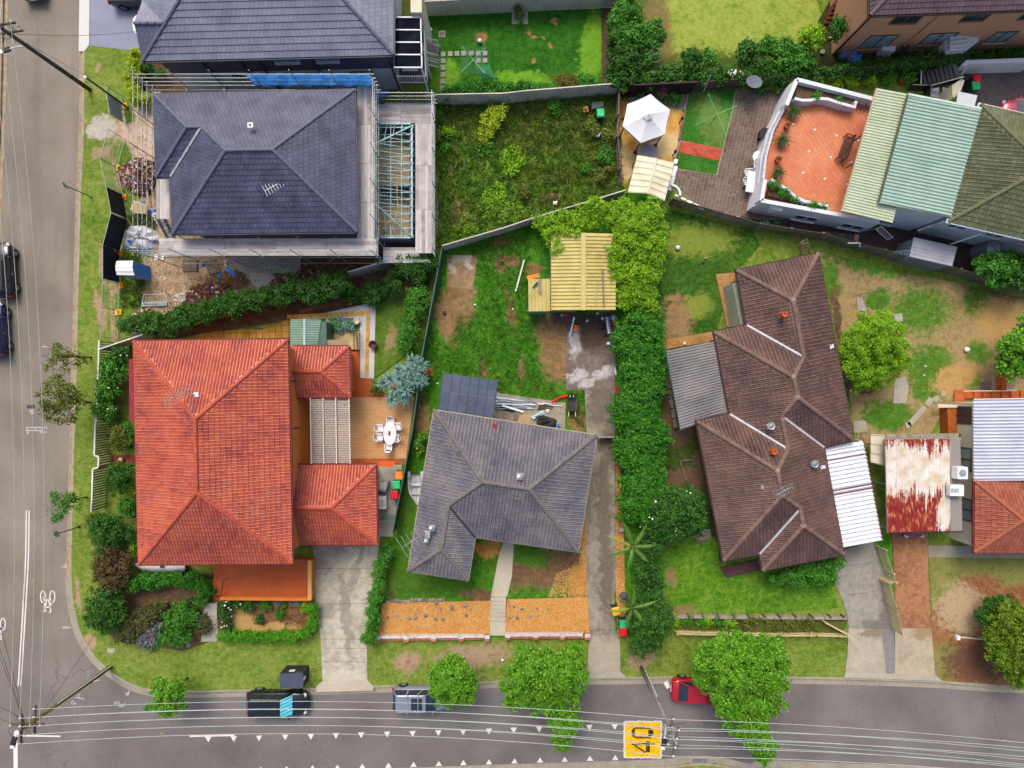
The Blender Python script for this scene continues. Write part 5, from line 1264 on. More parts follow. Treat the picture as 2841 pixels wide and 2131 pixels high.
q0,q1=T(0,0,1095,470,ze),T(1,0,1083,422,ze)
E=[Vector((q0.x,q0.y+16,ze)),Vector((q1.x,q1.y+16,ze)),q1,q0]
Hq=mat('slate_tile',['#666a80','#74788e','#80849a','#8a8ea2'],.5,.5,.05,40,island=.2,spec=.4)
rf=Roof(E,22,{'R1':(3,0,2),'R2':(1,0,2),'R3':(1,3,2)},{},())
rf.faces={3:[3,0,'R1'],0:[0,1,'R2','R1'],2:[2,3,'R1','R2'],1:[1,2,'R2']}
und=rf.build(nw,Hq,Jb,mat('slate_underlay',['#2c2e3a','#353844'],2),Fr,.3,.42,.05,.012,.5,300,gutter_m=Jc,cap_r=.13)
_,ww=Jq(nw,E,.5,3.0,5.5,Gy);He(nw,E,.5,5.5,Je)
mb=MB();mb.ring(Gr(E,.48),Gr(E,.8),0,3.0);mb.build('render_wall',Je,nw)
t22=math.tan(math.radians(22));py=q0.y;gz=None
zgab=None
pr=T(0,0,1260,180,7.3);zg7=ze+t22*(pr.y-py)
for _ in range(4):pr=T(0,0,1260,180,zg7);zg7=ze+t22*(pr.y-py)
pl_=T(0,0,1042,180,zg7);gx=q0.x;gl=Vector((q0.x-.05,pr.y,zg7))
f1=[Vector((gx,py,ze)),pr,gl]
lay(und,f1,Vector((gx+8,py,ze)),Vector((-1,0,0)),Vector((0,1,t22)),.3,.36,.03,.012,Hq,'roof_tile',Fr,.5,60)
top_y=pr.y+(zg7-ze)/t22
MB().quad(f1[0],f1[1],f1[2]).quad(gl,pr,Vector((gx,top_y,ze))).quad(Vector((gx,py,ze)),gl,Vector((gx,top_y,ze))).build('gable_infill',mat('slate_underlay',['#5c6076','#686c82'],2),und)
lay(und,[gl,pr,Vector((gx,top_y,ze))],Vector((gx+6,top_y,ze)),Vector((-1,0,0)),Vector((0,-1,t22)),.3,.36,.03,.012,Hq,'roof_tile',Fr,.5,40)
capm=Kd(Jb,.42,.13);L=(pr-gl).length;k=int(L/.42)
for i in range(k):Jo('ridge_cap',capm,und,gl+(pr-gl)*(i/k)+Z3*.03,(pr-gl).to_track_quat('X','Z').to_matrix())
a=Vector((ww[3][0],ww[3][1],0));b=Vector((ww[2][0],ww[2][1],0));e1=(b-a).normalized();L1=(b-a).length
Up=Fa
for x,w_,z0,z1 in((8.0,1.7,4.15,5.0),(10.9,1.6,4.15,5.0),(7.1,.6,1.8,2.6),(9.0,1.0,1.8,2.6),(12.9,1.6,1.8,2.7),(4.2,.6,1.8,2.6)):
 Hd(nw,a+e1*x,a+e1*(x+w_),z0,z1,(0,-1,0),Up if z0>3 else Ff,Hk if z0>3 else Gt,1,sill_m=Fa if z0>3 or w_>1.5 else None)
for x in(2.9,5.6,6.9,10.75,L1-.1):
 q=a+e1*x+Vector((0,-.1,0));MB().bar(q+Z3*.1,q+Z3*5.4,.1).build('downpipe',Jc,nw)
mb=MB();
for k in range(1):mb.prism(TL(0,0,[(1015,190),(1022,140),(1045,115),(1060,115),(1062,262),(1045,258),(1025,235)],3.4),3.2,3.4)
mb.build('portico_roof',Fa,nw)
bal=Fb('glazed_balcony','white framed balcony with dark glass roof on the grey house','balcony',T(1,0,1200,350))
Uq=mat('dark_roof_glass',['#0c0e16','#161924','#262b3a'],.8,.9,spec=.03)
zy=5.0
cols_y=[133,230,325,420,518]
for i in range(4):
 mb=MB();mb.quad(T(1,0,1092,cols_y[i+1],zy),T(1,0,1298,cols_y[i+1],zy),T(1,0,1296,cols_y[i],zy),T(1,0,1090,cols_y[i],zy));mb.build('roof_pane',Uq,bal)
for y in cols_y:MB().bar(T(1,0,1088,y,zy+.03),T(1,0,1302,y+1,zy+.03),.08).build('frame_bar',Fa,bal)
MB().bar(T(1,0,1292,130,zy+.03),T(1,0,1302,522,zy+.03),.08).build('frame_bar',Fa,bal)
for y in(133,325,520):
 q=T(1,0,1298,y,zy);MB().bar((q.x,q.y,.0),(q.x,q.y,zy),.1).build('post',Fa,bal)
fl=[T(1,0,1100,120,2.9),T(1,0,1330,120,2.9),T(1,0,1345,640,2.9),T(1,0,1130,640,2.9)]
MB().prism(fl,2.7,2.9).build('floor',mat('brown_deck',['#5a4f4c','#6a5e5a'],1.5),bal)
for a_,b_ in((fl[1],fl[2]),(fl[2],fl[3])):
 MB().bar(a_+Z3*1.0,b_+Z3*1.0,.07).build('handrail',Fa,bal);MB().bar(a_+Z3*.12,b_+Z3*.12,.05).build('bottom_rail',Fa,bal)
 n=int((b_-a_).length/.16)
 for k in range(n+1):
  q=a_.lerp(b_,k/n);MB().bar(q+Z3*.12,q+Z3*1.0,.03).build('baluster',Fa,bal)
wst=Fb('outside_stair','outside stair with white railings descending from the glazed balcony','stair',T(1,0,1380,370))
for k in range(7):MB().box(T(1,0,1342+k*13,372+k*4,2.5-k*.38),(.3,.95,.05),-.1).build('tread',mat('stair_tread','#8a857e'),wst)
for y in(290,400,455):
 A_,B_=T(1,0,1335,y,3.3),T(1,0,1425,y+25,1.0)
 MB().bar(A_,B_,.06).build('rail',Fa,wst);MB().bar(A_-Z3*.7,B_-Z3*.7,.06).build('rail',Fa,wst)
 for k in range(8):q=A_.lerp(B_,k/7);MB().bar(q,q-Z3*.7,.03).build('baluster',Fa,wst)
tb=Fb('balcony_table','pale rectangular table under the dark glass roof','table',T(1,0,1180,430,2.9));MB().box(T(1,0,1210,470,3.65),(1.1,1.4,.05)).build('tabletop',Fa,tb)
for dx in(-.45,.45):
 for dy in(-.6,.6):MB().bar(T(1,0,1210,470,2.9)+Vector((dx,dy,0)),T(1,0,1210,470,3.63)+Vector((dx,dy,0)),.05).build('leg',Fa,tb)
MB().prism([T(1,0,1215,-80,5.4),T(1,0,1300,-80,5.4),T(1,0,1300,95,5.4),T(1,0,1215,95,5.4)],0,5.4).build('side_block',Fo,nw)
z8=2.9
e8=Fb('cream_house','cream walled house with white metal roof and orange tiled hip roof','house',D(2150,1030))
Jf(e8,T(3,2,1662,925,z8),T(3,2,1658,295,z8),T(3,2,2350,285,z8+.5),T(3,2,2350,920,z8+.5),.26,.08,.96,mat('pale_grey_sheet',['#c9cedd','#dbdfeb'],.7,.4),square=True)
E=[T(3,2,1672,925,z8),T(3,2,1672,925,z8)+Vector((9,0,0)),T(3,2,1668,1473,z8)+Vector((9,0,0)),T(3,2,1668,1473,z8)]
rf=Roof(E,23,{'R1':(3,0,2),'R2':(0,1,2)},{3:[3,0,'R1'],0:[0,1,'R2','R1'],2:[2,3,'R1','R2'],1:[1,2,'R2']})
rf.build(e8,mat('faded_orange_tile',['#8c4c3e','#9e5845','#ac654f','#b56e54'],.6,.8,.1,40,island=.45,fine=.1),mat('faded_orange_cap',['#a05a42','#b26a50'],2,.9,island=.4),Hi,Fk,.27,.33,.042,.014,.0,300,gutter_m=Jd,cap_r=.14)
wl=[T(3,2,1662,296,z8),T(3,2,1662,296,z8)+Vector((12,0,0)),T(3,2,1668,1473,z8)+Vector((12,0,0)),T(3,2,1668,1473,z8)]
_,w8=Jq(e8,wl,.3,0,2.78,Fo)
a=Vector((w8[3][0],w8[3][1],0));b=Vector((w8[0][0],w8[0][1],0));L8=(b-a).length;e8d=(b-a).normalized()
for k0,k1 in((.17,.32),(.52,.68),(.85,.97)):
 w_=Hd(e8,a+e8d*L8*k0,a+e8d*L8*k1,.8,2.3,(-1,0,0),mat('maroon_frame','#6a2c30'),Hk if k0<.8 else Gt,1)
MB().bar((a+e8d*L8*.77)+Vector((-.05,0,1.3)),(a+e8d*L8*.77)+Vector((-1.2,0,1.3)),.12).build('beam',Hm,e8)
for(x,y,s)in((1555,860,(.75,.55,.6)),(1520,995,(1.0,.5,.4))):
 q=T(3,2,x,y,2.1);ac=Fb('air_conditioner','square white air conditioner above the rusty carport' if y<900 else 'long white air conditioner poking over the rusty carport','air conditioner',q)
 q=T(3,2,x,y,2.9);MB().box(q,(s[0],s[1]*1.6,s[2])).build('casing',Fa,ac)
 if y<900:MB().lathe(q+Z3*s[2]/2,[(.26,.0),(.26,.02),(.05,.03)],18).build('fan_grille',Fe,ac)
 else:
  for k in range(6):MB().box(q+Vector((-.42+k*.1,0,s[2]/2+.01)),(.03,.3,.02)).build('louvre',Ff,ac)
 MB().bar(q-Z3*.3,q+Vector((.9,0,-.3)),.06).build('bracket',Fe,ac)
cp=Fb('rusty_carport','carport with corrugated roof streaked white and rust red','carport',D(1990,1050))
t=NT('rusted_sheet');t.set(.8,.1,.3);p=t.pos()
mp=t.node('ShaderNodeMapping');mp.inputs['Scale'].default_value=(1.0,.32,1.0);t.l.new(p,mp.inputs['Vector'])
n1=t.math('ADD',t.math('MULTIPLY',t.noise(mp.outputs[0],3.2,6,.7),.6),t.math('MULTIPLY',t.noise(p,7,4,.8),.4))
sx=t.node('ShaderNodeSeparateXYZ');t.l.new(p,sx.inputs[0]);cy0=D(1990,1050).y
def Us(y0,y1):return t.smooth(sx.outputs[1],y0,y1)
low=Us(cy0+2.4,cy0-2.4);upb=Us(cy0+1.8,cy0+4.0)
mp2=t.node('ShaderNodeMapping');mp2.inputs['Scale'].default_value=(5.2,.3,1.0);t.l.new(p,mp2.inputs['Vector'])
n2=t.noise(mp2.outputs[0],1.0,4,.6);pc_=T(3,2,1430,1200,2.5)
hole=Hr(t,p,[(pc_,.55,1.3,-.2,.4)])
rm=t.math('ADD',t.math('ADD',t.math('MULTIPLY',low,.95),t.math('MULTIPLY',upb,.72)),t.math('ADD',t.math('MULTIPLY',t.math('SUBTRACT',n1,.5),1.7),t.math('MULTIPLY',t.math('SUBTRACT',n2,.5),1.7)))
rm=t.math('SUBTRACT',rm,t.math('MULTIPLY',hole,.75))
rust=t.ramp(t.noise(mp.outputs[0],6,4),[(.3,C('#6e1a1e')),(.48,C('#922a26')),(.58,C('#a84a30')),(.68,C('#cfa078'))])
wht=t.ramp(t.noise(p,1.2,4),[(.35,C('#d8c4a8')),(.55,C('#e6e0d6')),(.7,C('#f0f0f0'))])
edge=t.smooth(sx.outputs[0],T(3,2,1480,900,2.5).x-.1,T(3,2,1480,900,2.5).x+.1)
cc=t.mix(t.smooth(rm,.47,.6),wht,rust)
cc=t.mix(edge,cc,C('#9a9490'));t.color(cc)
Jf(cp,T(3,2,985,607,2.5),T(3,2,1562,600,2.5),T(3,2,1578,1308,2.5),T(3,2,1003,1318,2.5),.2,.05,.8,t.m)
for a_,b_ in(((985,605),(1003,1322)),((1003,1322),(1578,1312)),((985,605),(1562,598))):MB().bar(T(3,2,*a_,2.44),T(3,2,*b_,2.44),.1,.12).build('fascia',Ff if a_[0]>1000 else Hj,cp)
for x,y in((1000,630),(1012,960),(1015,1300),(1550,1290)):q=T(3,2,x,y,2.4);MB().tube([(q.x+.15,q.y,0),(q.x+.15,q.y,2.45)],.045).build('post',Fe,cp)
MB().bar(T(3,2,990,580,2.2),T(3,2,1545,575,2.2),.3,.1).build('rear_sheet',mat('mottled_sheet',['#7c7468','#9a9284','#b5ad9f'],6,.9),cp)
fx=Fb('cream_panel_wall','cream panelled screen wall north-west of the rusty carport','screen wall',T(3,2,930,690))
for k in range(3):
 MB().prism(TL(3,2,[(872,568+k*70),(990,575+k*78),(990,648+k*78),(874,634+k*70)],1.6),1.5,1.6+k*.003).build('panel',Fo,fx)
for k in range(4):MB().bar(T(3,2,873,568+k*70,1.63),T(3,2,990,575+k*78,1.63),.06).build('batten',Ht,fx)
for p_ in((880,575),(985,580),(885,770),(985,800)):q=T(3,2,*p_,1.5);MB().bar((q.x,q.y,0),(q.x,q.y,1.5),.08).build('post',Ht,fx)
os_=Fb('orange_steps','orange terracotta steps and porch north of the white metal roof','steps',T(3,2,1750,280))
for k in range(7):MB().prism(TL(3,2,[(1585+k*58,235),(1643+k*58,233),(1643+k*58,290),(1585+k*58,292)]),0,.17+k*.15).build('step',Ge,os_)
MB().prism(TL(3,2,[(1508,228),(1585,225),(1585,330),(1508,330)]),0,.12).build('landing',Ge,os_)
MB().prism(TL(3,2,[(1875,105),(1990,105),(1990,225),(1875,222)],.6),0,.6).build('porch',Ge,os_)
for a_,b_ in(((1585,235),(1985,232)),((1985,110),(1985,232))):
 A_,B_=T(3,2,*a_,1.4),T(3,2,*b_,1.6);MB().bar(A_,B_,.06).build('rail',Fo,os_)
for k in range(5):MB().bar(T(3,2,1925+k*13,110,1.2),T(3,2,1925+k*13,225,1.2),.04).build('baluster',Fo,os_)
for y in(110,222):MB().bar(T(3,2,1915,y,1.25),T(3,2,1985,y,1.25),.06).build('rail',Fo,os_)
MB().prism(TL(3,2,[(1395,362),(1488,362),(1488,556),(1405,556)]),0,.9).build('side_porch',Gj('porch_brick','#a0561e','#b5682a','#8a4a1e'),os_)
MB().prism(TL(3,2,[(1388,335),(1660,345),(1660,362),(1390,362)],1.0),.9,1.0).build('coping',Fo,os_)
Ft('landing_slab',TL(3,2,[(1795,118),(1875,118),(1875,222),(1795,225)]),Fv);Ft('landing_slab',TL(3,2,[(1705,165),(1790,160),(1790,230),(1705,230)]),Fg)
Ft('concrete_path',TL(3,2,[(1310,1418),(2300,1425),(2300,1520),(1312,1508)]),Hj)
Hz=mat('cream_steel_fence',['#c4beb0','#d6d0c2','#e2dcd0'],.8,.6)
Hx=mat('green_steel_fence',['#3c5a52','#476a60','#52776c'],.8,.55)
def Gb(name,label,pts,h,m,panel=2.35,cap=None):
 root=Fb(name,label,'fence',(pts[0].x,pts[0].y,0))
 for a,b in zip(pts[:-1],pts[1:]):
  a=Vector((a.x,a.y,0));b=Vector((b.x,b.y,0));L=(b-a).length;n=max(1,int(round(L/panel)));e=(b-a)/n
  s=Vector((-e.y,e.x,0)).normalized()
  for k in range(n):
   p=a+e*k;V=[];st=[]
   for i in range(12):
    for f,d in((.0,-1),(.45,-1),(.55,1),(.95,1)):st.append(((i+f)/12,d*.02))
   for z in(.02,h-.02):
    for f,d in st:q=p+e*f+s*d;V.append((q.x,q.y,z))
   nq=len(st)
   Kh('fence_panel',V,[(i,i+1,nq+i+1,nq+i)for i in range(nq-1)],m,root)
   MB().bar(p+Z3*h,p+e*.985+Z3*h,.075,.05).build('top_rail',cap or m,root)
   MB().bar(p,p+Z3*(h+.01),.06).build('post',m,root)
 return root
def Gd(name,label,pts,h,m,w=.1,gap=.018,inside_rail=1,pw=None):
 root=Fb(name,label,'fence',(pts[0].x,pts[0].y,0))
 mb=MB();mb.box((0,0,h/2),(w,.018,h));me=mb.mesh('paling',m)
 for a,b in zip(pts[:-1],pts[1:]):
  a=Vector((a.x,a.y,0));b=Vector((b.x,b.y,0));L=(b-a).length;d=(b-a)/L;ang=math.atan2(d.y,d.x);s=Vector((-d.y,d.x,0))*inside_rail
  for k in range(int(L/(w+gap))):
   q=a+d*(k+.5)*(w+gap);Jo('paling',me,root,q+s*R.uniform(0,.012)+Z3*R.uniform(-.05,.02),ang+R.uniform(-.03,.03))
  for z in(h*.25,h*.8):MB().bar(a+s*.05+Z3*z,b+s*.05+Z3*z,.05,.08).build('rail',m,root)
  for k in range(int(L/2.4)+1):
   q=a+d*min(L,k*2.4)+s*.09;MB().bar(q,q+Z3*(h-.1),.1).build('post',m,root)
 return root
Gb('steel_fence','cream steel fence along the top edge behind the mown back lawn',[T(1,0,1340,125),T(2,0,740,62),T(2,0,845,56)],1.8,Hz)
Gb('steel_fence','cream steel fence between mown back lawn and overgrown yard',[T(1,0,1350,812),T(1,0,1936,800),T(2,0,160,782),T(2,0,860,725)],1.75,Hz)
Gb('steel_fence','cream steel fence separating overgrown yard from outlined lot',[T(1,1,1480,540),T(1,1,1936,408),T(2,1,200,340),T(2,1,620,215),T(2,1,900,130)],1.7,Hz)
Gb('steel_fence','pale capped steel fence between building site and red house garden',[T(0,1,860,1310),T(0,1,1290,1165),T(0,1,1936,985),T(1,1,690,760),T(1,1,1120,635),T(1,1,1420,560)],1.6,Hz,cap=Fa)
Gb('green_fence','dark green steel fence running between red house and grey house',[T(1,1,1475,545),T(1,1,1330,1330),T(1,2,1255,520),T(1,2,1105,1290)],1.6,Hx)
GBF=[T(0,1,868,1240),T(0,2,850,430),T(0,2,838,480),T(0,2,832,710),T(0,2,865,722),T(0,2,860,800),T(0,2,820,812),T(0,2,815,1000),T(0,2,808,1130)]
wf=Fb('boundary_fence','white capped fence along the nature strip west of the red house','fence',(GBF[0].x,GBF[0].y,0))
Ls=mat('grey_brown_slat',['#7c7264','#938877','#a59a88'],2,.8,island=.5)
for a,b in zip(GBF[:-1],GBF[1:]):
 a=Vector((a.x,a.y,0));b=Vector((b.x,b.y,0));MB().bar(a+Z3*1.55,b+Z3*1.55,.1,.06).build('cap_rail',Fa,wf)
 n=max(1,int((b-a).length/.19));
 for k in range(n):
  q=a.lerp(b,(k+.5)/n);MB().bar(q,q+Z3*1.5,.1).build('slat',Ls,wf)
Gd('paling_fence','long weathered grey paling fence behind the brown tiled house',[T(2,1,1260,190),T(2,1,1900,375),T(3,1,440,450),T(3,1,1000,600),T(3,1,1680,770),T(3,1,2400,960)],1.6,Fg,.14,.02)
Gd('paling_fence','old grey paling fence dividing the gazebo patio from the overgrown yard',[T(2,0,862,700),T(2,0,850,1100),T(2,0,880,1430)],1.5,Fg,.12,.015,-1)
Gd('paling_fence','dark paling fence between courtyard and north east garden',[T(2,0,1420,705),T(2,0,1936,670),T(3,0,300,640),T(3,0,800,590),T(3,0,1540,520)],1.5,Gc,.13,.015,-1)
Gd('paling_fence','thin grey paling fence beside the garden strip north of the overgrown yard',[T(2,0,848,50),T(2,0,852,400),T(2,0,860,680)],1.5,Fg,.12,.015)
bf=Fb('brush_fence','dark brown brushwood fence behind the white gazebo','fence',T(2,0,1150,700))
brush=MB();a0,b0_=T(2,0,875,742),T(2,0,1425,715)
for k in range(900):
 q=a0.lerp(b0_,R.random())+Vector((R.uniform(-.04,.04),R.uniform(-.09,.09),0));t_=q+Vector((R.uniform(-.06,.06),R.uniform(-.05,.05),1.75+R.uniform(-.1,.06)))
 brush.add([q+Vector((-.02,0,0)),q+Vector((.02,0,0)),t_],[(0,1,2)])
tag(brush.build('brushwood',mat('brushwood_mat',['#2e2320','#43352f','#54443c'],4,.95,island=.6),bf),kind='stuff')
MB().bar(a0+Z3*.85,b0_+Z3*.85,.07,1.6).build('core',mat('brush_core','#2e2421'),bf);MB().bar(a0+Z3*1.72,b0_+Z3*1.72,.12,.06).build('cap',mat('brush_cap','#40332e'),bf)
Kq=mat('cream_picket',['#cbb98c','#dccb9f','#e6d8b0'],2,.7,island=.4)
def Kv(name,label,pts,h,w=.07,gap=.05):
 root=Fb(name,label,'fence',(pts[0].x,pts[0].y,0));me=MB().box((0,0,h/2),(w,.02,h)).mesh('picket',Kq)
 for a,b in zip(pts[:-1],pts[1:]):
  a=Vector((a.x,a.y,0));b=Vector((b.x,b.y,0));L=(b-a).length;d=(b-a)/L;ang=math.atan2(d.y,d.x)
  for k in range(int(L/(w+gap))):Jo('picket',me,root,a+d*(k+.5)*(w+gap),ang)
  s=Vector((-d.y,d.x,0))*.03
  for z in(h*.3,h*.8):MB().bar(a+s+Z3*z,b+s+Z3*z,.04,.07).build('rail',Kq,root)
  for k in range(int(L/1.9)+2):q=a+d*min(L,k*1.9)+s;MB().bar(q,q+Z3*(h+.06),.1).build('post',Kq,root)
Kv('picket_fence','cream picket fence along the planting bed facing the side street',[T(2,3,1305,605),T(2,3,1936,620),T(3,3,420,618),T(3,3,660,625)],.75)
Kv('picket_fence','short cream picket return set diagonally at the driveway corner',[T(3,3,490,520),T(3,3,680,625)],.75)
Kv('picket_fence','tall cream picket fence between the two right hand driveways',[T(3,2,905,1420),T(3,2,985,1659),T(3,3,935,200),T(3,3,990,380),T(3,3,1035,590)],1.35,.075,.045)
sl=Fb('sleeper_wall','grey timber sleeper edging with dark posts below the front lawn','retaining wall',T(2,3,1936,490))
LP=[T(2,3,1270,485),T(2,3,1936,492),T(3,3,670,495)]
for a,b in zip(LP[:-1],LP[1:]):
 n=4
 for k in range(n):MB().bar(a.lerp(b,k/n+.004)+Z3*.2,a.lerp(b,(k+1)/n-.004)+Z3*.2,.22,.4).build('sleeper',mat('sleeper_grey',['#9a8f82','#aea396','#8a8074'],1.5,.9,.3,20,island=.6),sl)
for c_,x in((2,1285),(2,1400),(2,1510),(2,1625),(2,1745),(2,1860),(3,40),(3,155),(3,275),(3,400),(3,540),(3,640)):
 q=T(c_,3,x,480);MB().tube([q,q+Z3*.55],.09,8).build('post',Gc,sl)
Lm=mat('weathered_white_coping',['#a89a98','#d9d2d2','#ebe6e6'],3,.9,fine=.4);Jv=mat('pink_brick',['#a85a4a','#b86c5a','#c67e6c'],3,.9,.2,island=.6)
def Hn(label,a,b,piers):
 root=Fb('brick_front_wall',label,'wall',a);d=(b-a);L=d.length;d.normalize();ang=math.atan2(d.y,d.x)
 me=MB().box((0,0,0),(.098,.2,.14)).mesh('brick',Jv);n=int(L/.11)
 for k in range(n):
  for z in(.09,.24):Jo('brick',me,root,a+d*(k+.5)*.11+Z3*z+Vector((0,-.13,0)),ang)
 for k in range(int(L/.6)):MB().box(a+d*(k+.5)*.6+Z3*.2+Vector((0,.08,0)),(.59,.2,.4),ang).build('coping',Lm,root)
 for f in piers:
  q=a.lerp(b,f);MB().box(q+Vector((0,-.06,.22)),(.38,.46,.44),ang).build('pier',Jv,root);MB().box(q+Vector((0,.06,.47)),(.4,.26,.05),ang).build('pier_cap',Lm,root)
Hn('low pink brick wall with pale coping left of the front path',T(1,3,955,648),T(1,3,1822,640),(.02,.27,.51,.75,.98))
Hn('low pink brick wall with pale coping right of the front path',T(2,3,5,632),T(2,3,650,630),(.03,.36,.67,.97))
fst=Fb('front_steps','pale concrete steps on the front path between the mulch beds','steps',T(1,3,1880,450))
for k,(y0,y1)in enumerate(((335,363),(365,394),(396,426),(428,458),(460,490),(492,527))):MB().prism([T(1,3,1832-k*1.5,y0),T(2,3,12-k,y0+4),T(2,3,10-k,y1+4),T(1,3,1830-k*1.5,y1)],0,.42-k*.06).build('step',Gx,fst);MB().bar(T(1,3,1832-k*1.5,y1+1,.36-k*.06),T(2,3,12-k,y1+5,.36-k*.06),.06,.1).build('riser',Gc,fst)
MB().prism([T(1,3,1826,530),T(2,3,5,532),T(2,3,5,638),T(1,3,1825,638)],0,.12).build('landing',Gx,fst)
Ud=Fc('mulch_base',['#d08c38','#e2a450','#ecb868'],scale=2.0,bump=.8)
Jz=mat('wood_chip',['#c8842c','#e6a24a','#f2bc72','#f8d8a4'],.8,.9,island=.8)
MBED=[T(1,3,1000,390),T(1,3,1836,372),T(1,3,1822,632),T(1,3,960,640)];MBED2=[T(2,3,8,362),T(2,3,635,345),T(2,3,652,622),T(2,3,5,624)]
for k,B_ in enumerate((MBED,MBED2)):
 Ft('mulch_bed',B_,Ud);Hs('wood_chips',B_,16000 if k==0 else 12000,.085,Jz,zl[0]+.01)
STR=[T(2,2,855,780),T(2,2,880,780),T(2,2,905,1100),T(2,2,920,1659),T(2,3,920,300),T(2,3,940,640),T(2,3,870,650),T(2,3,850,300)]
Ft('mulch_strip',STR,Fc('mulch_dark',['#8a5a28','#a5713a','#b98548'],scale=2.0,bump=.8));Hs('wood_chips',STR,7000,.085,Jz,zl[0]+.01)
Hs('wood_chips',[T(2,3,400,160),T(2,3,625,80),T(2,3,632,345),T(2,3,330,345)],2600,.08,Jz,.05);Hs('wood_chips',[T(2,2,600,1150),T(2,2,628,1150),T(2,2,628,1640),T(2,2,570,1560)],1500,.08,Jz,.05)
Qc=mat('field_stone',['#7a6c60','#958779','#b0a496'],3,.95,.4,15,island=.5)
def Kf(seed,m=Qc):
 rr=random.Random(seed);V=[];n=8
 for r_,z in((.5,.0),(.52,.18),(.34,.38),(.08,.44)):
  for k in range(n):a=2*pi*k/n;s_=rr.uniform(.8,1.15);V.append((math.cos(a)*r_*s_,math.sin(a)*r_*s_*.8,z*rr.uniform(.85,1.1)))
 fs=[(i*n+k,i*n+(k+1)%n,(i+1)*n+(k+1)%n,(i+1)*n+k)for i in range(3)for k in range(n)]+[tuple(range(3*n,4*n))]
 me=bpy.data.meshes.new('stone');me.from_pydata(V,[],fs);me.materials.append(m);return me
STN=[Kf(s)for s in range(5)]
for(c_,x,y,s,lb)in((1,1632,410,.42,'largest grey stone in the left mulch bed near the path'),(1,1533,428,.46,'rounded grey stone left of the largest one in the mulch bed'),(1,1448,440,.28,'brown stone in the upper middle of the left mulch bed'),(1,1415,398,.36,'grey stone under the stone edging of the left mulch bed'),(1,1332,488,.36,'pale stone in the middle of the left mulch bed'),(1,1255,505,.36,'flat grey stone beside a reddish stone in the mulch'),(1,1208,505,.36,'reddish stone in the left mulch bed'),(1,1116,490,.32,'upright dark stone in the left part of the mulch'),(1,1042,502,.26,'small brown stone at the far left of the mulch bed'),(1,1285,452,.24,'small pale stone above the middle of the left mulch bed'),(1,1462,515,.34,'half buried stone low in the left mulch bed'),(1,1408,512,.3,'half buried orange stone low in the mulch bed'),(1,1646,485,.3,'narrow stone near the right end of the left mulch bed'),(1,1675,440,.2,'pebble right of the narrow stone in the mulch'),(2,132,437,.28,'dark stone in the upper left of the right mulch bed'),(2,72,418,.28,'flat grey stone beside the dark one in the right bed'),(2,42,420,.22,'small stone by the path in the right mulch bed'),(2,196,493,.34,'round grey stone low in the right mulch bed'),(2,97,505,.32,'half buried stone in the lower left of the right bed'),(2,50,495,.36,'large half buried stone beside the steps'),(2,252,432,.26,'grey stone in the middle of the right mulch bed'),(2,333,435,.26,'rightmost grey stone in the right mulch bed'),(2,265,487,.22,'small buried stone right of the round stone')):
 q=T(c_,3,x,y,.02);q.z=zl[0];o=Jo('stone',STN[R.randrange(5)],None,q,R.uniform(0,6),(s,s,s*.7));tag(o,lb,'stone','stones in the mulch beds')
ed=Fb('stone_edging','row of dark rough stones edging the left mulch bed','edging',T(1,3,1300,375))
for k in range(17):
 q=T(1,3,1040+k*27,384-k*1.2+R.uniform(-6,6),0);Jo('stone',STN[k%5],ed,q,R.uniform(0,6),R.uniform(.3,.46))
Qw=mat('dark_shade_cloth',['#1f2126','#2b2d33'],3,.8);Ut=mat('fence_wire',['#9aa0a0','#b4baba'],3,.6,alpha=.35)
tf=Fb('site_fence','temporary galvanised site fence with dark shade cloth panels','fence',T(0,1,880,500))
TF_=[(T(0,0,975,960),T(0,0,940,745),'w'),(T(0,0,1005,1055),T(0,0,975,965),'n'),(T(0,0,905,1290),T(0,0,965,1075),'w'),(T(0,0,950,1500),T(0,0,905,1290),'w'),(T(0,1,985,300),T(0,0,950,1500),'d'),(T(0,1,925,545),T(0,1,985,310),'d'),(T(0,1,925,790),T(0,1,925,545),'d'),(T(0,1,915,1000),T(0,1,925,800),'w'),(T(0,1,912,1215),T(0,1,915,1000),'w')]
for a,b,kd in TF_:
 if kd=='n':continue
 for p in(a,b):MB().tube([p,p+Z3*2.0],.025).build('upright',Fe,tf)
 for z in(.12,2.0):MB().tube([a+Z3*z,b+Z3*z],.025).build('tube',Fe,tf)
 if kd=='d':MB().quad(a+Z3*.1,b+Z3*.1,b+Z3*1.97,a+Z3*1.97).build('shade_cloth',Qw,tf)
 else:
  n=int((b-a).length/.12)
  mb=MB()
  for k in range(1,n):q=a.lerp(b,k/n);mb.bar(q+Z3*.12,q+Z3*1.98,.008)
  for z in(.5,.9,1.3,1.7):mb.bar(a+Z3*z,b+Z3*z,.008)
  mb.build('wire_mesh',Fe,tf)
a,b=T(0,1,925,540),T(0,1,955,420);MB().quad(a+Z3*.2+Vector((-.03,0,0)),b+Z3*.2+Vector((-.03,0,0)),b+Z3*1.85+Vector((-.03,0,0)),a+Z3*1.85+Vector((-.03,0,0))).build('sign_board',mat('grey_sign',['#9aa6b4','#aab4c0']),tf)
a,b=T(0,0,968,950),T(0,0,948,800);MB().quad(a+Z3*.3+Vector((-.03,0,0)),b+Z3*.3+Vector((-.03,0,0)),b+Z3*1.8+Vector((-.03,0,0)),a+Z3*1.8+Vector((-.03,0,0))).build('sign_board',mat('grey_sign',['#9aa6b4','#aab4c0']),tf)
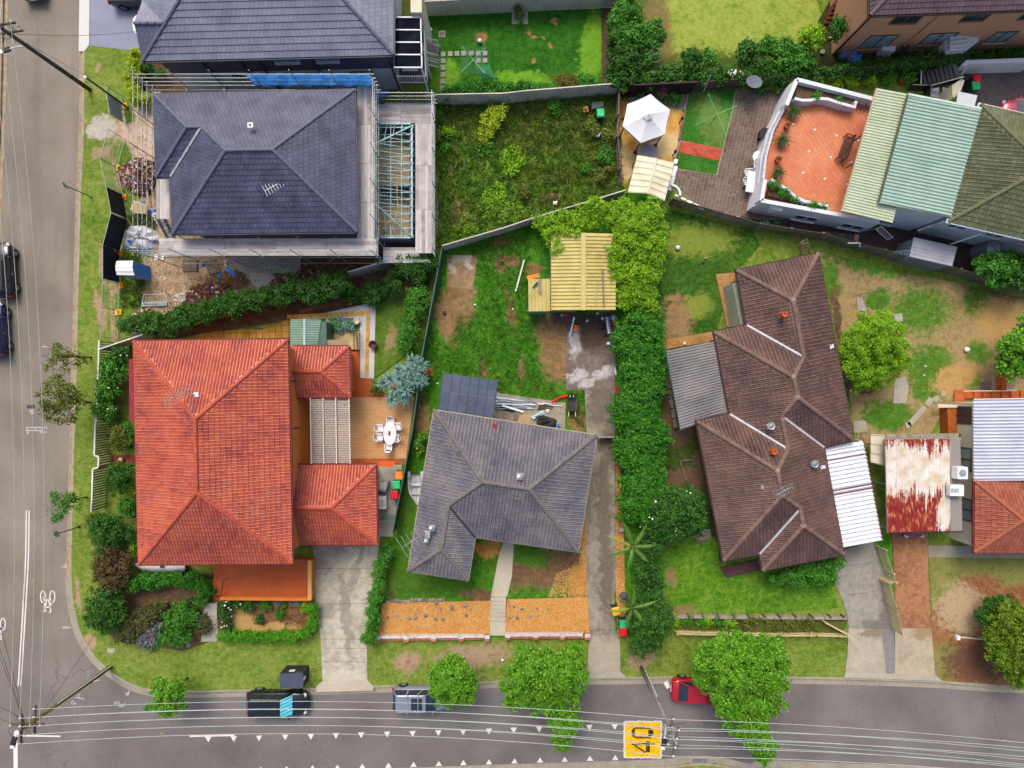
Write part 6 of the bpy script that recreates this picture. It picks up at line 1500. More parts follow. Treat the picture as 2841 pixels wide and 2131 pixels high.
for(c_,r_,x,y,m_,lb)in((0,0,968,815,Go,'yellow fence foot by the grey sign board'),(0,0,915,1290,Go,'yellow fence foot beside the upper rubble heap'),(0,0,962,1517,Fx,'orange fence foot beside the dark shade cloth'),(0,1,930,568,Fx,'orange fence foot above the portable toilet'),(0,1,935,808,Fx,'orange fence foot below the portable toilet'),(0,1,915,1012,Go,'large yellow fence foot near the lower site corner')):
 q=T(c_,r_,x,y,0);o=MB();w_=.3 if 'large' not in lb else .5
 o.prism([q+Vector((-w_/2,-.28,0)),q+Vector((w_/2,-.2,0)),q+Vector((w_/2,.22,0)),q+Vector((-w_/2,.2,0))],0,.14);o.box(q+Z3*.2,(.12,.16,.14));tag(o.build('fence_foot',m_),lb,'fence foot','plastic feet of the site fence')
tag(MB().tube([T(0,1,765,485,.05),T(0,1,800,510,.08),T(0,1,840,530,.5),T(0,1,890,545,.9)],.035).build('barrier_tape',Fx),'orange barrier tape trailing from the site fence onto grass','tape')
def Fj(name,cols,trans=.16,rough=.55,island=.75,scale=1.2):
 return mat(name,cols,scale,rough,island=island,spec=.25,trans=trans)
Jn=Fj('lime_leaf',['#3c7c10','#589c18','#76b626','#98cc40'])
Ju=Fj('hedge_leaf',['#225e0c','#327812','#489420','#62ae30'])
Fh=Fj('dark_leaf',['#224c12','#316418','#447c22','#5a9232'])
Fp=Fj('mid_leaf',['#2c6a14','#3f851c','#559c2a','#6cb03c'])
Gv=Fj('yellow_green_leaf',['#5a9410','#79b416','#97ca20','#b4da34'])
Li=Fj('golden_leaf',['#7da414','#a4c41c','#c2d82c','#d6e244'])
Fs=Fj('olive_leaf',['#4c5c1c','#647426','#7e8a34','#959c46'])
Ks=Fj('blue_grey_leaf',['#4a7a70','#6a9a8e','#86b2a6','#a2c6ba'],trans=.1)
Kt=Fj('grey_leaf',['#6a6c74','#82848c','#989aa0'],trans=.1)
Qq=Fj('rust_leaf',['#4a3a22','#6a5030','#7d6440','#55682c'])
Le=Fj('dull_leaf',['#3c4a1c','#55602a','#6b6c3a','#7c7848'])
Hh=mat('white_petal',['#e8e6d8','#fbfaf0'],3,.6);Uj=mat('yellow_petal',['#e8c814','#f6dc2a'],3,.6)
def Qj(name,lobes,n,s,m,parent,seed=3):
 rng=np.random.default_rng(seed);out=[]
 for c,r in lobes:
  d=rng.normal(0,1,(n,3));d[:,2]=abs(d[:,2])+.2;d/=np.linalg.norm(d,axis=1,keepdims=True)
  out.append(Gk(np.array(c)+d*np.array(r)*1.02,d,s,rng,.9,.3))
 V=np.concatenate(out);Kh(name,V.reshape(-1,3),np.arange(len(V)*4).reshape(-1,4),m,parent)
G_st='leafy street trees'
Ki('street_tree','smaller round street tree half covering the silver car',[lob(978,1462,3.6,50,46),lob(965,1495,3.2,36,30),lob(1000,1500,3.2,30,28),lob(980,1432,3.0,30,22),lob(948,1470,3,22,28),lob(1012,1470,3,20,26)],420,.14,Jn,D(975,1440),Fd,.13,group=G_st,gap=.22,clump=.26)
Ki('street_tree','wide street tree with a long lobe hanging over the road markings',[lob(1165,1455,4.2,62,52),lob(1120,1485,3.6,36,44),lob(1215,1450,4.0,50,44),lob(1180,1510,3.6,50,34),lob(1235,1420,3.2,26,30),lob(1215,1555,3.2,40,34),lob(1215,1592,2.8,24,28),lob(1235,1490,3.4,24,30),lob(1140,1420,3.4,34,24),lob(1105,1515,3.0,20,16)],420,.14,Jn,D(1165,1432),Fd,.2,group=G_st,gap=.22,clump=.27)
Ki('street_tree','largest street tree reaching down over the red car to the far kerb',[lob(1600,1440,4.6,80,62),lob(1540,1425,4.0,48,46),lob(1655,1435,4.2,48,50),lob(1585,1505,4.2,60,44),lob(1640,1500,4.0,54,44),lob(1615,1560,3.8,50,40),lob(1640,1600,3.4,34,34),lob(1590,1390,4.0,60,26),lob(1660,1400,3.6,34,30),lob(1645,1625,3.0,22,24),lob(1520,1470,3.4,26,24)],400,.145,Jn,D(1570,1415),Fd,.24,group=G_st,gap=.22,clump=.28)
Ki('street_tree','small airy street tree beside the corner under the wires',[lob(362,1490,3.0,34,26),lob(350,1520,2.8,28,24),lob(380,1515,2.8,26,24),lob(362,1535,2.4,24,16),lob(345,1480,2.6,22,18),lob(385,1485,2.6,20,18)],170,.15,Jn,T(0,3,1440,965),Fd,.06,group=G_st,gap=.3)
G_w='thin gum saplings on the west nature strip'
Ki('sapling','uppermost sparse olive sapling on the west nature strip',[lob(140,760,3.6,40,24),lob(125,790,3.4,34,22),lob(165,775,3.0,26,18),lob(120,770,3.2,20,20)],55,.15,Fs,T(0,1,700,1360),Fd,.06,group=G_w,limbs=9,gap=.55,fill=.2)
Ki('sapling','fuller olive sapling below the sparse one on the west strip',[lob(125,850,3.8,44,38),lob(105,880,3.4,26,24),lob(155,860,3.4,34,32),lob(140,900,3.2,36,22),lob(120,825,3.2,26,18)],95,.15,Fs,T(0,2,700,325),Fd,.07,group=G_w,limbs=10,gap=.4,fill=.25)
Ki('sapling','smallest green sapling nearest the corner on the west strip',[lob(130,1085,3.0,30,24),lob(122,1105,2.7,22,18),lob(160,1085,2.5,24,18),lob(145,1072,2.6,24,12)],110,.13,Fp,T(0,2,665,1050),Fd,.05,group=G_w,limbs=8,gap=.4,fill=.25)
def Ld(pts,z=1.1):return[D(x,y,z)for x,y in pts]
hl=Fi(Ld([(1382,690),(1384,780),(1385,880),(1388,980),(1392,1060),(1396,1110)],2.2),1.75,1.35,.95,.7)
hl2=[((p[0][0]+1.05*R.choice((-1,1))*R.uniform(.6,1),p[0][1],1.5),p[1])for p in hl]
Fm('tall_hedge','long tall green hedge beside the right boundary of the middle lot',hl+hl2,210,.15,Ju,Fd,'hedge')
cl=[lob(1400,470,2.4,36,40),lob(1370,500,2.6,44,40),lob(1395,540,2.5,42,40),lob(1345,540,2.4,34,36),lob(1400,590,2.4,34,38),lob(1360,590,2.3,36,40),lob(1330,580,2.2,24,40),lob(1385,635,2.2,30,34),lob(1352,640,2.0,24,36),lob(1418,500,2.1,24,46),lob(1398,660,2.0,26,26),lob(1345,455,2.2,34,26)]
Fm('bright_creeper_hedge','bright yellow green creeper covered hedge beside the yellow shed',cl,260,.17,Gv,Fd,'hedge',aspect=.4)
cl2=[lob(1180,480,1.9,34,20),lob(1230,470,2.2,36,20),lob(1290,455,2.3,40,26),lob(1330,475,2.4,30,26),lob(1200,505,2.4,32,16),lob(1235,505,2.7,26,12),lob(1195,525,2.2,18,18),lob(1205,545,2.55,14,10),lob(1265,485,2.4,28,14)]
Fm('climbing_vine','yellow green vine spilling over the back corner of the yellow shed',cl2,260,.17,Gv,Fd,'vine',aspect=.35)
Fm('garden_tree','round dark green tree with white flowers at the hedge end',(fl_:=[lob(1460,1110,2.4,62,58),lob(1425,1090,2.0,40,40),lob(1420,1130,2.0,42,36),lob(1490,1090,2.0,34,40),lob(1470,1140,2.0,46,24)]),260,.14,Fh,Fd,'tree')
Qj('blossom',fl_,5,.18,Hh,None);tag(bpy.context.scene.objects['blossom'],'few white blossoms scattered on the round dark tree','blossom')
Fm('dense_shrub','tall dark hedge shrub south of the round flowering tree',[lob(1400,1180,1.7,34,34),lob(1395,1230,1.7,32,40),lob(1405,1280,1.5,30,32)],260,.13,Fh,Fd)
Fm('dense_shrub','broad dark shrub at the street end of the hedge line',[lob(1405,1350,2.0,46,46),lob(1395,1385,1.8,38,30),lob(1425,1330,1.7,30,34),lob(1380,1330,1.5,24,34)],280,.13,Fh,Fd)
Ki('yard_tree','dense round tree beside the east eave of the brown house',[lob(1880,740,3.0,66,58),lob(1850,775,2.6,42,52),lob(1915,770,2.6,42,48),lob(1880,800,2.6,56,36),lob(1890,700,2.4,44,28),lob(1865,830,2.0,30,18)],400,.15,Gv,D(1880,765),Fd,.2,aspect=.35)
Ki('yard_tree','bright green tree at the right edge beside the dry yard',[lob(2200,750,3.0,44,40),lob(2190,785,2.6,40,34),lob(2230,720,2.8,40,40)],260,.18,Jn,D(2215,750),Fd,.15)
Ki('yard_tree','citrus tree behind the paling fence near the water tank',[lob(2150,580,2.4,42,34),lob(2125,575,2.0,26,26),lob(2175,560,2.0,28,24),lob(2155,610,1.8,26,16)],200,.17,Fp,D(2145,580),Fd,.1,gap=.15)
Ki('yard_tree','dark tree at the right edge below the water tank',[lob(2205,600,2.4,30,28),lob(2225,570,2.6,30,30)],200,.17,Fh,D(2210,595),Fd,.1)
Ki('conifer','golden green rounded conifer at the lower right edge',[lob(2185,1340,2.6,44,40),lob(2150,1375,2.2,30,30),lob(2180,1420,2.4,44,40),lob(2215,1370,3.0,50,60),lob(2200,1460,2.2,34,26),lob(2165,1395,2.2,36,36),lob(2225,1440,2.6,40,50)],330,.12,Fj('conifer_leaf',['#3f6a10','#5c8416','#7a9c1e','#93ac30']),D(2210,1390),Fd,.2,clump=.2)
Fm('dark_bush','dark green bush behind the golden conifer',[lob(2130,1330,1.2,28,22),lob(2160,1305,1.4,34,22)],200,.16,Fh,Fd)
Fm('bright_shrub','bright glossy shrub under the south eave of the brown house',[lob(1770,1238,1.2,40,30),lob(1720,1245,1.1,38,22),lob(1680,1250,1.0,24,16),lob(1790,1215,1.1,26,24),lob(1740,1225,1.2,34,22)],240,.16,Fp,Fd)
ne=[('leafy bush filling the corner above the cream fence end',[lob(1352,30,2.2,34,40),lob(1365,80,2.0,34,40),lob(1345,60,2,26,40)],Fp),('dark bush beside the garden strip near the bare branches',[lob(1355,130,1.8,34,36),lob(1350,170,1.6,28,26)],Fh),('light green shrub with fine branches by the north-east lawn',[lob(1405,80,1.6,34,32),lob(1395,120,1.4,30,20)],Fp),('low leafy shrubs under the bare branches',[lob(1400,170,1.2,40,20),lob(1440,165,1.2,30,16)],Fh),('round dark shrub on the lower edge of the north-east lawn',[lob(1495,122,1.6,22,24)],Fh),('second round shrub right of the dark one',[lob(1530,128,1.5,20,20)],Fp),('dark green leafy border left of the white flowers',[lob(1470,160,1.2,34,16),lob(1510,165,1.2,34,14),lob(1550,165,1.2,34,14)],Fh),('ball shaped bright shrub beside the brick steps',[lob(1752,80,1.7,30,30)],Gv),('clipped dark topiary against the brick wall',[lob(1807,62,2.4,18,28)],Fh),('lush ferny shrub left of the bright ball shrub',[lob(1690,110,1.4,34,24),lob(1730,130,1.5,34,24),lob(1660,100,1.2,22,22),lob(1700,140,1.3,30,18)],Fp),('dark shrub tucked in the middle of the north-east border',[lob(1610,115,1.4,24,26),lob(1640,145,1.2,30,18)],Fh)]
for lb,lo,m_ in ne:Fm('garden_shrub',lb,lo,210,.18,m_,Fd)
hb_=Fi(Ld([(1575,160),(1640,172),(1700,165),(1780,158),(1850,150),(1930,140),(2010,128),(2100,122)]),1.0,.5,.5,.45)
Fm('creeper_hedge','dark creeper hedge along the fence below the brick house',hb_,190,.15,Fh,Fd,'hedge')
hb_=Fi(Ld([(2090,128),(2150,120),(2240,105)]),.35,.6,.35,.5)
Fm('ground_creeper','green creeper bank right of the white side shed',hb_,190,.15,Fj('moss_leaf',['#2c6a14','#3f7c18','#5a9226']),Fd,'creeper')
fl=[lob(1588,158,1.9,16,8)];Qj('white_flowers',fl,16,.2,Hh,None);tag(bpy.context.scene.objects['white_flowers'],'white flowers on the north-east border above the dark fence','flowers')
br=Fb('bare_branches','pale leafless branches over the north-east garden shrubs','branches',T(2,0,1090,470))
bb=T(2,0,1060,500,1.0)
for k,(x,y)in enumerate(((980,385),(1030,345),(1095,340),(1150,345),(1225,370),(1240,400),(1040,490),(1100,430),(1000,350),(1205,460))):
 e=T(2,0,x,y,2.2+R.uniform(-.3,.3));m_=bb.lerp(e,.5)+Vector((R.uniform(-.25,.25),R.uniform(-.2,.2),.3))
 MB().tube([bb,m_,e],[.045,.03,.012],5).build('branch',mat('pale_bark',['#8a7a66','#a59680'],4,.9)if k==0 else bpy.data.materials['pale_bark'],br)
 MB().tube([m_,m_.lerp(e,.4)+Vector((R.uniform(-.4,.4),R.uniform(-.4,.4),.2))],[.02,.008],5).build('twig',bpy.data.materials['pale_bark'],br)
for k,(x,y)in enumerate(((480,612),(605,625),(728,628),(872,620),(1010,612))):
 p=T(3,0,x,y,.6);rr=.54
 Fm('clipped_bush',('leftmost','second from left','middle','fourth from left','rightmost')[k]+' of the five clipped round bushes behind the white house',[((p.x,p.y,.55),(rr,rr*.95,.55))],330,.1,Gv if k<4 else Fp,Fd,'bush','row of clipped round bushes',clump=.15)
hb_=Fi(Ld([(958,196),(1010,190),(1060,184),(1110,186),(1160,182)]),.7,.5,.45,.4)
Fm('low_hedge','low green hedge along the cream fence of the mown back lawn',hb_,230,.13,Ju,Fd,'hedge')
Fm('rust_shrub','rusty olive rounded shrub at the end of the low hedge',[lob(1228,178,.8,34,18)],240,.12,Fj('rust_olive',['#5a5a14','#6e6c1c','#857c2a']),Fd)
Fm('small_shrub','green shrub between rusty shrub and garden strip',[lob(1270,178,.8,24,18)],220,.15,Fp,Fd)
sp=[lob(1322,60,1.0,12,40),lob(1325,120,1.0,14,44),lob(1318,165,.9,12,30)]
Fm('strip_planting','dark planting in the narrow bed beside the mown back lawn',sp,190,.15,Fh,Fd,'planting')
Fm('corner_shrub','small round shrub in a square gravel bed by the top fence',[lob(1122,30,.7,13,16)],300,.1,Fh,Fd)
gb=Fb('gravel_square','square grey gravel bed with pale border under the corner shrub','garden bed',T(2,0,117,130));MB().box(T(2,0,117,132,.03),(1.25,1.1,.06)).build('border',Fv,gb);Hs('pebbles',TL(2,0,[(75,100),(160,100),(160,160),(75,160)]),900,.06,mat('grey_pebble',['#8a8a88','#b2b2b0','#d6d6d4'],4,.9,island=.8),.07,gb)
hb_=Fi(Ld([(288,112),(284,150),(283,190),(290,212)]),.7,.55,.6,.3)+Fi(Ld([(290,210),(325,212)]),.7,.5,.55,.4)
Fm('lime_hedge','bright lime hedge in front of the grey slate house',hb_,460,.1,Li,Fd,'hedge',clump=.16,gap=0)
Fm('dark_shrub','dark shrub in the bed beside the lime hedge',[lob(322,150,.6,16,14),lob(350,160,.5,14,10)],200,.14,Fh,Fd)
pts=[(300,712),(330,705),(370,695),(420,685),(480,668),(540,655),(600,640),(660,625),(710,615)]
hb_=Fi(Ld(pts),1.6,.85,.9,.6,.25)
Fm('garden_hedge','long dark green hedge between the building site and red house',hb_,260,.14,Fh,Fd,'hedge')
Fm('rounded_shrub','large rounded shrub at the right end of the garden hedge',[lob(720,612,1.9,36,30),lob(690,628,1.6,34,28)],280,.14,Fh,Fd)
for(x,y,r,z,lb,m_)in((840,620,26,1.2,'dark shrub left of the spiky plants',Fh),(800,640,24,.9,'low dark shrub under the white capped fence',Fh),(870,575,30,1.5,'leafy shrub at the scaffold corner',Fh),(915,560,32,1.6,'leafy shrub closest to the fence corner',Fh),(900,590,26,1.3,'lower shrub by the fence corner',Fh),(760,635,24,.8,'small dark shrub below the capped fence',Fh)):Fm('garden_shrub',lb,[lob(x,y,z,r,r*.85),lob(x+8,y+6,z*.8,r*.7,r*.6)],240,.15,m_,Fd)
Ft('garden_bed',DL([(320,745),(460,690),(640,648),(760,600),(935,555),(930,610),(910,625),(800,655),(640,690),(480,715),(330,760)]),Hc)
Ft('brick_edging',TL(1,1,[(360,1000),(700,925),(1000,860),(1270,808),(1275,830),(1000,885),(700,948),(370,1020)]),mat('edging_brick_mat',['#8a4a30','#a05a3c'],3,.9))
Ft('small_lawn',TL(1,1,[(950,905),(1260,850),(1200,1330),(940,1520)]),Fc('small_lawn_mat',['#4a6a1c','#5d7e26','#728c36'],[(['#96895a','#a89a6a'],[(T(1,1,1070,1210),.4,.8,0,.9),(T(1,1,1100,890),.4,.2,0,.7)])],scale=.7))
hb_=Fi([T(1,1,1300,850),T(1,1,1270,960),T(1,1,1240,1080),T(1,1,1225,1200),T(1,1,1190,1310)],1.0,.75,.8,.5)
Fm('boundary_hedge','bright green hedge along the dark green fence beside the small lawn',hb_,260,.13,Fp,Fd,'hedge')
def Gq(name,label,c,n,L,w,m,cat='plant',group=None,droop=.35,up=.8,z0=.0,stem_h=.0,stem_m=None):
 root=Fb(name,label,cat,(c[0],c[1],0),group)
 meshes=[]
 for v in range(3):
  mb=MB();seg=4;pts=[]
  for i in range(seg+1):
   f=i/seg;x=L*f*(.95+.05*v);z=L*(up*f*(1-.35*f)-droop*f*f);pts.append((x,z,w*(math.sin(pi*min(.97,.25+.75*f))**.8)))
  for i in range(seg):mb.quad((pts[i][0],-pts[i][2]/2,pts[i][1]),(pts[i+1][0],-pts[i+1][2]/2,pts[i+1][1]),(pts[i+1][0],pts[i+1][2]/2,pts[i+1][1]),(pts[i][0],pts[i][2]/2,pts[i][1]))
  meshes.append(mb.mesh('leaf',m))
 for k in range(n):
  s=R.uniform(.75,1.1);Jo('leaf',meshes[k%3],root,Vector((c[0],c[1],z0+stem_h)),Matrix.Rotation(k*2.399+R.uniform(-.2,.2),3,'Z')@Matrix.Rotation(R.uniform(-.9,.35),3,'Y'),s)
 if stem_h:MB().tube([(c[0],c[1],z0),(c[0],c[1],z0+stem_h)],.07,7).build('stem',stem_m or Fd,root)
 return root
Hw=Fj('strap_leaf',['#3f8a1c','#5aa62a','#78bc3c'])
for(x,y,lb)in((1130,755,'large spiky strap leaved plant under the white capped fence'),(922,825,'smaller spiky strap leaved plant left of the paver slab')):q=T(1,1,x,y);Gq('spiky_plant',lb,q,42,.75,.08,Hw,up=.9,droop=.5)
Hs('dry_leaves',TL(1,1,[(1040,790),(1250,780),(1240,830),(1050,850)]),700,.16,mat('dry_leaf',['#8a6a3c','#a5854e'],2,.9,island=.7),.12)
dt=Fb('dragon_tree','blue grey many headed dragon tree leaning over the green fence','tree',T(1,1,1170,1520));RM=[]
for v in range(3):
 mb=MB()
 for k in range(44):
  an=k*2.399+R.uniform(-.2,.2);el=1.35-1.5*(k/44)+R.uniform(-.1,.1);L=R.uniform(.6,.85);di=Vector((math.cos(an),math.sin(an),0));sd=Vector((-di.y,di.x,0));pr=None
  for i in range(5):
   g=i/4;p=di*L*g*math.cos(el)+Z3*(L*g*math.sin(el)-.22*g*g);hw=sd*.045*math.sin(pi*min(.97,.25+.75*g))
   if pr:mb.quad(pr[0],p-hw,p+hw,pr[1])
   pr=(p-hw,p+hw)
 RM.append(mb.mesh('rosette',Ks))
for k,(x,y,z)in enumerate(((1230,1390,2.2),(1300,1420,2.0),(1130,1460,2.0),(1200,1460,2.4),(1060,1530,1.8),(1130,1530,2.2),(1230,1540,2.2),(1290,1540,2.0),(1090,1600,1.8),(1180,1610,2.0),(1010,1560,1.6),(1075,1690,1.6),(1165,1675,1.6),(1255,1470,2.1),(1160,1580,2.1))):
 q=T(1,1,x,y,z);Jo('rosette',RM[k%3],dt,q,k*1.3);MB().tube([T(1,1,1170,1520),q.lerp(T(1,1,1170,1520),.4),q],[.1,.07,.05],6).build('stem',Fd,dt)
q=T(1,1,1350,1470,1.2);Gq('red_flower_spike','red orange bromeliad beside the dragon tree',q,26,.4,.06,mat('red_leaf',['#b03018','#d0502a'],2,.6),droop=.4,stem_h=1.1)
q=T(1,1,1095,1570,1.6);Gq('yellow_flower_spike','orange yellow flower spikes in the dragon tree clump',q,20,.45,.05,mat('orange_leaf',['#d08a10','#f0b020'],2,.6),droop=.2,stem_h=1.9)
Fm('courtyard_shrub','olive shrub beside the brick landing under the dragon tree',[lob(755+0,828,.6,1,1)]if False else[(tuple(T(1,1,955,1590,.5)),(.45,.6,.45))],220,.12,Fs,Fd)
for(x,y,rx,ry,z,lb,m_)in((248,800,26,28,1.6,'frangipani with white flowers beside the white capped fence',Fp),(232,840,24,26,1.5,'second frangipani below the first one',Fp),(230,885,22,24,1.3,'third frangipani nearest the fence corner',Fp),(258,770,18,22,1.6,'dark shrub above the frangipanis',Fh),(270,705,16,16,1.0,'leafy shrub at the fence corner below the site',Fh),(258,945,22,24,.9,'fine leaved shrub above the fence gate recess',Fs),(272,1000-70,14,20,.8,'grassy shrub beside the west gutter',Fp),(255,1030,26,36,1.3,'dense grey green shrub below the gate recess',Fh),(275,1095,18,22,.6,'low bright shrub beside the west wall',Fp),(283,1055,14,18,.5,'low yellow green groundcover by the west wall',Gv),(232,1145,38,44,1.8,'large dark green bush at the end of the slatted fence',Fh),(265,1150,24,24,1.4,'smaller dark bush right of the large one',Fh),(285,1175,14,40,.7,'light green groundcover below the west wall corner',Gv)):
 lo=[lob(x,y,z,rx,ry),lob(x+rx*.4,y+ry*.3,z*.9,rx*.6,ry*.6),lob(x-rx*.4,y-ry*.3,z*.9,rx*.6,ry*.6)]
 s_=Fm('garden_shrub',lb,lo,230,.17 if 'frangi' in lb else .13,m_,Fd)
 if 'frangi' in lb:Qj('blossom',lo[:1],14,.15,Hh,s_)
q=T(0,2,920,465);Gq('spiky_plant','bright spiky plant beside the slatted fence',q,36,.6,.07,Hw);q=T(0,2,1015,665);Gq('spiky_plant','spiky plant against the west wall near the gate recess',q,36,.6,.07,Hw);q=T(0,2,1000,820);Gq('spiky_plant','spiky plant just below the red gate recess',q,36,.6,.07,Hw)
corner=[('tall rust and green shrub at the front corner of the red house',[lob(232,1205,1.6,30,36),lob(250,1240,1.5,34,34),lob(265,1210,1.3,26,34),lob(225,1240,1.4,22,30)],Qq),('broad conifer like green shrub at the corner of the garden',[lob(225,1300,1.8,34,38),lob(245,1320,1.7,34,34),lob(215,1330,1.5,30,28),lob(240,1285,1.6,30,22),lob(230,1350,1.3,28,20)],Fh),('sprawling dull olive shrub in the corner garden',[lob(295,1345,.9,34,26),lob(280,1370,.8,26,22),lob(320,1330,.8,26,18)],Le),('low grey lavender mound by the nature strip',[lob(322,1378,.5,26,22),lob(335,1355,.6,24,18)],Kt),('green spreading shrub left of the garden steps',[lob(385,1340,.9,32,28),lob(372,1375,.8,34,24),lob(395,1310,.7,26,18),lob(415,1330,.6,20,18)],Fp),('dry grey twiggy shrub in the middle of the corner garden',[lob(345,1315,.6,30,16),lob(420,1300,.5,26,14),lob(440,1350,.5,18,26)],Le)]
for lb,lo,m_ in corner:Fm('garden_shrub',lb,lo,200,.14,m_,Fd)
Ft('garden_bed',TL(0,3,[(870,250),(1640,160),(1590,690),(1400,760),(900,680),(760,560)]),Fc('garden_soil',['#57402e','#6c5440','#80684e'],scale=1))
hb_=Fi(Ld([(275,1262),(320,1258),(360,1255),(405,1255),(440,1262),(440,1285),(432,1305)]),.75,.6,.65,.4)
Fm('clipped_hedge','bright clipped hedge in front of the red house terrace',hb_,280,.12,Ju,Fd,'hedge',clump=.16)
hb_=Fi(Ld([(465,1380),(520,1380),(580,1380),(640,1378),(668,1365),(672,1335),(668,1308)]),.55,.45,.5,.33)
Fm('box_hedge','low bright box hedge wrapping the flower bed by the driveway',hb_,300,.1,Fj('box_leaf',['#3f8a0c','#58a414','#74b820']),Fd,'hedge',clump=.13)
Ft('flower_bed',TL(0,3,[(1690,360),(1936,360)])+TL(1,3,[(460,365),(470,640),(0,610)])+TL(0,3,[(1650,620)]),Fc('flower_soil',['#6a4a30','#805c3e','#9a7450'],[(['#c09a5c','#d0ac70'],[(T(0,3,1850,540),1.2,.8,0,.5),(T(1,3,120,580),2.2,.4,0,.6)])],scale=1.2))
for(x,y,r,lb,m_,c_)in((0,0,0,'',None,0),)+((97,410,48,'round green bush in the flower bed below the terrace',Fp,1),(210,480,42,'light green shrub in the middle of the flower bed',Fp,1),(195,390,30,'grey lavender mound left in the flower bed',Kt,1),(325,390,38,'larger grey lavender mound in the flower bed',Kt,1),(240,415,22,'tiny green mound between lavender mounds',Fp,1),(60,520,40,'low green plant at the left of the flower bed',Fh,1),(400,425,46,'yellow green bush at the right corner of the flower bed',Gv,1)):
 if m_ is None:continue
 p=T(c_,3,x,y,.4);k=r/35.65/2.766;Fm('bedding_plant',lb,[((p.x,p.y,.35),(k*1.15,k,k*.8))],260,.1,m_,Fd,'plant',clump=.14)
rl=[(tuple(T(0,3,1740,470,.6)),(.45,1.0,.6)),(tuple(T(0,3,1770,400,.6)),(.7,.5,.6)),(tuple(T(0,3,1740,570,.5)),(.4,.6,.5)),(tuple(T(0,3,1880,400,.5)),(.8,.45,.5))]
s_=Fm('white_rose_bush','rose bushes with white blooms beside the garden steps',rl,220,.12,Fh,Fd,'bush');Qj('bloom',rl,9,.16,Hh,s_)
hb_=Fi([T(1,2,1060,1400),T(1,2,1040,1520),T(1,3,1010,60),T(1,3,1000,170),T(1,3,985,280),T(1,3,955,400),T(1,3,940,520),T(1,3,915,640)],.9,.5,.8,.4)
Fm('narrow_hedge','narrow green hedge between the left driveway and the middle lot',hb_,260,.12,Fp,Fd,'hedge')
for(x,y,lb,m_,fm)in((1300,590,'weedy shrub with yellow flowers against the grey house',Fp,Uj),):
 p=T(1,2,x,y,.5);lo=[((p.x,p.y,.5),(.35,.5,.5)),((p.x-.15,p.y-.9,.5),(.3,.8,.45))]
 s_=Fm('flowering_weed',lb,lo,200,.12,m_,Fd,'shrub');Qj('bloom',lo,16,.15,fm,s_)
for k,(c_,x,y,r,m_)in enumerate(((2,1300,530,50,Gv),(2,1385,540,48,Fp),(2,1500,545,40,Fp),(2,1570,545,48,Gv),(2,1640,545,44,Fp),(2,1740,550,48,Gv),(2,1850,545,50,Fs),(2,1930,530,50,Fs),(3,120,560,60,Fs),(3,250,555,62,Fs),(3,380,550,60,Fs),(3,470,560,40,Fs))):
 p=T(c_,3,x,y,.4);q_=r/35.65/2.766;nm=('first','second','third','fourth','fifth','sixth','seventh','eighth','ninth','tenth','eleventh','twelfth')[k]
 Fm('bed_shrub',nm+' shrub from the left behind the cream picket fence',[((p.x,p.y,.35),(q_*1.1,q_*.8,.4))],170,.15,m_,Fd,'shrub','shrubs behind the picket fence',aspect=.35)
def Ha(name,L,m,n=22,w=.24,droop=.55):
 mb=MB();pts=[Vector((L*f,0,L*(.45*f-droop*f*f*1.25)))for f in[i/8 for i in range(9)]]
 mb.tube(pts,[.03-.022*i/8 for i in range(9)],4)
 for k in range(n):
  f=.12+.88*k/n;i=min(7,int(f*8));p=pts[i].lerp(pts[i+1],f*8-i);l=w*math.sin(pi*min(.95,.18+.8*f))*L/2
  for s in(-1,1):
   t_=p+Vector((l*.55,s*l,-l*.35));wv=Vector((.035*L/2,0,0))
   mb.add([p-wv,p+wv,t_],[(0,1,2)])
 return mb.mesh(name,m)
Qu=Fj('palm_leaf',['#4a7828','#659038','#86a850'],island=.4);M_palmy=Fj('palm_leaf_yellow',['#7c8a2c','#a0a63c','#c0b450'],island=.4)
def Ur(label,c,h,L,n,seed,ang0=.0):
 root=Fb('palm',label,'palm',(c[0],c[1],0));A_=Ha('frond',L,Qu,30);B_=Ha('frond',L,M_palmy,30)
 MB().tube([(c[0],c[1],0),(c[0]+.03,c[1],h*.5),(c[0],c[1],h)],[.14,.1,.09],8).build('trunk',Fd,root)
 for k in range(n):Jo('frond',B_ if k%4==3 else A_,root,Vector((c[0],c[1],h-.05)),Matrix.Rotation(ang0+k*2*pi/n+R.uniform(-.15,.15),3,'Z')@Matrix.Rotation(R.uniform(-.5,.1),3,'Y'),R.uniform(.85,1.1))
Ur('feather palm leaning over the upper part of the concrete driveway',T(2,2,985,1430,2.6),2.6,2.0,7,1)
Ur('feather palm beside the yellow lidded bin near the street',T(2,3,980,430,2.4),2.4,1.9,6,2,.3)
Uk=Fj('cycad_leaf',['#2c4a1c','#46622a','#6a7a38'],island=.4,trans=.1);CYF=Ha('frond',.62,Uk,14,.5,.75)
